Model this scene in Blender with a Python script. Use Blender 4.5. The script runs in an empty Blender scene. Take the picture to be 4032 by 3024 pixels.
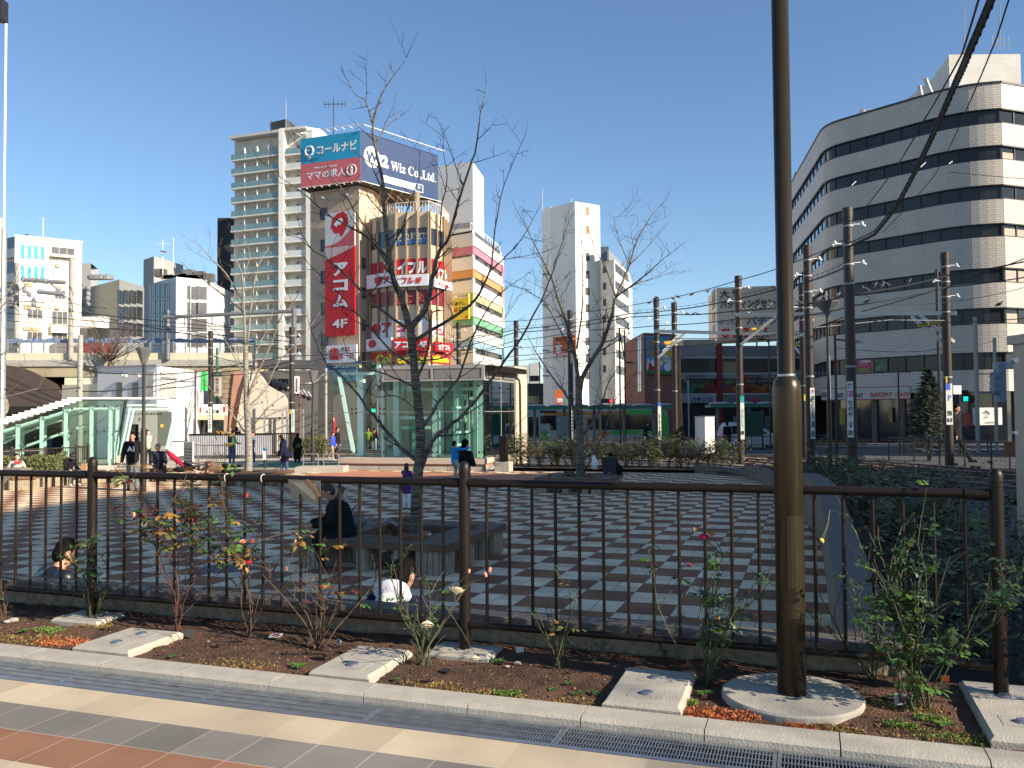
import bpy,math,random
from math import sin,cos,radians,pi,atan2,sqrt,hypot
from mathutils import Vector,Matrix,Quaternion,noise
SC=bpy.context.scene
COL=SC.collection
# ------------------------------------------------------------------ camera
FPX=3390.0;PT=radians(1.8);RL=radians(-0.4354);TH=radians(18.88);CZ=1.51
CAM=Vector((0,0,CZ))
_r=Vector((1,0,0));_u=Vector((0,-sin(PT),cos(PT)));_f=Vector((0,cos(PT),sin(PT)))
_R=_r*cos(RL)+_u*sin(RL);_U=_u*cos(RL)-_r*sin(RL)
cam_d=bpy.data.cameras.new('camera');cam=bpy.data.objects.new('camera',cam_d);COL.objects.link(cam)
cam_d.sensor_width=36.0;cam_d.lens=FPX/4032*36.0;cam_d.clip_start=0.05;cam_d.clip_end=3000
mw=Matrix(((_R.x,_U.x,-_f.x),(_R.y,_U.y,-_f.y),(_R.z,_U.z,-_f.z))).to_4x4();mw.translation=CAM
cam.matrix_world=mw;SC.camera=cam
# ------------------------------------------------------------------ light
SUN_AZ=radians(120);SUN_EL=radians(27)
S=Vector((sin(SUN_AZ)*cos(SUN_EL),cos(SUN_AZ)*cos(SUN_EL),sin(SUN_EL)))
w=bpy.data.worlds.new('World');SC.world=w;w.use_nodes=True
nt=w.node_tree;bg=nt.nodes['Background']
sky=nt.nodes.new('ShaderNodeTexSky');sky.sky_type='NISHITA';sky.sun_disc=False
sky.sun_elevation=SUN_EL;sky.sun_rotation=SUN_AZ;sky.air_density=1.0;sky.dust_density=0.1;sky.ozone_density=4.2
nt.links.new(sky.outputs[0],bg.inputs[0]);bg.inputs[1].default_value=0.092
sd=bpy.data.lights.new('sun','SUN');sd.energy=5.0;sd.angle=radians(0.55);sd.color=(1.0,0.87,0.70)
sun=bpy.data.objects.new('sun',sd);COL.objects.link(sun);sun.rotation_mode='QUATERNION'
sun.rotation_quaternion=S.to_track_quat('Z','Y');sun.location=(30,-20,60)
SC.view_settings.view_transform='Standard';SC.view_settings.look='None'
SC.view_settings.exposure=0.85;SC.view_settings.gamma=1.0
SC.cycles.max_bounces=8;SC.cycles.transparent_max_bounces=16;SC.cycles.use_denoising=True
# ------------------------------------------------------------------ geometry helpers
def ray(sx,sy):
 dx,dy=sx-2016,sy-1512;cr,sr=cos(RL),sin(RL)
 x=cr*dx+sr*dy;y=-sr*dx+cr*dy;c,s=cos(PT),sin(PT)
 return Vector((x,FPX*c+y*s,FPX*s-y*c))/FPX
def at(sx,sy,Y):
 r=ray(sx,sy);return CAM+r*(Y/r.y)
def onz(sx,sy,z):
 r=ray(sx,sy);return CAM+r*((z-CZ)/r.z)
def gz(Y):return-0.606-0.012*min(max(Y,0),130)
def ong(sx,sy):
 r=ray(sx,sy);return CAM+r*((-0.606-CZ)/(r.z+.012*r.y))
def G(X,Y,d=0.0):return Vector((X,Y,gz(Y)+d))
def gat(sx,Y,d=0.0):
 z=gz(Y);sy=1619
 for _ in range(4):
  p=at(sx,sy,Y);sy+=(p.z-z)/Y*FPX
 return Vector((p.x,Y,z+d))
def UV(u,v,z=0.0):return Vector((u*cos(TH)+v*sin(TH),-u*sin(TH)+v*cos(TH),z))
def rc(x0,y0,s):return lambda x,y:(x0+s*x,y0+s*y)
K=1000/2212
r1=rc(0,800,K);r2=rc(800,400,K);r3=rc(1100,900,K);r4=rc(2000,750,K);r5=rc(3000,150,.46655)
r6=rc(2500,1050,K);r7=rc(3200,1100,.45217);b1=rc(0,1350,K);b2=rc(900,1350,K);b3=rc(1800,1500,K)
b4=rc(0,2000,K);b5=rc(900,2000,K);b6=rc(1700,2100,K);b7=rc(2600,2000,.60286);b8=rc(3232,1750,.76775)
z1=rc(0,1650,.22604);z2=rc(450,1650,.22604);z3=rc(2000,1500,.22604);D=rc(0,0,4032/2212)
class MB:
 def __init__(s):s.v=[];s.f=[];s.m=[];s.mi=0
 def add(s,vs,fs):
  b=len(s.v);s.v+=[tuple(p)for p in vs]
  for f in fs:s.f.append(tuple(b+i for i in f));s.m.append(s.mi)
  return s
 def quad(s,a,b,c,d):return s.add([a,b,c,d],[(0,1,2,3)])
 def hexa(s,p):
  return s.add(p,[(3,2,1,0),(4,5,6,7),(0,1,5,4),(1,2,6,5),(2,3,7,6),(3,0,4,7)])
 def box(s,c,d,rz=0.0,bev=0):
  cx,cy,cz=c;hx,hy,hz=d[0]/2,d[1]/2,d[2]/2;ca,sa=cos(rz),sin(rz)
  P=lambda x,y,z:(cx+x*ca-y*sa,cy+x*sa+y*ca,cz+z)
  if not bev:
   return s.hexa([P(-hx,-hy,-hz),P(hx,-hy,-hz),P(hx,hy,-hz),P(-hx,hy,-hz),P(-hx,-hy,hz),P(hx,-hy,hz),P(hx,hy,hz),P(-hx,hy,hz)])
  b=bev;pl=[(-hx,-hy),(hx,-hy),(hx,hy),(-hx,hy)];q=[(-hx+b,-hy+b),(hx-b,-hy+b),(hx-b,hy-b),(-hx+b,hy-b)]
  vs=[P(x,y,-hz)for x,y in pl]+[P(x,y,hz-b)for x,y in pl]+[P(x,y,hz)for x,y in q]
  return s.add(vs,[(3,2,1,0)]+[(i,(i+1)%4,4+(i+1)%4,4+i)for i in range(4)]+[(4+i,4+(i+1)%4,8+(i+1)%4,8+i)for i in range(4)]+[(8,9,10,11)])
 def prism(s,poly,z0,z1):
  n=len(poly);a=sum(poly[i][0]*poly[(i+1)%n][1]-poly[(i+1)%n][0]*poly[i][1]for i in range(n))
  if a<0:poly=poly[::-1]
  f0=(lambda x,y:z0)if not callable(z0)else z0
  f1=(lambda x,y:z1)if not callable(z1)else z1
  vs=[(p[0],p[1],f0(p[0],p[1]))for p in poly]+[(p[0],p[1],f1(p[0],p[1]))for p in poly]
  return s.add(vs,[tuple(range(n))[::-1],tuple(range(n,2*n))]+[(i,(i+1)%n,n+(i+1)%n,n+i)for i in range(n)])
 def tube(s,pts,r,n=8,cap=True):
  pts=[Vector(p)for p in pts];k=len(pts)
  rs=r if isinstance(r,(list,tuple))else[r]*k
  vs=[];t0=(pts[1]-pts[0]).normalized();a=t0 .orthogonal().normalized()
  for i,p in enumerate(pts):
   t=((pts[min(i+1,k-1)]-pts[max(i-1,0)])).normalized()
   a=(a-t*a.dot(t));a=a.normalized()if a.length>1e-6 else t.orthogonal().normalized()
   b=t.cross(a)
   for j in range(n):
    w_=2*pi*j/n;vs.append(p+(a*cos(w_)+b*sin(w_))*rs[i])
  fs=[(i*n+j,i*n+(j+1)%n,(i+1)*n+(j+1)%n,(i+1)*n+j)for i in range(k-1)for j in range(n)]
  if cap:fs+=[tuple(range(n))[::-1],tuple(range((k-1)*n,k*n))]
  return s.add(vs,fs)
 def cyl(s,a,b,r0,r1=None,n=12):return s.tube([a,b],[r0,r0 if r1 is None else r1],n)
 def lathe(s,prof,c,n=24):
  vs=[];k=len(prof)
  for r,z in prof:
   for j in range(n):vs.append((c[0]+r*cos(2*pi*j/n),c[1]+r*sin(2*pi*j/n),c[2]+z))
  fs=[(i*n+j,i*n+(j+1)%n,(i+1)*n+(j+1)%n,(i+1)*n+j)for i in range(k-1)for j in range(n)]
  fs+=[tuple(range(n))[::-1],tuple(range((k-1)*n,k*n))]
  return s.add(vs,fs)
 def ell(s,c,r,n=12,m=8,q=None):
  c=Vector(c);r=(r,r,r)if not isinstance(r,(tuple,list))else r
  vs=[]
  for i in range(1,m):
   ph=pi*i/m
   for j in range(n):
    p=Vector((r[0]*sin(ph)*cos(2*pi*j/n),r[1]*sin(ph)*sin(2*pi*j/n),r[2]*cos(ph)))
    if q:p=q@p
    vs.append(c+p)
  T=Vector((0,0,r[2]));T=q@T if q else T
  vs+=[c+T,c-T];a=len(vs)-2
  fs=[(i*n+j,(i+1)*n+j,(i+1)*n+(j+1)%n,i*n+(j+1)%n)for i in range(m-2)for j in range(n)]
  fs+=[(a,j,(j+1)%n)for j in range(n)]+[(a+1,(m-2)*n+(j+1)%n,(m-2)*n+j)for j in range(n)]
  return s.add(vs,fs)
 def caps(s,a,b,r0,r1,n=10):
  a=Vector(a);b=Vector(b);d=b-a
  if d.length<1e-5:return s.ell(a,r0)
  t=d.normalized();P=[];Rr=[]
  for k in(-.95,-.7,-.35):P.append(a+t*r0*k);Rr.append(r0*sqrt(1-k*k))
  P.append(a);Rr.append(r0);P.append(b);Rr.append(r1)
  for k in(.35,.7,.95):P.append(b+t*r1*k);Rr.append(r1*sqrt(1-k*k))
  return s.tube(P,Rr,n)
 def build(s,name,mats,parent=None,smooth=False,uv=False,org=None):
  me=bpy.data.meshes.new(name)
  if org is None:org=parent['_o']if parent is not None and '_o' in parent else(0,0,0)
  ox,oy,oz=org
  me.from_pydata([(x-ox,y-oy,z-oz)for x,y,z in s.v],[],s.f)
  mats=mats if isinstance(mats,(list,tuple))else[mats]
  for m in mats:me.materials.append(m)
  if len(mats)>1:me.polygons.foreach_set('material_index',s.m)
  if smooth:
   me.polygons.foreach_set('use_smooth',[True]*len(s.f))
   if smooth!='all':me.set_sharp_from_angle(angle=radians(38))
  if uv:
   l=me.uv_layers.new(name='UVMap').data
   for p in me.polygons:
    n=p.normal
    if abs(n.z)>.8:t=Vector((1,0,0));b=Vector((0,1,0))
    else:t=Vector((-n.y,n.x,0)).normalized();b=Vector((0,0,1))
    for li in p.loop_indices:
     c=me.vertices[me.loops[li].vertex_index].co;l[li].uv=(c.dot(t),c.dot(b))
  me.update()
  o=bpy.data.objects.new(name,me);COL.objects.link(o)
  if parent is not None:o.parent=parent
  else:o.location=org
  o['_o']=tuple(org)
  return o
class W:
 pass
def tag(o,label=None,cat=None,group=None,kind=None):
 if label:o['label']=label
 if cat:o['category']=cat
 if group:o['group']=group
 if kind:o['kind']=kind
 return o
def thing(name,label,cat,loc=(0,0,0),group=None):
 o=bpy.data.objects.new(name,None);COL.objects.link(o);o.location=loc;o['_o']=tuple(loc)
 o.empty_display_size=.2
 return tag(o,label,cat,group)
def struct(o):o['kind']='structure';return o
def dup(root,loc,rz=0.0,label=None,sc=1.0):
 def cp(o,par):
  c=o.copy();COL.objects.link(c)
  if par is not None:c.parent=par
  for ch in[x for x in CH.get(o.name,[])]:cp(ch,c)
  return c
 r=cp(root,None);r.location=loc;r.rotation_euler=(0,0,rz);r.scale=(sc,sc,sc)
 if label:r['label']=label
 return r
CH={}
def reg(root):
 CH[root.name]=list(root.children)
 for c in root.children:reg(c)
# ------------------------------------------------------------------ materials
def newmat(name):
 m=bpy.data.materials.new(name);m.use_nodes=True;return m,m.node_tree.nodes,m.node_tree.links,m.node_tree.nodes['Principled BSDF']
def noise_mul(n,l,col,var,scale,coord='Object',detail=4):
 tc=n.new('ShaderNodeTexCoord');no=n.new('ShaderNodeTexNoise');no.inputs['Scale'].default_value=scale;no.inputs['Detail'].default_value=detail
 l.new(tc.outputs[coord],no.inputs['Vector'])
 mr=n.new('ShaderNodeMapRange');mr.inputs[1].default_value=.25;mr.inputs[2].default_value=.75
 mr.inputs[3].default_value=1-var;mr.inputs[4].default_value=1+var;l.new(no.outputs[0],mr.inputs[0])
 mx=n.new('ShaderNodeVectorMath');mx.operation='SCALE'
 if isinstance(col,tuple):mx.inputs[0].default_value=col
 else:l.new(col,mx.inputs[0])
 l.new(mr.outputs[0],mx.inputs[3]);return mx.outputs[0],no
def M(name,col,rough=.75,metal=0.0,var=.1,scale=3.0,bump=0.0,bscale=None,spec=.5,emit=0):
 m,n,l,b=newmat(name)
 if var:
  o,no=noise_mul(n,l,tuple(col),var,scale);l.new(o,b.inputs['Base Color'])
 else:b.inputs['Base Color'].default_value=(*col,1)
 b.inputs['Roughness'].default_value=rough;b.inputs['Metallic'].default_value=metal;b.inputs['Specular IOR Level'].default_value=spec
 if bump:
  t=n.new('ShaderNodeTexCoord');q=n.new('ShaderNodeTexNoise');q.inputs['Scale'].default_value=bscale or scale*6;q.inputs['Detail'].default_value=6
  l.new(t.outputs['Object'],q.inputs['Vector']);bp=n.new('ShaderNodeBump');bp.inputs['Strength'].default_value=bump;bp.inputs['Distance'].default_value=.02
  l.new(q.outputs[0],bp.inputs['Height']);l.new(bp.outputs[0],b.inputs['Normal'])
 if emit:b.inputs['Emission Color'].default_value=(*col,1);b.inputs['Emission Strength'].default_value=emit
 return m
def brick(name,c1,mortar,bw=.4,bh=.1,ms=.01,rough=.6,var=.08,c2=None,off=.5,stain=.12):
 m,n,l,b=newmat(name)
 u=n.new('ShaderNodeUVMap');t=n.new('ShaderNodeTexBrick');t.offset=off
 l.new(u.outputs[0],t.inputs['Vector']);t.inputs['Scale'].default_value=1
 t.inputs['Brick Width'].default_value=bw;t.inputs['Row Height'].default_value=bh;t.inputs['Mortar Size'].default_value=ms
 t.inputs['Color1'].default_value=(*c1,1);t.inputs['Color2'].default_value=(*(c2 or tuple(x*(1-var)for x in c1)),1);t.inputs['Mortar'].default_value=(*mortar,1)
 o,_=noise_mul(n,l,t.outputs[0],stain,.6);l.new(o,b.inputs['Base Color']);b.inputs['Roughness'].default_value=rough
 return m
def glass(name,tint,refl=.25,rough=.02):
 m,n,l,b=newmat(name);out=n['Material Output'];n.remove(b)
 tr=n.new('ShaderNodeBsdfTransparent');tr.inputs[0].default_value=(*tint,1)
 gl=n.new('ShaderNodeBsdfGlossy');gl.inputs[1].default_value=rough;gl.inputs[0].default_value=(.9,1,.97,1)
 lw=n.new('ShaderNodeLayerWeight');lw.inputs[0].default_value=refl
 mx=n.new('ShaderNodeMixShader');l.new(lw.outputs['Fresnel'],mx.inputs[0]);l.new(tr.outputs[0],mx.inputs[1]);l.new(gl.outputs[0],mx.inputs[2]);l.new(mx.outputs[0],out.inputs[0])
 return m
def speckle(name,base,spots,scale=60,thr=.62,rough=.9,bump=.6,big=None):
 m,n,l,b=newmat(name);o,_=noise_mul(n,l,tuple(base),.45,5)
 if big:
  t0=n.new('ShaderNodeTexCoord');q0=n.new('ShaderNodeTexNoise');q0 .inputs['Scale'].default_value=1.7;q0 .inputs['Detail'].default_value=5;l.new(t0 .outputs['Object'],q0 .inputs[0])
  mr0=n.new('ShaderNodeMapRange');mr0 .inputs[1].default_value=.5;mr0 .inputs[2].default_value=.62;l.new(q0 .outputs[0],mr0 .inputs[0])
  m0=n.new('ShaderNodeMix');m0 .data_type='RGBA';l.new(mr0 .outputs[0],m0 .inputs[0]);l.new(o,m0 .inputs[6]);m0 .inputs[7].default_value=(*big,1);o=m0 .outputs[2]
 t=n.new('ShaderNodeTexCoord');q=n.new('ShaderNodeTexNoise');q.inputs['Scale'].default_value=scale;q.inputs['Detail'].default_value=3;l.new(t.outputs['Object'],q.inputs[0])
 mr=n.new('ShaderNodeMapRange');mr.inputs[1].default_value=thr;mr.inputs[2].default_value=thr+.04;l.new(q.outputs[0],mr.inputs[0])
 mx=n.new('ShaderNodeMix');mx.data_type='RGBA';l.new(mr.outputs[0],mx.inputs[0]);l.new(o,mx.inputs[6]);mx.inputs[7].default_value=(*spots,1)
 l.new(mx.outputs[2],b.inputs['Base Color']);b.inputs['Roughness'].default_value=rough
 bp=n.new('ShaderNodeBump');bp.inputs['Strength'].default_value=bump;bp.inputs['Distance'].default_value=.02;l.new(q.outputs[0],bp.inputs['Height']);l.new(bp.outputs[0],b.inputs['Normal'])
 return m
def mathn(n,l,op,a,b_=None):
 q=n.new('ShaderNodeMath');q.operation=op
 for i,x in enumerate((a,b_)):
  if x is None:continue
  if isinstance(x,(int,float)):q.inputs[i].default_value=x
  else:l.new(x,q.inputs[i])
 return q.outputs[0]
def tilemat(name,kind):
 m,n,l,b=newmat(name);g=n.new('ShaderNodeNewGeometry');rot=n.new('ShaderNodeVectorRotate');rot.rotation_type='Z_AXIS';rot.inputs['Angle'].default_value=TH
 l.new(g.outputs['Position'],rot.inputs[0]);sp=n.new('ShaderNodeSeparateXYZ');l.new(rot.outputs[0],sp.inputs[0]);u,v=sp.outputs[0],sp.outputs[1]
 cell=.6 if kind=='checker' else.3
 if kind=='checker':
  u=mathn(n,l,'ADD',u,.243+60);v=mathn(n,l,'ADD',v,.182+60)
 else:
  u=mathn(n,l,'ADD',u,60.1);v=mathn(n,l,'ADD',v,30-.0)
  v=mathn(n,l,'SUBTRACT',v,3.885)
 cu=mathn(n,l,'FLOOR',mathn(n,l,'DIVIDE',u,cell));cv=mathn(n,l,'FLOOR',mathn(n,l,'DIVIDE',v,cell))
 def line(x,per,wd):
  f=mathn(n,l,'PINGPONG',mathn(n,l,'ADD',x,0),per/2);return mathn(n,l,'LESS_THAN',f,wd)
 def mix(fac,a,c):
  q=n.new('ShaderNodeMix');q.data_type='RGBA';l.new(fac,q.inputs[0])
  for s_,x in((6,a),(7,c)):
   if isinstance(x,tuple):q.inputs[s_].default_value=(*x,1)
   else:l.new(x,q.inputs[s_])
  return q.outputs[2]
 if kind=='checker':
  par=mathn(n,l,'MODULO',mathn(n,l,'ADD',cu,cv),2)
  c=mix(par,(.78,.61,.40),(.30,.145,.078));gr=(.17,.13,.10);gw=.004
 else:
  k4=mathn(n,l,'MODULO',cv,4)
  a=mathn(n,l,'COMPARE',k4,3);c=(.50,.42,.30)
  is0=n.new('ShaderNodeMath');is0 .operation='COMPARE';l.new(k4,is0 .inputs[0]);is0 .inputs[1].default_value=BAND_G;is0 .inputs[2].default_value=.1
  is1=n.new('ShaderNodeMath');is1 .operation='COMPARE';l.new(k4,is1 .inputs[0]);is1 .inputs[1].default_value=BAND_R;is1 .inputs[2].default_value=.1
  c=mix(is0 .outputs[0],(.50,.41,.29),(.21,.195,.175));c=mix(is1 .outputs[0],c,(.30,.155,.095));gr=(.5,.42,.32);gw=.0022
 gu=line(u,.3,gw);gv=line(v,.3,gw)
 grt=mathn(n,l,'MAXIMUM',gu,gv);c=mix(grt,c,gr)
 comb=n.new('ShaderNodeCombineXYZ');l.new(mathn(n,l,'FLOOR',mathn(n,l,'DIVIDE',u,.3)),comb.inputs[0]);l.new(mathn(n,l,'FLOOR',mathn(n,l,'DIVIDE',v,.3)),comb.inputs[1])
 wn=n.new('ShaderNodeTexWhiteNoise');wn.noise_dimensions='2D';l.new(comb.outputs[0],wn.inputs[0])
 tone=n.new('ShaderNodeMapRange');tone.inputs[3].default_value=.84;tone.inputs[4].default_value=1.14;l.new(wn.outputs[0],tone.inputs[0])
 q=n.new('ShaderNodeTexNoise');q.inputs['Scale'].default_value=160;q.inputs['Detail'].default_value=2;l.new(g.outputs['Position'],q.inputs[0])
 q2=n.new('ShaderNodeTexNoise');q2 .inputs['Scale'].default_value=1.3;q2 .inputs['Detail'].default_value=6;l.new(g.outputs['Position'],q2 .inputs[0])
 s1=mathn(n,l,'MULTIPLY',tone.outputs[0],mathn(n,l,'ADD',mathn(n,l,'MULTIPLY',q.outputs[0],.5),.75))
 s2=mathn(n,l,'MULTIPLY',s1,mathn(n,l,'ADD',mathn(n,l,'MULTIPLY',q2 .outputs[0],.9),.55))
 vm=n.new('ShaderNodeVectorMath');vm.operation='SCALE';l.new(c,vm.inputs[0]);l.new(s2,vm.inputs[3]);l.new(vm.outputs[0],b.inputs['Base Color'])
 b.inputs['Roughness'].default_value=.9;b.inputs['Specular IOR Level'].default_value=.12
 bp=n.new('ShaderNodeBump');bp.inputs['Strength'].default_value=.25;bp.inputs['Distance'].default_value=.003;l.new(q.outputs[0],bp.inputs['Height']);l.new(bp.outputs[0],b.inputs['Normal'])
 return m
BAND_G,BAND_R=2,1
RN=random.Random(7)
m_brown=M('brown_paint',(.014,.009,.0065),.42,.0,.12,20,.12,60,spec=.3)
m_pole=M('pole_paint',(.030,.019,.014),.5,0,.22,3)
m_bronze=M('bronze_paint',(.050,.038,.022),.30,.5,.1,40,.06,300)
m_conc=M('concrete',(.40,.37,.31),.9,0,.13,9,.25,90)
m_concd=M('concrete_worn',(.36,.34,.30),.9,0,.2,7,.35,70)
m_steel=M('galvanised',(.42,.44,.46),.38,.85,.2,14)
m_black=M('black_void',(.01,.01,.01),.9,0,0)
m_white=M('white_paint',(.78,.77,.74),.6,0,.05,2)
m_whitew=M('white_wall',(.80,.77,.70),.8,0,.07,.5)
m_grey=M('grey_metal',(.30,.31,.32),.5,.3,.12,2)
m_funnel=M('lamp_post_brown',(.035,.026,.018),.4,.2,.1,10)
m_dark=M('dark_metal',(.03,.03,.032),.45,.2,.1,4)
m_pane=M('window_glass',(.02,.025,.03),.06,0,.3,.35,spec=1.0)
m_pane2=M('window_glass_blind',(.12,.115,.105),.12,0,.4,.5,spec=.9)
m_frame=M('window_frame',(.05,.05,.05),.5,.3,0)
m_red=M('red_print',(.60,.012,.02),.5,0,.04,1)
m_wt=M('white_print',(.82,.82,.82),.5,0,0)
m_blk=M('black_print',(.015,.015,.015),.6,0,0)
# ------------------------------------------------------------------ ground, pavement, kerb, drain, soil
N=24;mb=MB();YS=[-60,-20,0,20,40,60,80,100,130,180,260,420];XS=[-420,-150,-60,-20,0,20,60,150,420]
for i in range(len(YS)-1):
 for j in range(len(XS)-1):
  a,b,c,d=YS[i],YS[i+1],XS[j],XS[j+1]
  mb.quad((c,a,gz(a)-.02),(d,a,gz(a)-.02),(d,b,gz(b)-.02),(c,b,gz(b)-.02))
m_asph=M('asphalt',(.075,.075,.078),.9,0,.2,2,.3,120)
struct(mb.build('ground',m_asph))
m_check=tilemat('plaza_slabs','checker');m_walk=tilemat('walk_slabs','rows')
def sheet(name,poly,d,mat,n=6,kind='structure'):
 mb=MB();k=len(poly);mb.add([(p[0],p[1],gz(p[1])+d)for p in poly],[tuple(range(k))]);o=mb.build(name,mat);o['kind']=kind;return o
pz=[UV(-45,5.42),UV(.2,5.42),UV(.2,15),UV(-.3,22),UV(-1.2,31.5),UV(-4.2,34.9),UV(-30,34.2),UV(-45,33.5)]
sheet('plaza_paving',[(p.x,p.y)for p in pz],0.0,m_check)
m_terra=M('terracotta_paving',(.46,.19,.11),.85,0,.12,2)
q=[ong(1180,1875),ong(1330,1852),ong(2100,1868),ong(2400,1868),ong(2270,1893),ong(2120,1895),ong(1180,1888)]
sheet('terracotta_paving',[(p.x,p.y)for p in q],.004,m_terra)
m_cream=M('cream_paving',(.50,.43,.33),.85,0,.12,2)
q=[G(-60,39.5),G(-9,39.5),G(-9,52),G(-60,54)]
sheet('station_paving',[(p.x,p.y)for p in q],.004,m_cream)
m_grn=M('green_paint_road',(.06,.20,.11),.8,0,.15,2)
q=[G(-12.5,41),G(-7.5,41),G(-7.8,47.5),G(-13.5,47.5)]
sheet('green_road_marking',[(p.x,p.y)for p in q],.010,m_grn)
# street beyond the rails
q=[(-60,64.5),(60,64.5),(60,70),(-60,70)]
m_pave=M('pavement_slabs',(.26,.25,.23),.9,0,.15,1.5)
sheet('pavement',q,.008,m_pave)
mb=MB()
for i in range(9):
 a=gat(3640+i*45,56.0+i*.1);mb.quad((a.x,56,gz(56)+.012),(a.x+.45,56,gz(56)+.012),(a.x+1.7,60,gz(60)+.012),(a.x+1.25,60,gz(60)+.012))
struct(mb.build('crossing_marking',m_white))
# near terrace
Z0=-.05
mb=MB();P=lambda u,v,z:tuple(UV(u,v,z))
mb.quad(P(-30,-14,Z0),P(20,-14,Z0),P(20,3.885,Z0),P(-30,3.885,Z0));struct(mb.build('pavement',m_walk))
mb=MB()
for k in range(-20,20):
 a=k*.6+.12;b=a+.594
 for(v0,v1,zz0,zz1)in((4.165,4.34,-.3,.0),):
  j=.010
  mb.add([P(a,v0,-.3),P(b,v0,-.3),P(b,v1,-.3),P(a,v1,-.3),P(a,v0+.0,-.018),P(b,v0,-.018),P(b,v0+.02,.0),P(a,v0+.02,.0),P(b,v1,.0),P(a,v1,.0)],[(0,1,5,4),(4,5,6,7),(7,6,8,9),(1,2,8,6,5),(2,3,9,8),(3,0,4,7,9)])
o=struct(mb.build('kerb',m_conc))
mb=MB();mb.quad(P(-30,3.8,-.16),P(20,3.8,-.16),P(20,4.2,-.16),P(-30,4.2,-.16));mb.quad(P(-30,3.887,-.4),P(20,3.887,-.4),P(20,3.887,Z0-.001),P(-30,3.887,Z0-.001))
struct(mb.build('drain_channel',m_black))
def grate():
 g=thing('drain_grate','','drain grate',(0,0,0),'steel drain grates set along the kerb')
 mb=MB();L=.996;rz=0
 mb.box((L/2,.016,-.012),(L,.03,.024));mb.box((L/2,.259,-.012),(L,.03,.024));mb.box((L/2,.2795,-.0055),(L,.01,.004))
 mb.box((.006,.1375,-.013),(.012,.212,.02));mb.box((L-.006,.1375,-.013),(.012,.212,.02))
 mb.build('frame',m_steel,g)
 mb=MB()
 for i in range(1,66):mb.box((i*L/66,.1375,-.012),(.0055,.2125,.018))
 mb.build('bars',m_steel,g)
 mb=MB()
 for y in(.075,.1375,.2):mb.cyl((.012,y,-.0015),(L-.012,y,-.0015),.0032,n=6)
 mb.build('cross_rods',m_steel,g);reg(g);return g
g0=grate()
lab=['leftmost in view, hazy grey film','second from the left edge of the walk','in front of the leftmost concrete pad','third kerb block right of the left pad','left of the crumpled dry leaf','by the red petals','in front of the middle concrete pad','below the pad with white rose shadow','in front of the bare soil','left of the right pad','in front of the lamp pole','rightmost in view, dark slots']
for i,k in enumerate(range(-7,5)):
 a=k*1.0-.15;p=UV(a,3.888,Z0+.002)
 o=g0 if i==0 else dup(g0,p,-TH)
 o.location=p;o.rotation_euler=(0,0,-TH);o['label']='steel drain grate along the kerb, '+lab[i]
# soil
def nz(x,y,s=1.0):return noise.noise(Vector((x*s,y*s,3.1)))
mb=MB();nu,nv=330,34;u0,u1,v0,v1=-8.5,4.2,4.30,5.32
for i in range(nu+1):
 for j in range(nv+1):
  u=u0+(u1-u0)*i/nu;v=v0+(v1-v0)*j/nv
  h=-.022+.016*nz(u,v,2.2)+.014*nz(u,v,9)+.008*nz(u,v,27)+.005*nz(u,v,60)+.02*max(0,(v-5.0)/.3)
  if j==0:h=-.04
  mb.v.append(P(u,v,h))
for i in range(nu):
 for j in range(nv):
  a=i*(nv+1)+j;mb.f.append((a,a+nv+1,a+nv+2,a+1));mb.m.append(0)
m_soil=speckle('soil',(.080,.040,.022),(.20,.12,.07),75,.64,.95,1.0,big=(.12,.060,.032))
struct(mb.build('soil',m_soil,smooth=True))
# litter: crumbs, chips of bark, dry leaf bits, perlite specks
def litter(name,n,mat,s0,s1,area,seed,flat=.35,lift=0.0,kindname='stuff',clump=None):
 R_=random.Random(seed);mb=MB()
 for _ in range(n):
  if clump:
   cu,cv,cr=R_.choice(clump);a=R_.uniform(0,6.28);rr=cr*sqrt(R_.random());u=cu+rr*cos(a)*1.4;v=cv+rr*sin(a)*.6
  else:u=R_.uniform(area[0],area[1]);v=R_.uniform(area[2],area[3])
  if v<4.35 or v>5.3:continue
  c=UV(u,v,-.022+.016*nz(u,v,2.2)+.014*nz(u,v,9)+.008*nz(u,v,27)+lift*R_.random());s_=R_.uniform(s0,s1)
  a=Vector((R_.gauss(0,1),R_.gauss(0,1),R_.gauss(0,flat))).normalized()*s_;b=Vector((R_.gauss(0,1),R_.gauss(0,1),R_.gauss(0,flat))).normalized()*s_*.6
  mb.add([c-a,c+b*.7,c+a,c-b+Vector((0,0,s_*.3))],[(0,1,2),(0,2,3)])
 o=mb.build(name,mat);tag(o,None,None,None,'stuff');return o
litter('soil_crumbs',9000,M('crumb_dark',(.09,.047,.028),.95,0,.5,30),.005,.014,(u0,u1,4.36,5.3),1)
litter('bark_litter',5200,M('crumb_tan',(.17,.085,.045),.9,0,.6,25),.005,.016,(u0,u1,4.36,5.3),2)
litter('perlite_specks',1500,M('perlite',(.62,.52,.40),.9,0,.2,25),.003,.006,(u0,u1,4.36,5.3),3)
mcl=[(-6.0,4.7,.3),(-5.4,4.55,.3),(-5.0,4.5,.22),(-4.9,4.95,.12),(-3.3,4.45,.2),(-2.0,4.42,.15),(-1.6,4.4,.12),(-1.1,4.4,.15),(.1,4.42,.1),(.55,4.5,.22),(.75,4.5,.1),(.45,4.85,.12)]
litter('moss_patch',5200,M('moss_gold',(.26,.17,.045),.9,0,.6,20),.004,.010,None,4,1.2,.012,clump=mcl)
litter('sedum_patch',3800,M('sedum_red',(.42,.13,.045),.9,0,.5,20),.004,.011,None,5,1.2,.02,clump=[(-.55,4.46,.16),(-.4,4.44,.12),(-4.75,4.52,.16),(-5.9,4.5,.15),(-.05,4.4,.06)])
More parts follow.
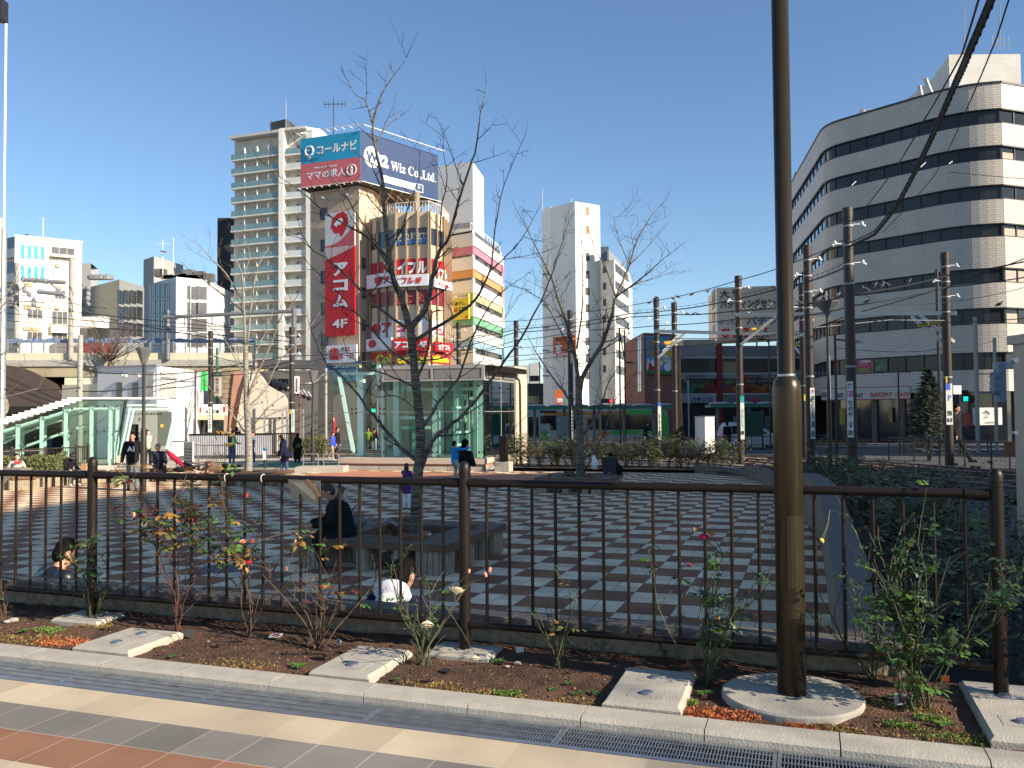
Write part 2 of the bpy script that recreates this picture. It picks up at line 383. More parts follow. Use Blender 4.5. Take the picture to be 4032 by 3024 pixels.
litter('green_moss',2600,M('moss_green',(.14,.22,.04),.9,0,.5,20),.004,.010,None,6,1.4,.02,clump=[(.62,4.47,.14),(.4,4.55,.06),(.55,4.7,.06),(-.62,4.6,.04),(-5.1,4.75,.1),(-1.55,4.42,.06)])
# weeds: small rosettes
m_leafg=M('leaf_green',(.07,.15,.025),.55,0,.35,12,spec=.4)
m_leafd=M('leaf_dark_green',(.035,.075,.022),.42,0,.35,12,spec=.5)
m_leafo=M('leaf_olive',(.10,.12,.035),.5,0,.4,12)
m_leafy=M('leaf_yellow',(.27,.15,.03),.6,0,.4,15)
m_leafr=M('leaf_maroon',(.12,.03,.02),.5,0,.4,15)
def weed(u,v,r,n,seed,label):
 R_=random.Random(seed);mb=MB();c=UV(u,v,-.01)
 for i in range(n):
  a=2*pi*i/n+R_.uniform(-.3,.3);L=r*R_.uniform(.7,1.1);d=Vector((cos(a),sin(a),R_.uniform(.15,.5)));s_=Vector((-sin(a),cos(a),0))*L*.28
  mb.add([c,c+d*L*.5+s_,c+d*L+Vector((0,0,-.01)),c+d*L*.5-s_,c+d*L*.5+Vector((0,0,-.006))],[(0,1,4),(1,2,4),(2,3,4),(3,0,4)])
 tag(mb.build('weed',m_leafg,org=tuple(c)),label,'weed','little green weeds in the soil')
for i,(px,py,r,lb)in enumerate([(*b4(200,1075),.06,'small green weed at the left end of the bed'),(*b4(480,1120),.045,'green weed left of the leftmost pad'),(*b4(1135,1255),.035,'green weed right of the leftmost pad'),(*b4(1500,1290),.03,'little green weed above the kerb joint left of middle'),(*b5(610,1380),.06,'leafy green weed left of the middle pad'),(*b5(1460,1490),.03,'tiny green weed right of the middle pad'),(*b6(580,1120),.055,'broad-leaved weed below the hanging white rose'),(*b6(1195,1300),.03,'small weed in the bare soil'),(*b6(1050,1355),.035,'small weed near the kerb right of bare soil'),(*b6(1270,1395),.04,'pale weed beside the golden moss'),(*b6(1420,1385),.035,'thin weed left of the right pad'),(*b7(290,1210),.055,'green weed left of the round concrete base'),(*b8(350,1300),.05,'green weed right of the round concrete base'),(*b8(640,1440),.06,'bright green weed left of the far right pad')]):
 p=onz(px,py,-.01);u=p.x*cos(TH)-p.y*sin(TH);v=p.x*sin(TH)+p.y*cos(TH);weed(u,v,r,7+i%3,50+i,lb)
# concrete pads
def pad(u0,u1,v0,v1,label,studs=True,z=.022):
 t=thing('concrete_pad',label,'concrete pad',tuple(UV((u0+u1)/2,(v0+v1)/2,0)),'concrete pads in the rose bed')
 c=UV((u0+u1)/2,(v0+v1)/2,z-.05);mb=MB();mb.box(c,(u1-u0,v1-v0,.1),-TH,.018);mb.build('slab',m_conc,t)
 if studs:
  for k,vv in enumerate((v0+(v1-v0)*.28,v0+(v1-v0)*.72)):
   q_=UV((u0+u1)/2,vv,z);mb=MB();mb.box((q_.x,q_.y,q_.z-.002),(.19,.15,.007),-TH);mb.build('mortar_patch',m_concd,t)
   mb=MB();mb.lathe([(.001,0),(.034,0),(.034,.008),(.028,.013),(.001,.014)],(q_.x,q_.y,q_.z+.0015),16);mb.build('lifting_stud',m_steel,t)
pad(-4.50,-4.05,4.37,4.88,'concrete pad left of the red-caned rose')
pad(-2.75,-2.36,4.37,4.94,'concrete pad in the middle, left of the white rose bush')
pad(-1.02,-.62,4.37,5.0,'concrete pad beside the round lamp base')
pad(.76,1.12,4.42,5.29,'long concrete pad under the right fence post',z=.024)
pad(-5.28,-4.86,4.93,5.22,'small concrete footing under the left fence post',False,.016)
pad(-2.28,-1.86,4.95,5.22,'small concrete footing under the middle fence post',False,.016)
t=thing('round_footing','round concrete footing under the bronze lamp pole','footing',tuple(UV(-.1,4.81,0)))
c=UV(-.1,4.81,-.09);mb=MB();mb.lathe([(.36,0),(.36,.095),(.35,.105),(.001,.107)],c,48);mb.build('disc',m_conc,t)
# lamp pole
t=thing('lamp_pole','thick bronze lamp pole standing in front of the fence','lamp post',tuple(UV(-.1,4.81,.015)))
c=UV(-.1,4.81,.0);mb=MB()
mb.lathe([(.0735,0),(.0735,1.60),(.0728,1.625),(.066,1.655),(.052,1.676),(.047,1.682),(.0445,1.684),(.0445,5.2)],c,40);mb.build('shaft',m_bronze,t,smooth='all')
mb=MB();k=[]
for a in(-115,-100,-85,-70,-55,-40,-25,-12):
 an=radians(a);k.append((c.x+.0765*cos(an),c.y+.0765*sin(an)))
for i in range(len(k)-1):
 mb.quad((*k[i],.42),(*k[i+1],.42),(*k[i+1],.95),(*k[i],.95));mb.quad((*k[i],.95),(*k[i+1],.95),(c.x+(k[i+1][0]-c.x)*.96,c.y+(k[i+1][1]-c.y)*.96,.95),(c.x+(k[i][0]-c.x)*.96,c.y+(k[i][1]-c.y)*.96,.95))
mb.build('access_door',m_bronze,t,smooth='all')
mb=MB();mb.lathe([(.0462,0),(.0468,.006),(.0462,.012)],(c.x,c.y,1.683),30);mb.build('collar',m_steel,t)
mb=MB();mb.lathe([(.05,0),(.25,.32),(.26,.35),(.02,.36)],(c.x,c.y,5.1),24);mb.build('lamp_head',m_bronze,t)
# fence
t=thing('railing','dark brown metal railing with round bars across the rose bed','railing',tuple(UV(-2.07,5.1,0)))
def pt_(u,z):return UV(u,5.10,z)
for u in(-8.07,-5.07,-2.07,.93):
 c=pt_(u,.0);mb=MB();mb.lathe([(.036,-.03),(.036,1.085),(.0335,1.088),(.0335,1.094),(.036,1.097),(.036,1.108),(.0335,1.111),(.0335,1.117),(.036,1.12),(.036,1.15),(.031,1.172),(.02,1.187),(.008,1.192)],c,24)
 mb.build('post',m_brown,t,smooth=True)
for k in range(3):
 a=-8.07+3*k
 for z,r,nm in((1.057,.025,'top_rail'),(.165,.022,'bottom_rail')):
  mb=MB();mb.cyl(pt_(a+.036,z),pt_(a+2.964,z),r,n=18)
  for uu,s_ in((a,1),(a+3,-1)):
   mb.cyl(pt_(uu+s_*.034,z),pt_(uu+s_*.15,z),r+.005,n=18)
  mb.build(nm,m_brown,t,smooth=True)
 for i in range(1,20):
  mb=MB();u=a+i*.15;mb.cyl(pt_(u,.16),pt_(u,1.05),.0105,n=10);mb.build('baluster',m_brown,t,smooth=True)
# notice sheet hung on the rail by white ties
t2=thing('notice_sheet','translucent sheet with brown cut-outs tied to the railing','sheet',tuple(pt_(-3.7,.9)))
mb=MB();pa=[at(1134,1888,5.86),at(1262,1893,5.80),at(1262,1990,5.84),at(1150,1966,5.92)];pa2=[p+Vector((0,.004,0))for p in pa]
mb.hexa([pa[3],pa[2],pa2[2],pa2[3],pa[0],pa[1],pa2[1],pa2[0]]);mb.build('film',M('film',(.28,.27,.23),.5,0,.05),t2)
mb=MB()
for(x,y)in((1210,1898),(1222,1912),(1234,1922),(1241,1934),(1250,1948),(1218,1902)):
 c=at(x,y,5.80);mb.ell(c,(.016,.003,.02),10,6)
mb.build('leaf_cutouts',M('cutout',(.10,.06,.03),.8,0,.1),t2)
mb=MB()
for uu in(-3.57,-3.87):
 ring=[pt_(uu,1.057)+(UV(0,1)-UV(0,0))*(.029*cos(2*pi*i/12))+Vector((0,0,.029*sin(2*pi*i/12)))for i in range(13)];mb.tube(ring,.0025,5)
mb.build('zip_ties',m_white,t2)
# low wall with coping between bed and plaza
m_cop=M('coping_granite',(.165,.145,.125),.85,0,.1,20,.1,100,spec=.15)
m_split=M('split_block',(.27,.215,.15),.95,0,.35,22,1.0,28)
t=thing('planter_wall','low split-face block wall with grey coping behind the railing','wall',tuple(UV(-3,5.35,0)))
mb=MB()
k=0;u=-9.0
while u<.5:
 wd=.148;nseg=5
 for i in range(nseg):
  for j in range(4):
   a0=u+wd*i/nseg;a1=u+wd*(i+1)/nseg;za=-.05+.2*j/4;zb=-.05+.2*(j+1)/4
   ff=lambda a,z:5.352-(.012+.010*nz(a*1.0,z*1.3,28)+.006*nz(a,z,70)if(u+.004<a<u+wd-.004 and-.04<z<.14)else 0)
   mb.quad(P(a0,ff(a0,za),za),P(a1,ff(a1,za),za),P(a1,ff(a1,zb),zb),P(a0,ff(a0,zb),zb))
 u+=.152
mb.build('block_face',m_split,t)
mb=MB();mb.box(UV(-4.2,5.385,-.35),(9.5,.06,1.0),-TH);mb.build('core',m_concd,t)
mb=MB()
for i in range(16):
 a=-9.0+i*.6;mb.box(UV(a+.297,5.34,.172),(.594,.19,.036),-TH,.004)
mb.build('coping',m_cop,t)
# side wall of the plaza, stepping down and curving away
def wallpath(pts,zt,wd,label,mface,ghost=0):
 t=thing('plaza_wall',label,'wall',tuple(UV(*pts[0],zt)))
 mb=MB();mc=MB();L=[UV(*p)for p in pts]
 dirs=[]
 for i in range(len(L)):
  d=(L[min(i+1,len(L)-1)]-L[max(i-1,0)]).normalized();dirs.append(Vector((d.y,-d.x,0)))
 for i in range(len(L)-1):
  for(off,dst,m_,z_lo,z_hi)in((0,wd,mb,-.2,-.035),(-.02,wd+.02,mc,-.035,0)):
   a0,a1=L[i]+dirs[i]*off,L[i]+dirs[i]*dst;c0,c1=L[i+1]+dirs[i+1]*off,L[i+1]+dirs[i+1]*dst
   def pz_(p,hi):
    z=zt+(z_hi if hi else z_lo)
    if not hi and m_ is mb:z=gz(p.y)-.1
    return Vector((p.x,p.y,z))
   m_.hexa([pz_(a0,0),pz_(a1,0),pz_(c1,0),pz_(c0,0),pz_(a0,1),pz_(a1,1),pz_(c1,1),pz_(c0,1)])
 mb.build('wall_body',mface,t,uv=True);mc.build('coping',m_cop,t);return t
m_blkw=brick('block_wall',(.24,.20,.15),(.09,.08,.06),.2,.2,.008,.9,.3)
arc=[(.20,5.4),(.20,8),(.20,11),(.20,14),(.17,16),(.08,17.4),(-.1,18.7)]
wallpath(arc,.19,.26,'grey-coped wall along the right edge of the plaza',m_blkw)
wallpath([(-.12,18.75),(-.3,20.6),(-.55,23),(-.9,26)],-.25,.26,'lower curved block wall beyond the lamp pole',m_blkw)
wallpath([(-.9,26),(-1.15,28),(-1.5,30.5),(-2.2,32.6)],-.52,.26,'curved block wall with stepped top behind the plaza',m_blkw)
wallpath([(-2.2,32.6),(-3.0,34),(-4.3,35.1)],-.72,.26,'farthest and lowest step of the curved block wall',m_blkw)
# ------------------------------------------------------------------ people
def cloth(name,c,v=.12):return M(name,c,.9,0,v,12,.3,60,spec=.2)
sk=M('skin',(.52,.27,.17),.55,0,.06,20);sk2=M('skin_pale',(.60,.34,.24),.55,0,.05,20)
hair_b=M('black_hair',(.005,.004,.0035),.8,0,.4,60,.2,160,spec=.12);hair_br=M('brown_hair',(.05,.025,.012),.5,0,.4,60,.5,160)
hair_g=M('grey_hair',(.22,.19,.17),.6,0,.3,60)
c_black=cloth('black_cloth',(.012,.012,.014));c_navy=cloth('navy_cloth',(.014,.016,.045));c_jean=cloth('jeans',(.07,.11,.20),.35);c_jeang=cloth('faded_jeans',(.14,.19,.22),.35)
c_grey=cloth('grey_cloth',(.42,.40,.38));c_white=cloth('white_cloth',(.75,.75,.80));c_dkg=cloth('charcoal_cloth',(.05,.045,.045));c_brown=cloth('brown_quilt',(.20,.13,.085));c_green=cloth('green_cloth',(.04,.12,.06))
c_must=cloth('mustard_cloth',(.25,.15,.04));c_purp=cloth('purple_knit',(.10,.04,.16),.6);c_sky=cloth('bright_blue_cloth',(.02,.25,.60));c_teal=cloth('teal_cloth',(.06,.16,.20));c_lime=cloth('olive_cloth',(.20,.26,.03))
c_fur=M('fur_trim',(.16,.10,.045),.95,0,.5,90,1.0,200);c_royal=cloth('royal_blue_cloth',(.05,.08,.45));c_camo=cloth('beige_pattern_cloth',(.35,.28,.2),.6);c_red=cloth('crimson_cloth',(.42,.02,.06))
c_plaid=M('checked_cloth',(.10,.11,.13),.9,0,.9,40)
shoe_w=M('white_shoe',(.7,.66,.64),.6,0,.1);shoe_b=M('black_shoe',(.02,.02,.02),.5,0,0)
def V(*a):return Vector(a)
def joints(pose,lean=0.0,turn=0.0,nod=0.0,**kw):
 """local space: facing -Y, feet on z=0, 1.70 m tall"""
 J={}
 sit=pose in('sit','slump')
 hz=kw.get('hipz',.50 if sit else.90)
 J['hip']=V(0,0,hz)
 up=V(0,-sin(lean),cos(lean))
 J['chest']=J['hip']+up*.34;J['neck']=J['hip']+up*.50
 hd=V(0,-sin(lean+nod),cos(lean+nod));J['head']=J['neck']+hd*.17
 J['hd']=hd;J['turn']=turn
 for s,k in((-1,'l'),(1,'r')):
  J['sh'+k]=J['neck']+V(s*.18,0,0)-up*.04
  J['hp'+k]=J['hip']+V(s*.085,0,-.02)
  ua=kw.get('ua'+k,V(s*.12,.02,-1));fa=kw.get('fa'+k,V(s*.02,-.22,-1))
  J['el'+k]=J['sh'+k]+ua.normalized()*.285;J['wr'+k]=J['el'+k]+fa.normalized()*.25
  J['hdr'+k]=kw.get('hn'+k,fa).normalized()
  th=kw.get('th'+k,V(s*.12,-1,0.02)if sit else V(s*.05,0,-1));sh=kw.get('sn'+k,V(0,.03,-1)if sit else V(s*.0,.02,-1))
  J['kn'+k]=J['hp'+k]+th.normalized()*.42
  an=J['kn'+k]+sh.normalized()*.41;J['an'+k]=an;J['ft'+k]=kw.get('fd'+k,V(s*.15,-1,0)).normalized()
 return J
def remesh(o,vx,smooth=0):
 m=o.modifiers.new('surface','REMESH');m.mode='VOXEL';m.voxel_size=vx;m.use_smooth_shade=True
 if smooth:
  s_=o.modifiers.new('soft','SMOOTH');s_.iterations=smooth;s_.factor=.5
def hand(mb,w,d,side):
 d=d.normalized();a=d.cross(V(0,0,1));a=a.normalized()if a.length>.2 else V(1,0,0);b=a.cross(d)
 mb.caps(w-d*.01,w+d*.06,.024,.034,8)
 for i,L in enumerate((.062,.072,.068,.052)):
  o_=a*((i-1.5)*.019);p=w+d*.08+o_;mid=p+d*L*.5-b*.006;mb.caps(p,mid,.0095,.009,6);mb.caps(mid,mid+(d*.8-b*.5).normalized()*L*.5,.009,.0075,6)
 t0=w+d*.02+a*(-.026);mb.caps(t0,t0-a*.03+d*.035,.011,.008,6)
def person(label,pos,yaw,J,sc=1.0,top=c_black,legs=c_jean,hair=hair_b,hairstyle='short',skin=sk,shoes=shoe_b,coat=0.0,bulk=1.0,hood=None,mask=False,cap=None,vx=.012,group='people in and around the plaza',hoodfur=False,sleeves=None):
 t=thing('person',label,'person',(0,0,0),group)
 hq=Matrix.Rotation(J['turn'],3,'Z');hd=J['hd'];H=J['head']
 tilt=V(0,0,1).rotation_difference(hd).to_matrix();hm=tilt@hq
 fw=hm@V(0,-1,0);rt=hm@V(1,0,0);q=hm.to_quaternion()
 b=MB()
 b.ell(H+hd*.012,(.074,.092,.108),14,10,q);b.ell(H+fw*.022-hd*.055,(.054,.062,.058),12,8,q)
 b.caps(H+fw*.088+hd*.008,H+fw*.106-hd*.022,.008,.014,8)
 for s in(-1,1):b.ell(H+rt*(.076*s)-hd*.008-fw*.0,(.012,.022,.032),8,6,q)
 b.ell(H+fw*.082-hd*.055,(.024,.01,.009),8,6,q)
 b.caps(J['neck']-hd*.03,H-hd*.06,.056,.050)
 b.caps(J['hip'],J['chest'],.125,.135,12);b.caps(J['chest'],J['neck']-hd*.05,.13,.085,12)
 for k,s in(('l',-1),('r',1)):
  b.caps(J['neck']-hd*.04,J['sh'+k],.06,.05);b.caps(J['sh'+k],J['el'+k],.045,.036);b.caps(J['el'+k],J['wr'+k],.036,.024)
  hand(b,J['wr'+k],J['hdr'+k],s)
  b.caps(J['hp'+k],J['kn'+k],.078,.054);b.caps(J['kn'+k],J['an'+k],.052,.036)
  b.caps(J['an'+k]+V(0,0,-.02),J['an'+k]+J['ft'+k]*.14-V(0,0,.045),.034,.03)
 o=b.build('body',skin,t);remesh(o,vx,2)
 b=MB();B=bulk
 b.caps(J['hip']+(J['hip']-J['chest']).normalized()*.02,J['chest'],.145*B,.152*B,14);b.caps(J['chest'],J['neck']-hd*.045,.15*B,.10,14)
 if coat:
  ln=coat;dn=V(0,0,-1)
  for k in 'lr':
   kd=(J['kn'+k]-J['hp'+k]).normalized();b.caps(J['hp'+k],J['hp'+k]+kd*min(ln,.42),.125*B,.125*B)
  if ln>.42:
   for k in 'lr':
    kd=(J['an'+k]-J['kn'+k]).normalized();b.caps(J['kn'+k],J['kn'+k]+kd*(ln-.42),.11*B,.11*B)
 for k in 'lr':
  b.caps(J['neck']-hd*.05,J['sh'+k],.075,.068*B);b.caps(J['sh'+k],J['el'+k],.066*B,.055*B)
  if sleeves!='short':b.caps(J['el'+k],J['wr'+k]-(J['wr'+k]-J['el'+k]).normalized()*.01,.054*B,.043*B)
 b.ell(J['neck']+V(0,0,.0)-hd*.01,(.085,.085,.04),12,6)
 o=b.build('coat' if coat else 'jacket',top,t);remesh(o,.016,2)
 b=MB()
 b.caps(J['hip'],J['hip']-V(0,0,.04),.125,.12,12)
 for k in 'lr':
  b.caps(J['hp'+k],J['kn'+k],.094,.070);d_=(J['an'+k]-J['kn'+k]).normalized();b.caps(J['kn'+k],J['an'+k]-d_*.03,.069,.056)
 o=b.build('trousers',legs,t);remesh(o,.015,2)
 for k in 'lr':
  b=MB();a=J['an'+k]+V(0,0,-.035);f=J['ft'+k]
  b.caps(a-f*.03,a+f*.15,.043,.038);b.caps(a-f*.03+V(0,0,.02),a+f*.02+V(0,0,.03),.042,.04)
  o=b.build('shoe',shoes,t);remesh(o,.012,1)
 b=MB()
 if hair:
  b.ell(H+hd*.034-fw*.012,(.084,.100,.100),14,10,q);b.ell(H-fw*.04-hd*.02,(.078,.07,.085),12,8,q)
  if hairstyle=='long':
   b.ell(H-fw*.045-hd*.12,(.085,.05,.12),12,8,q)
   for s in(-1,1):b.caps(H+rt*.07*s+hd*.03,H+rt*.075*s-hd*.14,.022,.02)
  zc=H+hd*.062
  keep=[]
  ob=b.build('hair',hair,t)
  me=ob.data;import bmesh as _bm
  bm=_bm.new();bm.from_mesh(me);dl=[]
  for f_ in bm.faces:
   c_=f_.calc_center_median()-H
   if c_.dot(fw)>.025 and c_.dot(hd)<.058 and abs(c_.dot(rt))<.066:dl.append(f_)
   elif c_.dot(fw)>.05 and c_.dot(hd)<.058:dl.append(f_)
  _bm.ops.delete(bm,geom=dl,context='FACES');bm.to_mesh(me);bm.free();me.polygons.foreach_set('use_smooth',[True]*len(me.polygons))
 b=MB()
 for s in(-1,1):b.ell(H+fw*.083+rt*.03*s+hd*.012,(.011,.008,.006),8,6,q)
 for s in(-1,1):b.caps(H+fw*.088+rt*.016*s+hd*.032,H+fw*.078+rt*.046*s+hd*.032,.004,.003,6)
 b.build('eyes',m_blk,t)
 if mask:b=MB();b.ell(H+fw*.052-hd*.035,(.060,.062,.045),12,8,q);b.build('face_mask',m_white,t,smooth='all')
 if cap:
  b=MB();b.ell(H+hd*.055-fw*.005,(.092,.106,.075),14,8,q);b.ell(H+hd*.035+fw*.12,(.07,.06,.01),12,6,q);b.build('cap',cap,t,smooth='all')
 if hood:
  b=MB();nb=J['neck']-fw*.09+hd*.02;b.ell(nb,(.155,.085,.085),14,8,q);b.ell(nb-hd*.09-fw*.03,(.09,.06,.09),12,8,q)
  for s in(-1,1):b.caps(J['neck']-fw*.06+rt*.1*s,J['neck']+fw*.07+rt*.06*s-hd*.04,.05,.035)
  o=b.build('hood',hood,t);remesh(o,.014,2)
  if hoodfur:
   b=MB();pr=[J['neck']-fw*.03+rt*.15+hd*.03,J['neck']-fw*.14+rt*.12+hd*.05,J['neck']-fw*.2+hd*.06,J['neck']-fw*.16-rt*.13+hd*.03,J['neck']+fw*.0-rt*.15-hd*.02,J['neck']+fw*.1-rt*.08-hd*.12]
   b.tube(pr,.034,8);b.build('fur_trim',c_fur,t,smooth='all')
 t.location=pos;t.rotation_euler=(0,0,yaw);t.scale=(sc,sc,sc);t['_o']=(0,0,0)
 return t
def stand(label,hx,hy,Y,yaw,J,**kw):
 p=at(hx,hy,Y);g=gz(Y);top=J['head'].z+.14;sc=(p.z-g)/top
 return person(label,(p.x,Y,g),yaw,J,sc,**kw)
def seated(label,hx,hy,Y,yaw,J,**kw):
 g=kw.pop('g',gz(Y));p=at(hx,hy,Y);sc=(p.z-g)/(J['head']+J['hd']*.13).z
 off=Matrix.Rotation(yaw,3,'Z')@(J['head']*sc)
 return person(label,(p.x-off.x,Y-off.y,g),yaw,J,sc,**kw)
def accessory(t,name,mb,mat,smooth='all'):
 o=mb.build(name,mat,t,smooth=smooth);return o
R9=radians(90)
# standing man with letters on his sweater
J=joints('stand',.02,turn=-.35,ual=V(-.3,.02,-1),uar=V(.32,.02,-1),fal=V(-.1,-.15,-1),far=V(.15,-.2,-1))
p_ai=stand('standing man in open black jacket with two white letters on his sweater',523,1700,27.7,.15,J,top=c_black,legs=c_jeang,bulk=1.22,shoes=shoe_b,vx=.010)
# bag beside him
# walker with backpack
J=joints('stand',.08,uar=V(.1,-.2,-1),far=V(0,-1,-.1),thl=V(-.05,-.35,-1),snl=V(0,.1,-1),thr=V(.05,.3,-1),snr=V(0,.5,-1))
p_bp=stand('person in dark hooded coat walking with a blue backpack',226,1693,41.5,1.0,J,top=c_dkg,legs=c_jean,coat=.3,hood=c_black,shoes=shoe_w)
mb=MB();mb.box(V(0,.22,1.18),(.30,.17,.44),0,.05);accessory(p_bp,'backpack',mb,c_royal,False)
# woman in grey top behind the lamp
J=joints('stand',.0,turn=.2,uar=V(.05,-.5,-1),far=V(-.1,-.8,.9),thr=V(.03,-.2,-1),ual=V(-.1,-.2,-1))
p_wg=stand('woman in pale grey top and black shorts with a spotted bag',581,1691,44,1.2,J,top=c_grey,legs=c_black,hairstyle='long',mask=True)
mb=MB();mb.ell(V(-.02,.2,.92),(.16,.1,.16),12,8);accessory(p_wg,'spotted_bag',mb,M('spotted',(.10,.09,.16),.9,0,.9,60))
# man in green jacket
J=joints('stand',.05,nod=.35,ual=V(-.1,-.2,-1),fal=V(.1,-1,-.2),uar=V(.1,-.2,-1),far=V(-.1,-1,-.2),thl=V(0,-.1,-1))
p_gj=stand('man in green and navy jacket with mustard waist bag, seen from behind',913,1693,44.3,2.7,J,top=c_green,legs=c_jean,shoes=shoe_w,hood=c_must)
mb=MB();mb.box(V(0,.17,.98),(.26,.1,.2),.2,.04);accessory(p_gj,'waist_bag',mb,c_must,False)
mb=MB();mb.box(V(0,.14,1.25),(.26,.04,.3),0,.015);accessory(p_gj,'navy_back_panel',mb,c_navy,False)
# half hidden walker
J=joints('stand',.05,thl=V(0,-.4,-1),thr=V(0,.3,-1),uar=V(.3,.5,-1),far=V(.2,.2,-1))
stand('walking person half hidden by the pale trunk, teal sleeve and jeans',992,1700,45.5,1.5,J,top=c_teal,legs=c_jean,shoes=shoe_w)
# woman in navy coat leaning forward
J=joints('stand',.22,nod=.1,ual=V(0,-.1,-1),fal=V(0,-.4,-1),uar=V(0,-.2,-1),far=V(0,-.2,-1),thl=V(0,-.25,-1),thr=V(0,.15,-1))
p_nv=stand('woman in navy coat walking left with a shoulder bag',1121,1711,34.5,-1.1,J,top=c_navy,legs=c_jean,coat=.2,hood=c_navy,hairstyle='long',hair=hair_b)
mb=MB();mb.ell(V(.24,.08,.86),(.1,.2,.12),12,8);mb.tube([V(.2,.0,1.36),V(.25,.06,1.1),V(.25,.1,.95)],.012,5);accessory(p_nv,'shoulder_bag',mb,c_navy)
J=joints('stand',.05,uar=V(.25,.1,-1))
stand('person in long black quilted coat standing by the pole',1171,1706,46,2.9,J,top=c_black,legs=c_black,coat=.62,bulk=1.15,hood=c_black)
J=joints('stand',.03,thl=V(0,-.3,-1),thr=V(0,.25,-1))
stand('adult in black beside the glass elevator, walking right',1327,1681,50,1.3,J,top=c_black,legs=c_dkg)
J=joints('stand',.03,thl=V(0,-.2,-1),thr=V(0,.4,-1),snr=V(0,.6,-1))
stand('person in royal blue top and patterned trousers by the elevator',1309,1700,49,1.2,J,top=c_royal,legs=c_camo,shoes=shoe_w)
J=joints('stand',.0,ual=V(-.4,0,-1),uar=V(.4,0,-1))
stand('woman in olive jacket seen through the elevator glass',1450,1684,62,.2,J,top=c_lime,legs=c_dkg,hairstyle='long',hair=hair_br)
J=joints('stand',.0)
stand('person in black with orange collar seen through the elevator glass',1474,1683,62.5,2.8,J,top=c_black,legs=c_grey,hood=M('orange_cloth',(.6,.14,.05),.9))
# man holding a toddler, back to the camera
J=joints('stand',.04,nod=.05,ual=V(-.12,-.35,-1),fal=V(.9,-.5,.2),uar=V(.35,-.4,-1),far=V(.2,-1,.3),thl=V(0,-.05,-1),thr=V(0,.1,-1))
p_fa=stand('man in black jacket and jeans holding a toddler on his arm',1828,1727,20.6,2.35,J,top=c_black,legs=c_jean,vx=.010)
J=joints('sit',.0,hipz=.5,ual=V(-.2,-1,.0),fal=V(.2,-1,.2),uar=V(.2,-1,.1),far=V(0,-1,.1),thl=V(-.4,-.5,-.9),thr=V(.5,-.4,-.9),snl=V(0,.3,-1),snr=V(0,.2,-1))
hp=at(1795,1735,20.4);sc=.60
person('toddler in bright blue vest carried by the man in black',(hp.x-.03,20.4,hp.z-1.30*sc),2.0,J,sc,top=c_sky,legs=c_grey,skin=sk2,vx=.016)
# little girl
J=joints('stand',.0,uar=V(.2,-.6,-.6),far=V(-.3,-.2,1),ual=V(-.1,-.3,-1))
stand('little girl in purple patterned dress and white tights',1601,1822,21,2.6,J,top=c_purp,legs=c_white,coat=.2,hair=hair_br,hairstyle='long',shoes=shoe_b,skin=sk2)
# woman sitting on the near tree bench
J=joints('sit',.30,nod=.35,hipz=.50,ual=V(-.1,-.3,-1),fal=V(.15,-1,-.1),uar=V(.1,-.3,-1),far=V(-.15,-1,-.1),thl=V(-.05,-1,-.25),thr=V(.1,-1,-.2),snl=V(0,-.05,-1),snr=V(0,.15,-1))
p_w=seated('woman in black padded coat with fur-trimmed hood sitting on the near tree bench',1290,1908,12.75,-1.25,J,g=gz(12.7),top=c_black,legs=c_black,coat=.36,bulk=1.25,hood=c_grey,hoodfur=True,hair=hair_br,shoes=c_red,vx=.009)
# boy and man sitting against the near wall
J=joints('slump',.22,nod=.30,turn=-.15,hipz=.30,thl=V(-.12,-1,.25),thr=V(.12,-1,.25),fal=V(.2,-1,-.1),far=V(-.2,-1,-.1))
seated('boy with black hair and white hood sitting with his back to the near wall',1590,2203,6.5,2.75,J,g=gz(6.6),top=c_navy,legs=c_jean,hood=c_white,bulk=1.1,vx=.007)
J=joints('slump',.2,nod=.3,turn=-.3,hipz=.33,thl=V(-.12,-1,.25),thr=V(.12,-1,.25),fal=V(.2,-1,-.1),far=V(-.2,-1,-.1))
seated('man in shiny dark jacket sitting low behind the left fence post',262,2126,7.65,2.5,J,g=gz(7.4),top=M('nylon_black',(.012,.014,.022),.35,0,.2,10,.3,20),legs=c_jean,bulk=1.25,vx=.007)
# seated people on the left benches
J=joints('sit',-.15,nod=.1,turn=.5,hipz=.5,ual=V(-.5,.2,-1),fal=V(0,-.5,-.8),uar=V(.4,-.2,-1),far=V(.1,-1,.0),thr=V(.2,-1,.35),snr=V(.1,-.3,-1),thl=V(-.1,-1,.05))
p_mk=seated('reclining man in grey sweatshirt with a red box print and white mask',66,1785,28.9,.7,J,g=gz(28.9),top=c_grey,legs=c_jean,mask=True,shoes=shoe_w,vx=.011)
J=joints('sit',.35,nod=.5,hipz=.5,ual=V(-.1,-.2,-1),fal=V(.1,-1,-.2),uar=V(.1,-.2,-1),far=V(-.1,-1,-.2))
seated('person in black fleece and cap bent over on the left bench',284,1786,30,.95,J,g=gz(30),top=c_black,legs=c_plaid,cap=c_dkg,shoes=shoe_w,vx=.011)
J=joints('sit',.05,turn=.7,hipz=.5,uar=V(.25,-.1,-1),far=V(-.1,-1,-.3),ual=V(-.2,-.2,-1),fal=V(.1,-1,-.2),thr=V(.25,-1,0))
seated('elderly man with thin white hair in dark quilted jacket, sitting with hands on knees',623,1746,32.3,.45,J,g=gz(32.3),top=cloth('dark_quilt',(.025,.028,.042)),legs=c_dkg,hair=hair_g,bulk=1.25,vx=.011)
J=joints('slump',.5,nod=.6,hipz=.5,fal=V(.2,-1,-.4),far=V(-.2,-1,-.4),ual=V(-.1,-.5,-1),uar=V(.1,-.5,-1))
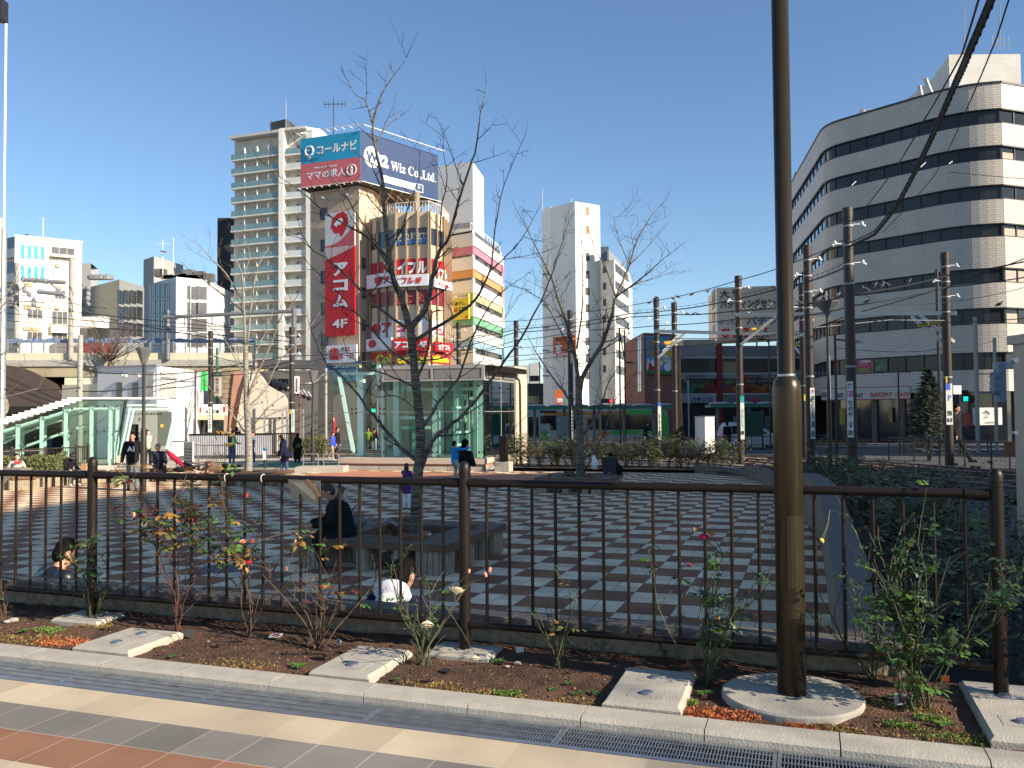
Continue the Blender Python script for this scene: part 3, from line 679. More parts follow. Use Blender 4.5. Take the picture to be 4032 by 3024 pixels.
seated('hunched person in dark coat seen from behind on the far tree bench',2404,1789,27.3,2.9,J,g=gz(27.3),top=c_dkg,legs=c_black,bulk=1.35,hair=hair_b)
# sleeper on the left tree bench
J=joints('stand',.0,ual=V(-.1,-.6,-1),fal=V(.3,-.8,.2),uar=V(.1,-.6,-1),far=V(-.2,-.9,.1),thl=V(0,-.6,-1),snl=V(0,.4,-1),thr=V(0,-.5,-1),snr=V(0,.5,-1))
t=person('person in brown quilted jacket lying asleep on the left tree bench',(0,0,0),0,J,.95,top=c_brown,legs=c_black,cap=c_navy,bulk=1.35)
p=at(775,1848,29.3);t.rotation_euler=(0,radians(-90),0);t.location=(p.x+1.62,29.35,gz(29.3)+.60)
# street people
J=joints('sit',.15,hipz=.95,thl=V(0,-.7,-.7),thr=V(0,-.4,-1),ual=V(0,-.8,-.8),fal=V(0,-1,-.2),uar=V(0,-.8,-.8),far=V(0,-1,-.2))
p=at(2541,1667,67)
cy=person('cyclist in navy jacket riding past the bus',(p.x,67,gz(67)+.02),1.45,J,1.12,top=c_navy,legs=c_navy,mask=True,vx=.016)
J=joints('stand',.0)
stand('dark standing figure in hat in front of the white van',2863,1661,61,3.0,J,top=c_black,legs=c_black,coat=.35,cap=c_black,hair=hair_b)
J=joints('stand',.1,thl=V(0,-.4,-1),thr=V(0,.3,-1))
stand('pedestrian in grey and jeans walking past the calligraphy hoarding',3824,1642,75,-1.2,J,top=c_grey,legs=c_jean)
J=joints('stand',.12,thl=V(0,-.7,-1),snl=V(0,-.5,-1),thr=V(0,.2,-1))
stand('person in black striding behind the right catenary pole',3752,1590,38.8,.9,J,top=c_black,legs=c_black,coat=.2)
J=joints('stand',.0)
stand('old man in beige coat beyond the left fence',905,1682,53,.4,J,top=c_grey,legs=c_dkg,hair=hair_g)
stand('person with black backpack beyond the left fence',932,1680,53.5,3.0,joints('stand'),top=c_black,legs=c_dkg)
def textmesh(s,size,bold=0.0,sx=1.0,ext=0.004,align='CENTER',shear=0):
 c=bpy.data.curves.new('txt','FONT');c.body=s;c.size=size;c.offset=bold;c.extrude=ext;c.align_x=align;c.align_y='CENTER';c.shear=shear;c.resolution_u=2;c.space_line=.95
 o=bpy.data.objects.new('txt',c);COL.objects.link(o);o.scale=(sx,1,1)
 dg=bpy.context.evaluated_depsgraph_get();me=bpy.data.meshes.new_from_object(o.evaluated_get(dg));me.transform(Matrix.Diagonal((sx,1,1,1)))
 bpy.data.objects.remove(o);bpy.data.curves.remove(c);return me
def lettering(name,s,size,mat,mtx,parent=None,**kw):
 fit=kw.pop('fit',None);me=textmesh(s,size,**kw)
 if fit:
  xs=[v.co.x for v in me.vertices];ys=[v.co.y for v in me.vertices]
  if xs:
   fx=fit[0]/max(1e-6,max(xs)-min(xs));fy=fit[1]/max(1e-6,max(ys)-min(ys))if fit[1]else fx
   cx=(max(xs)+min(xs))/2;cy=(max(ys)+min(ys))/2
   me.transform(Matrix.Diagonal((fx,fy,1,1))@Matrix.Translation((-cx,-cy,0)))
 me.materials.clear();me.materials.append(mat);me.transform(mtx)
 if parent is not None and '_o' in parent:me.transform(Matrix.Translation(-Vector(parent['_o'])))
 o=bpy.data.objects.new(name,me);COL.objects.link(o)
 if parent is not None:o.parent=parent
 return o
def fmtx(p,right,up):
 r_=Vector(right).normalized();u_=Vector(up).normalized();n_=r_.cross(u_)
 m=Matrix(((r_.x,u_.x,n_.x),(r_.y,u_.y,n_.y),(r_.z,u_.z,n_.z))).to_4x4();m.translation=Vector(p);return m
lettering('letter_print','A1',.2,m_wt,fmtx((.0,-.195,1.22),(1,0,0),(0,-.02,1)),p_ai,bold=.012,fit=(.20,.15))
mb=MB();mb.box(V(.0,-.165,.98),(.26,.01,.09),0);accessory(p_mk,'box_print',mb,m_red,False)
# shiny wheeled things: stroller
t=thing('stroller','crimson folding pushchair beside the elderly man','stroller',tuple(gat(735,31.5)))
A=lambda x,y:at(*z2(x,y),31.5)
mb=MB();mb.tube([A(890,530),A(1000,640),A(1180,790),A(1260,860)],.02,6);mb.tube([A(960,560),A(1150,800),A(1000,900)],.018,6);mb.tube([A(1080,760),A(1080,850),A(1400,905)],.018,6);mb.build('frame',m_dark,t)
mb=MB();mb.tube([A(920,560),A(1000,640),A(1120,740),A(1230,830)],[.05,.11,.10,.05],10);mb.build('seat_cover',c_red,t,smooth='all')
mb=MB();mb.tube([A(1210,760),A(1300,820),A(1410,860)],[.05,.09,.04],10);mb.build('footmuff',c_dkg,t,smooth='all')
mb=MB();mb.ell(A(1150,880),(.26,.2,.1));mb.build('basket',c_black,t,smooth='all')
for x in(1030,1400):
 c=gat(z2(x,0)[0],31.5,.14);mb=MB();mb.tube([c+V(.12*cos(a*pi/8),0,.12*sin(a*pi/8))for a in range(17)],.02,6);mb.build('wheel',m_dark,t)
# ------------------------------------------------------------------ benches
m_wood=M('weathered_planks',(.15,.11,.075),.85,0,.3,4,.3,60);m_woode=M('plank_edge',(.20,.10,.055),.85,0,.3,4)
m_flute=M('fluted_concrete',(.38,.31,.215),.9,0,.15,8,.3,60)
def legblock(mb,c,wx,wy,h,rz):
 mb.box(c+V(0,0,h/2),(wx,wy,h),rz)
 ca,sa=cos(rz),sin(rz)
 for ax,L,Wd in((0,wx,wy),(1,wy,wx)):
  n=max(2,int(L/.075));
  for i in range(n):
   o_=-L/2+L*(i+.5)/n
   for s in(-1,1):
    for zz in(.26,.74):
     lx,ly=(o_,s*(Wd/2+.006))if ax==0 else(s*(Wd/2+.006),o_);dx,dy=(L/n-.018,.02)if ax==0 else(.02,L/n-.018)
     mb.box((c.x+lx*ca-ly*sa,c.y+lx*sa+ly*ca,c.z+h*zz),(dx,dy,h*.46),rz)
def ringbench(cx,cy,rz,label,S_=2.25,wd=.58,gap=True):
 g=gz(cy);t=thing('tree_bench',label,'bench',(cx,cy,g),'square plank benches round the plaza trees');C=V(cx,cy,g);ca,sa=cos(rz),sin(rz)
 def L(x,y,z):return V(cx+x*ca-y*sa,cy+x*sa+y*ca,g+z)
 h=S_/2
 for k in range(4):
  a=rz+k*R9;mb=MB();c4,s4=cos(k*R9),sin(k*R9)
  n=12
  for i in range(n):
   x=-h+wd*0+(S_-wd)*(i+.5)/n
   px,py=x*c4-(-h+wd/2)*s4,x*s4+(-h+wd/2)*c4
   mb.box(L(px,py,.435),((S_-wd)/n-.008,wd,.035),a)
  mb.build('seat_planks',m_wood,t)
  mb=MB();px,py=0*c4-(-h+.02)*s4,0*s4+(-h+.02)*c4;mb.box(L(px,py,.385),(S_-.01-.004*(k%2),.045,.062),a);px,py=-(-h+wd-.03)*s4,(-h+wd-.03)*c4;mb.box(L(px,py,.385),(S_-2*wd,.04,.062),a);mb.build('edge_beam',m_woode,t)
  for x,wx in((-h+.2,.30),(.0-.18,.16),(.42,.16)):
   px,py=x*c4-(-h+wd/2)*s4,x*s4+(-h+wd/2)*c4;mb=MB();legblock(mb,L(px,py,0),wx,wd-.14,.352,a);mb.build('leg',m_flute,t)
  mb=MB();px,py=.55*c4-(-h+.32)*s4,.55*s4+(-h+.32)*c4;c_=L(px,py,.49);mb.box(c_,(.34,.1,.075),a+.3,.012);mb.build('armrest',m_woode,t)
 mb=MB();q_=h-wd-.02;mb.prism([tuple(L(x,y,0))[:2]for x,y in((-q_,-q_),(q_,-q_),(q_,q_),(-q_,q_))],g+.002,g+.03);mb.build('soil_bed',m_soil,t);return t
TC=at(1635,2100,13.35)
ringbench(TC.x-.12,13.35,-TH,'square wooden bench round the near middle tree',2.4)
RCn=gat(2284,26.3);ringbench(RCn.x,26.3,-TH,'square wooden bench round the right tree')
LCn=gat(975,30);ringbench(LCn.x,30.0,-TH,'square wooden bench round the left tree, with the sleeper on it')
def bench(x0,x1,Y0,Y1,label):
 a=gat(x0,Y0);b=gat(x1,Y1);d=(b-a);L=hypot(d.x,d.y);rz=atan2(d.y,d.x);g=gz((Y0+Y1)/2);c=(a+b)/2
 t=thing('plank_bench',label,'bench',(c.x,c.y,g),'plank benches at the left of the plaza');n=V(-sin(rz),cos(rz),0)
 mb=MB();k=int(L/.14)
 for i in range(k):
  p=a+d*((i+.5)/k)+n*.24;mb.box((p.x,p.y,g+.435),(L/k-.008,.5,.035),rz)
 mb.build('seat_planks',m_wood,t)
 mb=MB();p=c+n*.0;mb.box((p.x,p.y,g+.385),(L,.045,.062),rz);mb.build('edge_beam',m_woode,t)
 for f in(.12,.5,.88):
  p=a+d*f+n*.24;mb=MB();legblock(mb,V(p.x,p.y,g),.3,.38,.352,rz);mb.build('leg',m_flute,t)
bench(45,142,28.0,28.3,'plank bench under the man in grey sweatshirt');bench(176,300,29.3,30.3,'plank bench under the bent person in black');bench(440,605,31.2,32.0,'plank bench behind the man with lettered sweater');bench(330,420,31.0,31.4,'short plank bench left of the lettered man')
bench(612,700,32.1,32.4,'plank bench under the elderly man')
p=gat(20,28.2);mb=MB();mb.box((p.x,p.y+.3,p.z+.35),(1.0,.7,.7));tag(mb.build('block_planter',m_blkw,uv=True,org=tuple(p)),'low block planter at the left edge of the plaza','planter')
# things on the benches
mb=MB();c=at(1400,2055,12.9);mb.ell(c,(.16,.11,.12),12,8);mb.tube([c+V(-.1,0,.1),c+V(0,0,.24),c+V(.1,0,.1)],.012,6);tag(mb.build('handbag',M('grey_bag',(.12,.14,.15),.7,0,.3,10),smooth='all',org=tuple(c)),'grey handbag on the bench behind the seated woman','bag')
mb=MB();c=at(1520,2085,12.45);R_=random.Random(3);vs=[];
for i in range(9):
 for j in range(7):vs.append(c+V((i-4)*.045,(j-3)*.05,.03+.10*max(0,sin((i+.5)/9*pi))+R_.uniform(-.02,.02)))
mb.add(vs,[(i*7+j,i*7+j+1,(i+1)*7+j+1,(i+1)*7+j)for i in range(8)for j in range(6)])
m,n,l,b=newmat('patchwork');vt=n.new('ShaderNodeTexVoronoi');vt.inputs['Scale'].default_value=28;tc=n.new('ShaderNodeTexCoord');l.new(tc.outputs['Object'],vt.inputs['Vector']);hs=n.new('ShaderNodeHueSaturation');hs.inputs['Saturation'].default_value=.8;hs.inputs['Value'].default_value=.35;l.new(vt.outputs['Color'],hs.inputs['Color']);l.new(hs.outputs[0],b.inputs['Base Color'])
tag(mb.build('patterned_cloth',m,org=tuple(c)),'crumpled patchwork cloth lying on the near tree bench','cloth')
mb=MB();c=at(2340,1848,26.0);mb.tube([c,c+V(.02,0,.2),c+V(-.03,0,.42)],[.09,.1,.05],8);tag(mb.build('plastic_bag',m_white,smooth='all',org=tuple(c)),'tall white plastic bag standing on the far tree bench','bag')
mb=MB();c=at(2438,1850,26.0);mb.ell(c,(.12,.1,.17));tag(mb.build('rucksack',c_black,smooth='all',org=tuple(c)),'small black rucksack beside the hunched person','bag')
mb=MB();c=at(332,1838,29.9);mb.box(c,(.18,.12,.24));mb.tube([c+V(-.06,0,.12),c+V(0,0,.22),c+V(.06,0,.12)],.006,5);tag(mb.build('paper_bag',M('kraft_paper',(.40,.24,.12),.9),org=tuple(c)),'brown paper bag beside the bent person','bag')
# ------------------------------------------------------------------ bare trees
def barkmat(name,c1,c2):
 m,n,l,b=newmat(name);tc=n.new('ShaderNodeTexCoord');mp=n.new('ShaderNodeMapping');mp.inputs['Scale'].default_value=(2,2,14);l.new(tc.outputs['Object'],mp.inputs[0])
 q=n.new('ShaderNodeTexNoise');q.inputs['Scale'].default_value=3;q.inputs['Detail'].default_value=6;l.new(mp.outputs[0],q.inputs[0])
 mr=n.new('ShaderNodeMapRange');mr.inputs[1].default_value=.38;mr.inputs[2].default_value=.62;l.new(q.outputs[0],mr.inputs[0])
 mx=n.new('ShaderNodeMix');mx.data_type='RGBA';l.new(mr.outputs[0],mx.inputs[0]);mx.inputs[6].default_value=(*c1,1);mx.inputs[7].default_value=(*c2,1);l.new(mx.outputs[2],b.inputs['Base Color']);b.inputs['Roughness'].default_value=.85
 bp=n.new('ShaderNodeBump');bp.inputs['Strength'].default_value=.6;bp.inputs['Distance'].default_value=.01;l.new(q.outputs[0],bp.inputs['Height']);l.new(bp.outputs[0],b.inputs['Normal']);return m
m_bark=barkmat('cherry_bark',(.05,.038,.028),(.20,.17,.13));m_bark2=barkmat('pale_bark',(.17,.15,.12),(.36,.33,.27));m_twig=M('twig_bark',(.034,.024,.020),.85,0,.25,5);m_twig2=M('twig_brown',(.14,.085,.06),.85,0,.25,5)
def smoothpath(pts,sub=3):
 out=[]
 for i in range(len(pts)-1):
  p0=pts[max(i-1,0)];p1=pts[i];p2=pts[i+1];p3=pts[min(i+2,len(pts)-1)]
  for k in range(sub):
   t=k/sub;out.append(.5*((2*p1)+(p2-p0)*t+(2*p0-5*p1+4*p2-p3)*t*t+(3*p1-p0-3*p2+p3)*t**3))
 out.append(pts[-1]);return out
def twig(mb,p,d,L,r,dep,R_,kink=.22,up=.12,buds=True,child=1.0):
 n=max(3,int(L/.12));pts=[p];q=Vector(p);dd=d.normalized()
 for i in range(n):
  dd=(dd+Vector((R_.gauss(0,kink),R_.gauss(0,kink),R_.gauss(0,kink*.8)+up))*.5).normalized();q=q+dd*(L/n);pts.append(q.copy())
  if dep>0 and R_.random()<.55*child and i<n-1:
   side=Vector((R_.gauss(0,1),R_.gauss(0,1),R_.gauss(.25,.6))).normalized();twig(mb,q,(dd*.6+side*.8),L*R_.uniform(.25,.5),r*.6,dep-1,R_,kink,up,buds,child)
 rs=[max(.0022,r*(1-i/n)+.0018)for i in range(n+1)]
 mb.tube(pts,rs,4 if r<.01 else 5,False)
 if buds:
  e=pts[-1];mb.add([e+Vector((.006,0,0)),e+Vector((-.003,.005,0)),e+Vector((-.003,-.005,0)),e+dd*.022,e-dd*.008],[(0,1,3),(1,2,3),(2,0,3),(1,0,4),(2,1,4),(0,2,4)])
def tree(name,label,Y,trunk,limbs,mt,ml,seed,tw=.24,twl=(.35,1.0),spread=1.0,dead=0,cat='tree',dep=2,thick=1.0,lw=1.0):
 R_=random.Random(seed);P0=[at(x,y,Y)for x,y in trunk[0]];P0[0].z=gz(Y)-.02
 t=thing(name,label,cat,tuple(P0[0]),'bare trees in the plaza')
 mb=MB();pp=smoothpath(P0);k=len(pp);r0,r1_=trunk[1]
 rs=[(r0+(r1_-r0)*i/(k-1))*(1+(.35 if i==0 else.1 if i==1 else 0))+R_.uniform(-.004,.004)for i in range(k)]
 mb.tube(pp,rs,14);mb.build('trunk',mt,t,smooth='all')
 mb=MB();mt_=MB();md=MB()
 for li,(pts,ra,rb,dy)in enumerate(limbs):
  n=len(pts);q=[]
  for i,(x,y)in enumerate(pts):q.append(at(x,y,Y+dy*(i/(n-1))**1.2))
  q=smoothpath(q);k=len(q);ra*=lw;rr=[ra+(rb-ra)*(i/(k-1))**.8 for i in range(k)]
  mb.tube([a+Vector((R_.gauss(0,.006),R_.gauss(0,.006),R_.gauss(0,.006)))if 0<i<k-1 else a for i,a in enumerate(q)],rr,8 if ra>.02 else 6)
  acc=0;nxt=tw*R_.uniform(.5,1.2)
  for i in range(1,k):
   seg=(q[i]-q[i-1]).length;acc+=seg
   if acc>nxt and i/k>.12:
    acc=0;nxt=tw*R_.uniform(.5,1.4);dirn=(q[i]-q[i-1]).normalized();f=i/k
    side=Vector((R_.gauss(0,1),R_.gauss(0,.9),R_.gauss(.35,.5))).normalized()
    twig(mt_,q[i],dirn*.7+side*spread,R_.uniform(*twl)*(1.15-.5*f),rr[i]*.35*thick+.0015,dep,R_)
    if dead and f>.35:
     for _ in range(dead):
      c=q[i]+side*R_.uniform(.1,.5)+Vector((R_.gauss(0,.15),R_.gauss(0,.1),R_.gauss(0,.15)));a=Vector((R_.gauss(0,1),R_.gauss(0,1),R_.gauss(0,1))).normalized()*.02;b=a.orthogonal().normalized()*.014
      md.add([c-a,c+b,c+a,c-b],[(0,1,2,3)])
  twig(mt_,q[-1],q[-1]-q[-2],R_.uniform(.2,.45),rb,1,R_)
 mb.build('limbs',ml,t,smooth='all');mt_.build('twigs',m_twig if ml is m_bark else m_twig2,t)
 if md.v:md.build('dead_leaves',M('dead_leaf',(.11,.045,.03),.8,0,.3,9),t)
 return t
T=[([(1612,1290),(1590,1205),(1575,1162),(1543,1081),(1530,990),(1515,850),(1503,700),(1480,590),(1469,490),(1492,400),(1531,328),(1600,228)],.052,.005,-.6),([(1469,490),(1440,400),(1400,370),(1358,300)],.010,.004,.1),([(1478,560),(1520,500),(1575,455)],.009,.004,.2),([(1534,1004),(1557,945),(1590,880),(1612,800),(1650,700),(1655,610)],.018,.004,.6),([(1618,1290),(1674,1216),(1695,1130),(1712,1050),(1733,980),(1769,930),(1823,729),(1868,601),(1893,450),(1914,337)],.048,.005,.5),([(1733,980),(1735,850),(1760,700),(1745,590)],.015,.004,-.5),([(1823,729),(1790,640),(1740,510)],.01,.004,.2),([(1624,1345),(1700,1300),(1823,1225),(1890,1150),(1935,1040),(1950,900),(1985,730),(2054,565)],.030,.004,.9),([(1935,1060),(2000,1000),(2060,930),(2110,840)],.013,.004,.5),([(1632,1510),(1680,1390),(1692,1300),(1684,1200),(1700,1100)],.022,.006,-.8),([(1660,1690),(1724,1587),(1805,1488),(1850,1352),(1900,1250),(1950,1170),(2030,1110)],.026,.005,1.0),([(1656,1850),(1700,1740),(1759,1684),(1827,1630),(1900,1540),(1980,1430),(2060,1320),(2120,1200),(2180,1060),(2230,900)],.036,.005,-1.2),([(1640,1810),(1592,1775),(1533,1712),(1465,1630),(1411,1553),(1352,1486),(1293,1440),(1260,1377),(1225,1300)],.034,.006,.9),([(1628,1440),(1597,1420),(1530,1370),(1455,1290),(1400,1230),(1330,1150),(1262,1085)],.022,.005,-1.0),([(1600,1290),(1507,1225),(1416,1144),(1353,1072),(1281,1013),(1213,968),(1180,890)],.024,.005,.7),([(1640,1530),(1560,1490),(1450,1450),(1370,1400),(1300,1410)],.016,.004,-.6),([(1648,1620),(1560,1560),(1480,1560),(1400,1510)],.012,.004,.6),([(1530,1010),(1514,997),(1456,920),(1388,820),(1333,725),(1275,671),(1207,617),(1160,560)],.015,.004,.9),([(1540,1060),(1455,942),(1365,888),(1275,834),(1184,753),(1098,694),(1049,653)],.018,.004,-.8),([(1625,1400),(1670,1420),(1760,1400),(1850,1330),(1930,1310),(2010,1220)],.014,.004,.5)]
tree('bare_tree','dark leafless tree growing from the near square bench, in front of the glass elevator',13.35,([(1635,2130),(1638,1960),(1650,1820),(1655,1700),(1642,1560),(1628,1420),(1614,1284)],(.088,.058)),T,m_bark,m_bark,11,tw=.24,twl=(.25,.9),dep=2,lw=1.12)
T=[([(2281,1540),(2272,1450),(2244,1315),(2199,1179),(2172,1093),(2140,1030),(2090,931),(2036,831)],.07,.008,-1),([(2281,1545),(2300,1470),(2371,1351),(2407,1247),(2425,1170),(2479,1044),(2506,953),(2556,863),(2592,818)],.085,.008,1.2),([(2425,1170),(2488,1125),(2545,1080),(2588,1039),(2656,985)],.035,.006,-1),([(2493,1121),(2560,1100),(2651,1071)],.02,.006,.8),([(2271,1374),(2294,1202),(2294,1066),(2289,931),(2270,860)],.03,.006,.6),([(2425,1170),(2389,1066),(2353,999),(2325,930)],.03,.006,-.7),([(2270,1420),(2200,1290),(2145,1193),(2080,1150),(2000,1112)],.03,.006,1.5),([(2290,1720),(2350,1640),(2371,1581),(2400,1500),(2450,1420)],.05,.006,1.5),([(2278,1680),(2249,1590),(2188,1500),(2130,1420),(2080,1330)],.045,.006,-1.2),([(2300,1860),(2370,1720),(2400,1640),(2430,1560),(2500,1480)],.03,.006,-1.5),([(2371,1351),(2440,1320),(2500,1240)],.02,.006,-1),([(2199,1179),(2150,1140),(2090,1110)],.02,.006,-.8),([(2479,1044),(2440,950),(2420,860),(2480,850)],.018,.005,.4),([(2480,1040),(2560,960),(2610,900)],.018,.005,.2)]
tree('bare_tree','leafless tree with a few dead leaves, standing in the right square bench',26.3,([(2284,1880),(2284,1750),(2280,1600),(2278,1480)],(.125,.10)),T,m_bark,m_bark,23,tw=.30,twl=(.5,1.5),dead=5,thick=.9)
T=[([(967,1360),(958,1184),(953,1080),(922,1000),(930,940)],.05,.007,-.7),([(957,1225),(880,1165),(809,1108),(752,1065),(735,1055)],.035,.006,1),([(946,1170),(889,1075),(837,1023),(785,966),(728,931)],.035,.006,-.8),([(974,1349),(993,1184),(1012,1065),(1050,985)],.045,.007,.8),([(968,1594),(1000,1500),(1069,1349),(1111,1240),(1173,1165),(1200,1100)],.05,.007,-1),([(963,1700),(920,1640),(860,1560),(800,1500),(755,1430)],.035,.007,.8),([(975,1500),(930,1420),(880,1330),(800,1270),(740,1230)],.03,.006,-1),([(975,1600),(1040,1540),(1100,1420),(1190,1330),(1260,1230)],.03,.006,1),([(990,1690),(1060,1600),(1150,1540)],.025,.006,-.6),([(985,1500),(1010,1380),(1060,1280),(1080,1200)],.028,.006,.4),([(953,1090),(985,1010),(960,930)],.02,.006,.3)]
tree('bare_tree','leafless pale-barked tree standing in the left square bench',30.0,([(975,1915),(980,1760),(972,1600),(968,1450),(967,1360)],(.135,.075)),T,m_bark2,m_bark2,37,tw=.32,twl=(.5,1.4),thick=.9)
T=[([(-190,1500),(-60,1330),(0,1215),(90,1130),(180,1080)],.03,.005,.3),([(-190,1600),(-60,1450),(30,1380),(130,1330)],.025,.005,-.4),([(-200,1750),(-50,1600),(40,1560),(150,1530)],.025,.005,.2),([(-190,1400),(-80,1200),(10,1180),(60,1090)],.02,.005,0)]
tree('bare_tree','leafless tree whose twigs reach in at the left edge',19.0,([(-230,2080),(-215,1800),(-200,1500),(-190,1300)],(.10,.05)),T,m_bark,m_bark2,41,tw=.28,twl=(.4,1.0))
R_=random.Random(5);T=[]
for i in range(26):
 a=R_.uniform(-1.2,1.2);L=R_.uniform(90,190);x0=430+R_.uniform(-10,10);T.append(([(x0,1420),(x0+sin(a)*L*.5,1420-cos(a)*L*.45),(x0+sin(a)*L*1.05,1420-cos(a)*L)],.05,.012,R_.uniform(-2,2)))
tree('bare_shrub_tree','brown twiggy tree behind the viaduct net',66,([(430,1500),(432,1460),(430,1415)],(.14,.1)),T,m_twig2,m_twig2,43,tw=.6,twl=(.6,1.3),dep=1,thick=1.6)
# ------------------------------------------------------------------ roses
m_cane=M('rose_cane_green',(.060,.068,.026),.7,0,.3,20);m_caner=M('rose_cane_red',(.085,.032,.024),.7,0,.35,20);m_caneb=M('rose_cane_brown',(.095,.058,.034),.8,0,.35,20)
def petal(name,c):return M(name,c,.6,0,.12,30,spec=.3)
pt_w=petal('cream_petals',(.85,.72,.50));pt_p=petal('pink_petals',(.70,.25,.22));pt_m=petal('magenta_petals',(.50,.03,.14));pt_r=petal('red_petals',(.50,.02,.03));pt_o=petal('peach_petals',(.80,.36,.18));pt_y=petal('yellow_petals',(.8,.62,.12));pt_d=petal('dried_petals',(.35,.16,.06))
def leafset(mb,p,d,s_,R_):
 d=d.normalized();side=d.cross(Vector((0,0,1)));side=side.normalized()if side.length>.1 else Vector((1,0,0));upv=side.cross(d)
 for(f,sd)in((1.0,0),(.62,1),(.62,-1),(.25,1),(.25,-1)):
  if R_.random()<.12:continue
  c=p+d*s_*1.9*f+side*sd*s_*.12;ld=(d*(1 if sd==0 else.45)+side*sd*.9+upv*R_.uniform(-.35,.15)).normalized();ls=ld.cross(upv).normalized()*s_*.36;L=s_*R_.uniform(.8,1.1);dn=upv*(-.12*s_)
  mb.add([c,c+ld*L*.35+ls*.85,c+ld*L*.75+ls*.7+dn,c+ld*L+dn*2,c+ld*L*.75-ls*.7+dn,c+ld*L*.35-ls*.85,c+ld*L*.5-upv*.07*s_],[(0,1,6),(1,2,6),(2,3,6),(3,4,6),(4,5,6),(5,0,6)])
def bloom(mb,p,r,R_,droop=0,tight=False):
 q=Quaternion((R_.gauss(0,1),R_.gauss(0,1),0),R_.uniform(.1,.6))if not droop else Quaternion((1,0,0),2.6)
 if tight:mb.ell(p,(r*.55,r*.55,r*.95),8,6,q);
 for ring,(n,rr,hh,op)in enumerate(((4,.35,1.0,.1),(5,.62,.95,.35),(6,.95,.7,.9))if not tight else((4,.5,1.0,.05),)):
  for i in range(n):
   a=2*pi*(i+ring*.4)/n+R_.uniform(-.2,.2);w_=1.1*pi/n+.25;vs=[]
   for(t_,k)in((0,.25),(.5,.85),(1.0,1.0)):
    for s in(-1,0,1):
     aa=a+s*w_*(.6+.4*t_);rad=r*(rr*k+op*.28*t_*t_)*(1+(.06 if s==0 else 0));vs.append(p+q@Vector((rad*cos(aa),rad*sin(aa),r*(hh*(t_-.35)*1.1-(.12 if s else 0)*t_))))
   mb.add(vs,[(0,1,4,3),(1,2,5,4),(3,4,7,6),(4,5,8,7)])
def rose(label,u,v,h,n,seed,cane=None,spread=.35,leaves=1.0,lmats=None,flowers=(),thorn=True,toward=None,lsize=.028,name='rose_bush',org=None,low=.25,z=-.02,nb=2):
 R_=random.Random(seed);c=UV(u,v,z)if org is None else Vector(org)
 t=thing(name,label,'rose bush',tuple(c),'rose bushes in the near bed' if org is None else 'rose bushes beyond the plaza')
 mc=MB();ml={};lmats=lmats or[m_leafg,m_leafd];tips=[]
 for i in range(n):
  a=2*pi*i/n+R_.uniform(-.5,.5);lean=spread*R_.uniform(.3,1.0);L=h*R_.uniform(.55,1.05);p=c+Vector((R_.gauss(0,.018),R_.gauss(0,.018),0))
  d=Vector((cos(a)*lean*1.3,sin(a)*lean*1.3,1))
  if toward:d+=Vector((toward[0],toward[1],0))*R_.uniform(.5,1)
  d.normalize();k=max(5,int(L/.07));pts=[p.copy()];q=p.copy()
  def walk(q,d,L,k,r,dep):
   pts=[q.copy()]
   for j in range(k):
    d=(d+Vector((R_.gauss(0,.15),R_.gauss(0,.15),R_.gauss(.03,.09)))).normalized();q=q+d*(L/k);pts.append(q.copy());f=(j+1)/k
    if R_.random()<.4*leaves and q.z-c.z>h*low:
     m_=R_.choice(lmats);mm=ml.setdefault(m_,MB());s2=Vector((R_.gauss(0,1),R_.gauss(0,1),R_.gauss(.1,.4)))
     for _ in range(2 if leaves>.8 else 1):leafset(mm,q,s2+Vector((R_.gauss(0,.6),R_.gauss(0,.6),0)),lsize*R_.uniform(.85,1.5),R_)
    if thorn and R_.random()<.6:
     s3=Vector((R_.gauss(0,1),R_.gauss(0,1),R_.gauss(0,.3))).normalized();mc.add([q+d*.006,q-d*.006,q+s3*.013],[(0,1,2)])
    if dep and R_.random()<.38 and.15<f<.92:
     s2=Vector((R_.gauss(0,1),R_.gauss(0,1),R_.gauss(.5,.3))).normalized();walk(q,(d*.6+s2*.7).normalized(),L*R_.uniform(.2,.45),max(3,int(L*.35/.06)),r*.6,dep-1)
   mc.tube(pts,[max(.0014,r*(1-.6*x/k))for x in range(k+1)],5,False);tips.append(pts[-1])
  walk(p,d,L,k,R_.uniform(.0035,.0065)*(1 if h>.5 else.8),nb)
 mc.build('canes',cane or m_cane,t)
 for m_,mm in ml.items():mm.build('leaves',m_,t)
 for(kind,fx,fy,Yd,r,mt)in flowers:
  p=at(fx,fy,Yd);mb=MB();bloom(mb,p,r,R_,droop=(kind=='droop'),tight=(kind=='bud'));mb.build('bloom' if kind!='bud' else 'bud',mt,t,smooth='all')
  base=min(tips,key=lambda s:(s-p).length)if tips else c;mb=MB();mid=(base+p)/2+Vector((.01,0,.0));mb.tube([base,mid,p-Vector((0,0,r*.4 if kind!='droop' else-r*.6))],[.003,.0025,.002],5);mb.build('stem',cane or m_cane,t)
 return t
def uvof(sx,sy,z=-.02):
 p=onz(sx,sy,z);return p.x*cos(TH)-p.y*sin(TH),p.x*sin(TH)+p.y*cos(TH)
autumn=[m_leafd,m_leafo,m_leafr,m_leafy]
u,v=uvof(10,2425);rose('thin rose canes at the left edge of the bed',u,v,.42,6,1,m_caneb,.3,.25,[m_leafo,m_leafg])
u,v=uvof(375,2452);rose('rose bush with fresh green leaves in front of the left fence post',u,v,.66,8,2,m_cane,.42,1.0,[m_leafg,m_leafg,m_leafo],low=.45)
u,v=uvof(696,2495);rose('tall red-caned rose with maroon and yellow leaves, left of the notice sheet',u,v,1.15,8,3,m_caner,.24,1.0,autumn,flowers=[('bud',*b4(1165,60),5.5,.02,pt_o)],low=.5,lsize=.037)
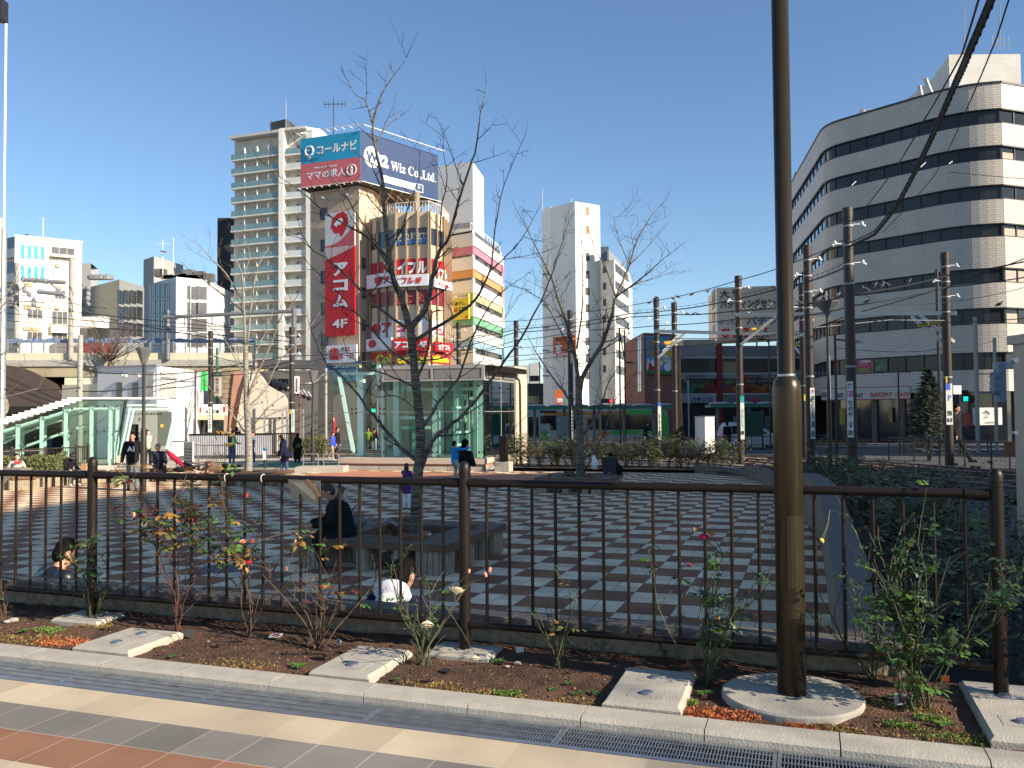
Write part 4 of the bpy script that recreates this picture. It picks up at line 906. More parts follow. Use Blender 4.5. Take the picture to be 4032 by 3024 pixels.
u,v=uvof(981,2505);rose('tall rose with orange-red blooms and yellow leaves beneath the notice sheet',u,v,1.10,6,4,m_caneb,.20,1.0,[m_leafd,m_leafg,m_leafy],low=.45,lsize=.034,flowers=[('open',*b5(130,300),5.45,.018,pt_o),('bud',*b5(205,290),5.45,.016,pt_r),('open',*b5(175,480),5.45,.018,pt_r),('bud',*b2(160,1330),5.45,.016,pt_r)])
u,v=uvof(1255,2552);rose('sprawling nearly leafless rose with thorny brown canes, left of the middle pad',u,v,.66,11,5,m_caneb,.62,.35,[m_leafg,m_leafr,m_leafy],low=.4,flowers=[('open',*b5(825,695),5.2,.022,pt_d),('bud',*b5(580,290),5.3,.012,pt_o),('bud',*b5(505,530),5.3,.012,pt_o)])
u,v=uvof(1664,2622);rose('bush with large cream-white blooms in front of the middle fence post',u,v,.62,11,6,m_cane,.5,.45,[m_leafd,m_leafg],low=.35,flowers=[('open',*b5(1985,730),4.9,.038,pt_w),('droop',*b5(1730,1000),4.9,.034,pt_w),('bud',*b5(2095,550),4.9,.014,pt_o),('bud',*b6(505,318),4.9,.018,pt_p),('bud',*b6(468,360),4.9,.018,pt_p),('droop',*b6(378,1080),4.75,.026,pt_w)])
u,v=uvof(2195,2630);rose('low rose bush with curled brown leaves right of the middle post',u,v,.52,8,7,m_cane,.4,.6,[m_leafo,m_leafd,m_leafy],low=.3)
u,v=uvof(2330,2610);rose('thin green-caned rose left of the right pad',u,v,.36,4,8,m_cane,.55,.4,[m_leafg,m_leafd],low=.4)
u,v=uvof(2650,2600);rose('short rose stem with one reddish leaf tuft behind the right pad',u,v,.26,3,18,m_cane,.5,.5,[m_leafr,m_leafo],low=.5)
u,v=uvof(2790,2690);rose('rose with magenta blooms left of the lamp pole',u,v,.86,10,9,m_cane,.34,.95,[m_leafd,m_leafd,m_leafg],low=.25,flowers=[('open',*b7(283,195),4.75,.024,pt_m),('open',*b7(195,378),4.75,.02,petal('faded_petals',(.30,.10,.12))),('open',*b7(335,175),4.75,.022,pt_d),('bud',*b7(218,140),4.75,.014,pt_d),('bud',*b7(380,712),4.7,.018,pt_d)])
u,v=uvof(3440,2690);rose('long arching rose canes leaning left behind the lamp pole',u,v,1.0,5,10,m_cane,.25,.55,[m_leafd,m_leafo],low=.4,toward=(-.55,.0),flowers=[('bud',*b8(0,490),4.6,.012,pt_y),('bud',*b7(1060,215),4.6,.014,pt_y)])
u,v=uvof(3578,2800);rose('big leafy dark rose bush left of the right fence post',u,v,.92,10,12,m_cane,.32,1.0,[m_leafd,m_leafd,m_leafg],low=.12,lsize=.034)
u,v=uvof(3650,2780);rose('leaning thorny rose with pale leaves beside the right fence post',u,v,.85,6,13,m_cane,.45,.7,[m_leafd,m_leafo],low=.3)
rose('rose with yellowing leaves right of the right fence post',1.25,5.0,.95,7,14,m_cane,.35,.8,[m_leafd,m_leafo,m_leafy],low=.3)
# dark roses in the side bed beyond the railing
bl=[pt_p,pt_r,pt_m,pt_w]
def bedrose(x,y,h,seed,label,dens=1.0,g=None,n=12):
 zz=gz(y)if g is None else g
 t=rose(label,0,0,h,n,seed,m_caneb,.45,dens,[m_leafd,m_leafo,m_leafo],org=(x,y,zz),low=.05,lsize=.05,thorn=False)
 return t
protos=[]
for i in range(5):
 R_=random.Random(100+i);t=bedrose(0,0,1.15,60+i,'',.62,0.0,12)
 mb=MB()
 for _ in range(2 if i%2 else 1):bloom(mb,Vector((R_.gauss(0,.3),R_.gauss(0,.3),R_.uniform(.6,1.15))),.032,R_);mb.build('bloom',bl[i%4],t,smooth='all');mb=MB()
 reg(t);protos.append(t)
m_hedge=M('side_bed_soil',(.03,.022,.015),.95,0,.3,3,.6,30)
sb=[UV(.50,5.2),UV(1.3,5.3),UV(2.2,9),UV(2.6,14),UV(2.2,22),UV(.9,30),UV(-2,37),UV(-13,39),UV(-13,35.2),UV(-4.2,35.3),UV(-1.4,31.5),UV(-.2,23),UV(.4,16)]
mb=MB();mb.add([(p.x,p.y,gz(p.y)+(.25 if k in(0,1)else.12))for k,p in enumerate(sb)],[tuple(range(len(sb)))]);struct(mb.build('bed_soil',m_hedge))
spots=[];R_=random.Random(9)
desc=['just behind the railing','next to the grey coping','beside the mesh fence','halfway along the side wall','near the bend of the side wall','at the curved block wall','close to the rails','under the catenary poles']
tri=0
for i in range(30):
 f=i/29;v=5.9+f*23;base=.95+(1.5 if v<14 else 1.2)*R_.random()-(v-16)*.11*(v>16);p=UV(base+.1,v);spots.append((p.x,p.y,desc[min(7,int(f*7.99))],1.0 if v>8 else.85))
for i in range(34):
 f=i/33;v=36.2+1.3*R_.random();u=-12.3+f*9.2;p=UV(u,v);spots.append((p.x,p.y,'in the bed right of the glass elevator' if f<.3 else 'behind the right tree' if f<.65 else 'beyond the far end of the plaza',1.15))
cnt={};ORD=[a+b for a in('','twenty-','thirty-')for b in(('first','second','third','fourth','fifth','sixth','seventh','eighth','ninth')if a else('first','second','third','fourth','fifth','sixth','seventh','eighth','ninth','tenth','eleventh','twelfth','thirteenth','fourteenth','fifteenth','sixteenth','seventeenth','eighteenth','nineteenth','twentieth'))];ORD.insert(29,'thirtieth')
for i,(x,y,ds,s_)in enumerate(spots):
 t=protos[i%5];sc=s_*R_.uniform(.8,1.15);loc=(x,y,gz(y)+.1);k=cnt.get(ds,0);cnt[ds]=k+1
 sz=('low','broad','tall','loose','dense')[k%5];col=('pink-flecked','red-flecked','magenta-flecked','pale-flecked')[(i%5)%4]
 lb='%s rose bush counting back from the railing along the side wall'%ORD[i]if i<30 else '%s rose bush from the elevator house in the far bed'%ORD[i-30]
 if i<5:o=t;o.location=loc;o.scale=(sc,)*3;o['label']=lb
 else:o=dup(t,loc,R_.uniform(0,6.28),lb,sc)
 o['group']='rose bushes in the side and far beds'
# small plants left
m_hg=M('hedge_leaf',(.09,.10,.03),.7,0,.5,12)
def hedge(name,label,x0,y0,x1,y1,h,w_,n,mat,seed):
 R_=random.Random(seed);mb=MB()
 for _ in range(n):
  f=R_.random();x=x0+(x1-x0)*f;y=y0+(y1-y0)*f+R_.uniform(-w_,w_)/2;hh=h*(.85+.3*noise.noise(Vector((x*1.3,y*1.3,0))));z=gz(y)+hh*sqrt(R_.random())
  a=Vector((R_.gauss(0,1),R_.gauss(0,1),R_.gauss(0,1))).normalized()*.05;b=a.orthogonal().normalized()*.035;c=Vector((x,y,z));mb.add([c-a,c+b,c+a,c-b],[(0,1,2,3)])
 o=mb.build(name,mat);return tag(o,label,'hedge')
a=gat(-60,30.5);b=gat(190,31.5);hedge('hedge','yellow-green hedge behind the reclining man',a.x,31.5,b.x,32.5,1.15,.8,5200,m_hg,1)
a=gat(1075,50);b=gat(1145,50);hedge('hedge','clipped yellow-green hedge beyond the barrier, left of the pole',a.x,55,b.x+1.2,55,1.3,1,2200,m_hg,2)
a=gat(1245,56);b=gat(1300,56);hedge('hedge','small yellow-green hedge left of the glass elevator',a.x,57,b.x,57,1.4,1,1500,m_hg,3)
# conifer at the right
def conifer(label,sx,Y,h,r,seed):
 R_=random.Random(seed);g=gat(sx,Y);t=thing('conifer',label,'tree',tuple(g));mb=MB();mb.cyl(g,g+Vector((0,0,h)),.11,.02);mb.build('trunk',m_twig,t);mb=MB();mb2=MB()
 for i in range(520):
  f=R_.random()**.8;z=h*(.08+.9*f);rad=r*(1-f)**.8*R_.uniform(.55,1.15)+.08;a=R_.uniform(0,6.28);tip=g+Vector((cos(a)*rad,sin(a)*rad,z-.10*rad+.1));rt=g+Vector((0,0,z+.05));d=tip-rt
  for k in range(16):
   q=rt+d*(.25+.78*k/15);s_=Vector((-sin(a),cos(a),R_.uniform(-.5,.3)))*.16*(1.15-k/16)*R_.choice((-1,1))+d.normalized()*.08;w2=Vector((0,0,.022));(mb if i%2 else mb2).add([q-w2,q+s_,q+w2],[(0,1,2)])
 mb.build('crown',M('needles',(.010,.022,.011),.7,0,.4,8),t);mb2 .build('crown',M('needles_light',(.016,.034,.016),.7,0,.4,8),t);return t
conifer('dark conical conifer in front of the bakery cafe',3660,43,4.6,1.5,3)
# ------------------------------------------------------------------ facade frame
class Fac:
 def __init__(s,a,b):
  def pt(q):
   if isinstance(q,Vector):return Vector((q.x,q.y,0))
   p=at(q[0],1400,q[1]);return Vector((p.x,p.y,0))
  s.a,s.b=pt(a),pt(b);s.t=(s.b-s.a).normalized();s.L=(s.b-s.a).length;s.n=Vector((s.t.y,-s.t.x,0))
  if s.n.dot(-s.a)<0:s.n=-s.n
 def p(s,x,o,z):return s.a+s.t*x+s.n*o+Vector((0,0,z))
 def hit(s,sx,sy):
  r=ray(sx,sy);k=(s.a-CAM).dot(s.n)/r.dot(s.n);q=CAM+r*k;return(q-s.a).dot(s.t),q.z
 def box(s,mb,x0,x1,o0,o1,z0_,z1_):
  return mb.hexa([s.p(x0,o0,z0_),s.p(x1,o0,z0_),s.p(x1,o1,z0_),s.p(x0,o1,z0_),s.p(x0,o0,z1_),s.p(x1,o0,z1_),s.p(x1,o1,z1_),s.p(x0,o1,z1_)])
 def rect(s,c0,c1):
  (x0,za),(x1,zb)=s.hit(*c0),s.hit(*c1);return min(x0,x1),max(x0,x1),min(za,zb),max(za,zb)
 def m(s,x,o,z):
  right=s.t if s.n.cross(s.t).z*1<0 or True else-s.t
  r_=s.t if(s.t.cross(Vector((0,0,1)))).dot(s.n)>0 else-s.t
  return fmtx(s.p(x,o,z),r_,(0,0,1))
def fixwind(mb):return mb
def prismB(name,label,poly,h,mat,zb=None,cat='building',group=None,parapet=0,uv=True,roofm=None):
 """poly: list of (x,y); h: top z"""
 c=Vector((sum(p[0]for p in poly)/len(poly),sum(p[1]for p in poly)/len(poly),0));g=gz(c.y)-.5 if zb is None else zb
 t=thing(name,label,cat,(c.x,c.y,gz(c.y)),group)
 mb=MB();mb.prism(poly,g,h);mb.build('walls',mat,t,uv=uv)
 return t
WIN={}
def winmesh(w_,h_,kind,fm,pm,mull=1):
 k=(round(w_,2),round(h_,2),kind,fm.name,pm.name,mull)
 if k in WIN:return WIN[k]
 mb=MB();f=.05;d=.06
 for(a,b,c,e)in((0,w_,0,f),(0,w_,h_-f,h_),(0,f,f,h_-f),(w_-f,w_,f,h_-f)):mb.hexa([(a,0,c),(b,0,c),(b,d,c),(a,d,c),(a,0,e),(b,0,e),(b,d,e),(a,d,e)])
 for i in range(1,mull+1):
  x=w_*i/(mull+1);mb.hexa([(x-.02,0,f),(x+.02,0,f),(x+.02,d-.01,f),(x-.02,d-.01,f),(x-.02,0,h_-f),(x+.02,0,h_-f),(x+.02,d-.01,h_-f),(x-.02,d-.01,h_-f)])
 me=bpy.data.meshes.new('window');me.from_pydata(mb.v,[],mb.f);me.materials.append(fm)
 mp=bpy.data.meshes.new('pane');mp.from_pydata([(f,.02,f),(w_-f,.02,f),(w_-f,.02,h_-f),(f,.02,h_-f)],[],[(0,1,2,3)]);mp.materials.append(pm)
 WIN[k]=(me,mp);return WIN[k]
def window(F,t,x,z,w_,h_,fm=None,pm=None,mull=1,o=.0,kind='w'):
 me,mp=winmesh(w_,h_,kind,fm or m_frame,pm or m_pane,mull)
 ob=bpy.data.objects.new('window',me);COL.objects.link(ob);pn=bpy.data.objects.new('pane',mp);COL.objects.link(pn);pn.parent=ob
 P_=F.p(x-w_/2,o,z);M4=Matrix(((F.t.x,F.n.x,0,0),(F.t.y,F.n.y,0,0),(0,0,1,0),(0,0,0,1)))
 M4 .translation=P_-(Vector(t['_o'])if t is not None else Vector((0,0,0)));ob.matrix_local=M4
 if t is not None:ob.parent=t;ob.matrix_parent_inverse=Matrix.Identity(4);ob.matrix_basis=M4
 return ob
SPLIT=dict(pillars='pillar',net_posts='net_post',fins='fin',ground_floor_panels='ground_floor_panel',ledge='ledge',awning='awning',window_band='window_band',window_row='window',window_strip='window_strip',party_screen='party_screen',pier='pier',red_marks='red_mark',window_poster='window_poster',louvre='louvre_slat',glass_band='glass_band',upper_panels='upper_panel',balcony_wall='balcony_wall',side_letters='side_letter',green_skirt='green_skirt',window_frame='window_frame')
def fpart(F,t,name,rects,mat,o0=.0,o1=.1,**kw):
 if name in SPLIT:
  for r in rects:mb=MB();F.box(mb,r[0],r[1],o0,o1,r[2],r[3]);o=mb.build(SPLIT[name],mat,t,**kw)
  return o
 mb=MB()
 for r in rects:F.box(mb,r[0],r[1],o0,o1,r[2],r[3])
 return mb.build(name,mat,t,**kw)
def ftext(F,t,name,s,rect,mat,o=.12,**kw):
 x0,x1,za,zb=rect;return lettering(name,s,1.0,mat,F.m((x0+x1)/2,o,(za+zb)/2),t,fit=((x1-x0),(zb-za)),**kw)
def sub(r,a,b,c,d):
 x0,x1,za,zb=r;return(x0+(x1-x0)*a,x0+(x1-x0)*b,zb-(zb-za)*d,zb-(zb-za)*c)
def topz(sx,sy,Y):return at(sx,sy,Y).z
# ------------------------------------------------------------------ office building (right)
m_otile=brick('white_wall_tile',(.58,.53,.46),(.29,.27,.24),.42,.20,.018,.5,.06,stain=.08)
m_ribbon=M('ribbon_glass',(.028,.029,.032),.12,0,.5,.25,spec=.35);m_ribbons=M('ribbon_glass_sky',(.32,.36,.42),.06,.8,.1,.3)
A_=at(3262,1400,81);B_=at(3822,1400,70.9);Cc=at(4110,1400,70.2);Aw=at(3122,1400,103)
def corner(p,q,r,rad,n=7):
 p,q,r=[Vector((x.x,x.y))for x in(p,q,r)];a=(p-q).normalized();b=(r-q).normalized();out=[]
 for i in range(n+1):
  t_=i/n;p0=q+a*rad;p2=q+b*rad;out.append((p0*(1-t_)**2+q*2*t_*(1-t_)+p2*t_**2))
 return out
Er=at(4300,1400,74)
outl=[Vector((Aw.x,Aw.y))]+corner(Aw,A_,B_,2.0)+corner(A_,B_,Cc,2.9,9)+[Vector((Er.x,Er.y))]
ztop=topz(3275,495,81)
t=thing('office_building','large white-tiled office building with ribbon windows and rounded corners at the right','building',(A_.x,A_.y,gz(80)))
back=[Vector((Er.x+2,Er.y+26)),Vector((Aw.x+6,Aw.y+6))]
zb0=gz(80)-.3;zshop=topz(3275,1553,81)
bands=[(topz(3275,y0,81),topz(3275,y1,81))for y0,y1 in((580,632),(707,757),(842,893),(975,1022),(1128,1180),(1265,1322),(1418,1478))]
def ringwalls(mb,z0_,z1_,off=0.0,close=True):
 pts=outl
 for i in range(len(pts)-1):
  a,b=pts[i],pts[i+1];mb.quad((a.x,a.y,z0_),(b.x,b.y,z0_),(b.x,b.y,z1_),(a.x,a.y,z1_))
mb=MB();prev=ztop
for(hi,lo)in bands:ringwalls(mb,hi,prev);prev=lo
ringwalls(mb,zshop,prev)
full=[tuple(p)for p in outl+back]
mb.add([(x,y,ztop-.3)for x,y in full],[tuple(range(len(full)))])
mb.quad((*back[0],zb0),(*back[1],zb0),(*back[1],ztop),(*back[0],ztop));mb.quad((*outl[-1],zb0),(*back[0],zb0),(*back[0],ztop),(*outl[-1],ztop));mb.quad((*back[1],zb0),(*outl[0],zb0),(*outl[0],ztop),(*back[1],ztop))
# slightly projecting sills between storeys so that the bands read in depth
mb.build('tiled_walls',m_otile,t,uv=True)
mb=MB()
for i in range(len(outl)-1):
 a,b=outl[i],outl[i+1];d_=(b-a).normalized();n_=Vector((d_.y,-d_.x))*.06
 if n_.dot(-a)<0:n_=-n_
 mb.hexa([(*(a),ztop),(*(b),ztop),(*(b+n_),ztop),(*(a+n_),ztop),(*(a),ztop+.18),(*(b),ztop+.18),(*(b+n_),ztop+.18),(*(a+n_),ztop+.18)])
mb.build('coping',m_dark,t)
m_rails=M('ribbon_frame',(.018,.018,.022),.4,.2,0)
for bi,(hi,lo)in enumerate(bands):
 g_=MB();fr=MB();s_acc=0
 inn=[]
 for i,p in enumerate(outl):
  a=outl[max(i-1,0)];b=outl[min(i+1,len(outl)-1)];d_=(b-a).normalized();n_=Vector((d_.y,-d_.x));n_=-n_ if n_.dot(-p)<0 else n_
  inn.append((p-n_*.22,p-n_*.14,p-n_*.02))
 for i in range(len(outl)-1):
  a,b=inn[i][0],inn[i+1][0];g_.mi=1 if i==0 else 0;g_.quad((*a,lo),(*b,lo),(*b,hi),(*a,hi))
  for(za,zb_)in((lo,lo+.09),(hi-.09,hi)):
   a0,b0,a1,b1_=inn[i][0],inn[i+1][0],inn[i][2],inn[i+1][2];fr.hexa([(*a0,za),(*b0,za),(*b1_,za),(*a1,za),(*a0,zb_),(*b0,zb_),(*b1_,zb_),(*a1,zb_)])
 tot=[0]
 for i in range(len(outl)-1):tot.append(tot[-1]+(outl[i+1]-outl[i]).length)
 step=1.62;x=.3
 while x<tot[-1]-.3:
  i=max(k for k in range(len(tot)-1)if tot[k]<=x);f=(x-tot[i])/(tot[i+1]-tot[i]);p0=inn[i][0].lerp(inn[i+1][0],f);p1=inn[i][1].lerp(inn[i+1][1],f);d_=(outl[i+1]-outl[i]).normalized()*.05
  fr.hexa([(*(p0-d_),lo),(*(p0+d_),lo),(*(p1+d_),lo),(*(p1-d_),lo),(*(p0-d_),hi),(*(p0+d_),hi),(*(p1+d_),hi),(*(p1-d_),hi)]);x+=step if i>0 else 2.1
 o=g_.build('ribbon_window',[m_ribbon,m_ribbons],t);fr.build('window_frame',m_rails,o)
 bl_=MB();R_=random.Random(bi);Fl=Fac(Vector((outl[8].x,outl[8].y,0)),Vector((outl[9].x,outl[9].y,0)))
 Fr=Fac(Vector((outl[-2].x,outl[-2].y,0)),Vector((outl[-1].x,outl[-1].y,0)))
 for k in range(5):
  if R_.random()<.65:x0=.2+k*1.45;Fr.box(bl_,x0,x0+1.2,-.212,-.205,lo+.1,hi-.12-R_.random()*.5)
 if bl_.v:bl_.build('blind',M('blind',(.42,.38,.32),.8,0,.1),o)
 if bi in(1,2):
  bl_=MB();Fl=Fac(Vector((outl[8].x,outl[8].y,0)),Vector((outl[9].x,outl[9].y,0)))
  for(rx,ry)in(((720,1270),(785,1205)),((935,1255),(980,1215)),((1330,1085),(1375,1045)),((1500,1115),(1600,1035)))if bi==1 else():
   (xa,za),(xb,zb_)=Fl.hit(*r5(*rx)),Fl.hit(*r5(*ry));bl_.tube([Fl.p(xa,-.2,za),Fl.p(xb,-.2,zb_)],.035,4)
  if bl_.v:bl_.build('ceiling_lamps',M('lamp_tube',(.9,.9,.85),.5,0,0,emit=.6),o)
# ground floor: recessed dark shop front with sign band
mb=MB()
for i in range(1,len(outl)-1):
 a,b=inn[i][0],inn[i+1][0];mb.quad((*a,zb0),(*b,zb0),(*b,zshop),(*a,zshop))
mb.build('shop_front',m_pane,t)
Fl=Fac(Vector((outl[8].x,outl[8].y,0)),Vector((outl[9].x,outl[9].y,0)))
Fr=Fac(Vector((outl[-2].x,outl[-2].y,0)),Vector((outl[-1].x,outl[-1].y,0)))
m_sp=M('stone_pillar',(.13,.10,.085),.9,0,.5,6,.6,12)
fpart(Fl,t,'pillars',[(Fl.L*f-.25,Fl.L*f+.25,zb0,zshop)for f in(.0,.3,.62,.97)],m_sp,-.3,-.01);fpart(Fr,t,'pillars',[(Fr.L*f-.3,Fr.L*f+.3,zb0,zshop)for f in(.1,.55,.95)],m_sp,-.3,-.01)
r_=Fl.rect(r7(85,955),r7(855,1035));fpart(Fl,t,'sign_board',[r_],M('sign_cream',(.50,.50,.44),.6,0,.05),.02,.18)
fpart(Fl,t,'sign_edge',[(r_[0],r_[1],r_[3],r_[3]+.06),(r_[0],r_[1],r_[2]-.08,r_[2])],M('sign_rim',(.35,.05,.04),.6),.02,.2)
ftext(Fl,t,'sign_letters','HEART',Fl.rect(r7(90,980),r7(165,1030)),m_blk,.2,bold=.02)
ftext(Fl,t,'sign_letters','EAST',Fl.rect(r7(218,992),r7(275,1030)),m_blk,.2,bold=.03);ftext(Fl,t,'sign_letters','EAST',Fl.rect(r7(362,995),r7(448,1028)),m_blk,.2,bold=.03)
ftext(Fl,t,'sign_letters','BAKERY',Fl.rect(r7(512,985),r7(705,1022)),M('sign_red',(.42,.06,.04),.6),.2,bold=.02)
ftext(Fl,t,'sign_letters','CAFE',Fl.rect(r7(728,985),r7(852,1020)),m_red,.2,bold=.02)
fpart(Fl,t,'poster',[Fl.rect(r7(225,1122),r7(275,1265))],M('poster_gold',(.32,.24,.05),.7,0,.6,8),-.2,-.16)
fpart(Fl,t,'poster',[Fl.rect(r7(665,1118),r7(698,1245))],M('poster_amber',(.32,.2,.03),.7,0,.4,8),.02,.06)
rp=Fl.rect(r6(1930,808),r6(2070,930));fpart(Fl,t,'window_poster',[rp],M('poster_mix',(.30,.22,.09),.7,0,.5,3),-.2,-.15)
fpart(Fl,t,'window_poster',[sub(rp,.05,.95,.03,.3),sub(rp,.05,.95,.42,.6)],M('poster_pink',(.5,.05,.16),.7,0,.2,3),-.15,-.13);ftext(Fl,t,'poster_letters','OPEN',sub(rp,.15,.85,.08,.26),m_wt,-.11,bold=.02)
fpart(Fl,t,'window_poster',[Fl.rect(r6(2085,808),r6(2195,905))],M('poster_green',(.12,.17,.10),.7,0,.8,3),-.2,-.15)
# hoarding with calligraphy at the right end
r_=Fr.rect(r7(1360,1118),r7(1612,1265));hw=thing('hoarding','white hoarding with black calligraphy at the foot of the office building','hoarding',tuple(Fr.p((r_[0]+r_[1])/2,.5,gz(70))))
fpart(Fr,hw,'board',[(r_[0],r_[1],r_[2],r_[3])],M('board_white',(.50,.50,.48),.7,0,.1),.3,.42)
ftext(Fr,hw,'calligraphy','一\n丁',sub(r_,.68,.88,.15,.62),m_blk,.45,bold=.02);ftext(Fr,hw,'calligraphy','倉',sub(r_,.30,.56,.15,.62),m_blk,.45,bold=.02);ftext(Fr,hw,'lettering','HOYA KOCHO',sub(r_,.38,.85,.82,.92),m_blk,.45)
r_=Fr.rect(r7(1270,1165),r7(1365,1275));fpart(Fr,hw,'red_window_display',[r_],M('poster_food',(.30,.06,.03),.7,0,.8,1.5),.2,.28)
# roof house, whip aerials
c0=at(3672,300,88);c1=at(3738,300,82);c2=at(4020,300,82);zt=topz(3738,215,82)
mb=MB();poly=[(c0 .x,c0 .y),(c1 .x,c1 .y),(c2 .x,c2 .y),(c2 .x,c2 .y+8),(c0 .x,c0 .y+6)];mb.prism(poly,ztop-.3,zt);o=mb.build('roof_house',brick('roof_house_tile',(.50,.49,.45),(.38,.37,.34),.5,.2,.02,.6),t,uv=True)
mb=MB()
for(x,y0,y1)in((3795,215,60),(3935,200,70)):p=at(x,y0,83);mb.cyl(at(x,y0,83),at(x+4,y1-60,83),.06,.03,6)
p=at(3940,175,83);
for dz in(0,.5):mb.cyl(p+Vector((-.9,0,dz)),p+Vector((.9,0,dz)),.03,n=5)
for dx in(-.8,-.3,.3,.8):mb.cyl(p+Vector((dx,-.0,-.5)),p+Vector((dx,0,.9)),.02,n=5)
mb.build('aerials',m_grey,t)
mb=MB()
for(a,b)in(((1345,495),(1330,415)),((1428,470),(1385,355))):p0,p1=at(*r5(*a),80),at(*r5(*b),80);mb.cyl(p0,p1,.22,.18,8);mb.ell(p1,.22,8,6)
p0,p1=at(*r5(850,650),82),at(*r5(850,605),82);mb.cyl(p0,p1,.25,n=6);mb.cyl(p1,at(*r5(1040,598),82),.05,n=5);mb.build('roof_vents',m_grey,t)
# slim dark building behind its left end
p=at(3122,900,118);q=at(3136,900,112);prismB('slim_building','thin dark building edge behind the office building',[(p.x,p.y),(q.x,q.y),(q.x+3,q.y+8),(p.x+3,p.y+8)],topz(3122,717,118),m_dark)
# ------------------------------------------------------------------ white tower in the middle
m_twr=M('tower_white',(.80,.79,.74),.8,0,.05,.15);m_twrs=m_twr
a=at(2174,1400,154.5);b=at(2270,1400,150);c=at(2368,1400,153.2)
d_=c-b;e_=a-b;poly=[(a.x,a.y),(b.x,b.y),(c.x,c.y),(c.x+e_.x*1.3,c.y+e_.y*1.3+4),(a.x+.5,a.y+6)]
t=prismB('white_tower','tall narrow white tower with a single column of windows',poly,topz(2270,793,150),m_twr)
F=Fac(b,c)
for y in(180,345,580,735,880,1025,1170,1315,1465,1612):
 x,z=F.hit(*r4(693,y));window(F,t,x,z-.65,.85,1.35,m_frame,M('curtain_pane',(.38,.20,.08),.4,0,.2)if y<400 else m_pane2,1)
a0=at(2138,1400,160);mb=MB();mb.prism([(a0 .x,a0 .y),(a.x,a.y+.3),(a.x+.5,a.y+6),(a0 .x+1,a0 .y+6)],gz(150),topz(2150,825,158));mb.build('rear_wing',m_twr,t)
FL=Fac(a,b);mb=MB()
for y in(1080,1200,1290,1380,1480):
 p0=at(2152,y,157);mb.box(p0,(1.5,1,.25))
mb.build('escape_landings',m_grey,t)
r_=FL.rect(r4(400,1278),r4(598,1440));fpart(FL,t,'sign_board',[r_],M('orange_sign',(.55,.11,.02),.6,0,.05),.05,.2);rr=sub(r_,.0,1,.84,1)
fpart(FL,t,'sign_base',[rr],m_wt,.2,.24);ftext(FL,t,'sign_letters','BOOK',sub(r_,.15,.85,.06,.22),m_blk,.25,bold=.02);ftext(FL,t,'sign_letters','50m!',sub(rr,.1,.8,.1,.9),m_red,.27,bold=.02)
mb=MB();x0,z0_=FL.hit(*r4(450,1380));lettering('book_mark','本',1.0,m_wt,FL.m(x0,.25,z0_),t,fit=(1.9,2.2),bold=.03)
mb=MB();mb.cyl(at(2136,830,158),at(2136,745,158),.06,.03,5);q=at(2250,780,152);mb.cyl(at(2250,795,152),q,.05,n=5);mb.cyl(q+Vector((-.5,0,0)),q+Vector((.6,0,.1)),.03,n=4);mb.build('aerials',m_grey,t)
# lower rounded wing
a=at(2368,1400,152);b=at(2422,1400,149);c=at(2480,1400,164);d=at(2492,1400,175)
m_wing=M('wing_white',(.66,.64,.56),.8,0,.10,.3)
t=prismB('white_block','cream office block with ribbon windows joined to the white tower',[(a.x,a.y),(b.x,b.y),(c.x,c.y),(d.x,d.y),(d.x-4,d.y+4),(a.x+3,a.y+18)],topz(2422,1020,149),m_wing)
F=Fac(a,b)
for y in(690,835,978,1120,1262,1405,1555):x,z=F.hit(*r4(842,y));window(F,t,x,z-.6,.8,1.25,m_frame,m_pane2,1)
F=Fac(b,c)
for k,y in enumerate((735,880,1022,1165,1310,1455,1590)):
 x,z=F.hit(*r4(990,y));me_=(F.L-1.6)/3
 for i in range(3):window(F,t,.9+me_*(i+.5),z-.3,me_-.12,1.4,m_frame,m_pane2,3)
fpart(F,t,'roof_parapet',[(0,F.L,topz(2422,1020,149)-.2,topz(2422,990,149)+.3)],m_grey,-1.2,-.9);fpart(F,t,'roof_tank',[(.3,1.8,topz(2422,1020,149),topz(2422,985,149)+.8)],M('tank_blue',(.12,.17,.22),.5),-2.4,-1)
# ------------------------------------------------------------------ apartment tower
m_apt=M('apartment_concrete',(.60,.58,.53),.8,0,.08,.3);m_aptw=M('apartment_white',(.80,.77,.68),.8,0,.05,.2);m_balg=M('balcony_glass',(.20,.32,.32),.2,.1,.12,.5,spec=.8);m_balw=M('balcony_panel',(.60,.62,.60),.4,0,.06,.5)
a=at(912,1400,176.5);b=at(1098,1400,172.5);c=at(1206,1400,171.0);c2=at(1232,1400,170.6)
F=Fac(a,b);F2=Fac(b,c);zt=topz(1098,520,172.5)
t=thing('apartment_tower','tall apartment tower with glass balcony rails on every floor','building',(b.x,b.y,gz(170)))
mb=MB();mb.prism([(a.x,a.y+1.6),(b.x,b.y+1.6),(c2 .x,c2 .y+1.6),(c2 .x+5,c2 .y+16),(a.x+5,a.y+16)],gz(170),zt-.2);mb.build('walls',m_apt,t)
fpart(F,t,'roof_slab',[(-.4,F.L+.1,zt-.1,zt+.45)],m_apt,-2,.35);fpart(F2,t,'roof_slab',[(.2,F2 .L,zt+.2,zt+.7)],m_apt,-2,.2)
fpart(F2,t,'white_fin',[(.1,1.15,gz(170),zt+.5)],m_aptw,-1.6,.35)
F3=Fac(c,c2);mb=MB();mb.prism([(c.x,c.y-.4),(c2 .x,c2 .y-.4),(c2 .x+.2,c2 .y+1.8),(c.x,c.y+1.8)],gz(170),zt-.3);mb.build('white_stair_shaft',m_aptw,t)
fh=57.6/FPX*173.5;z0b=topz(1005,597,174)
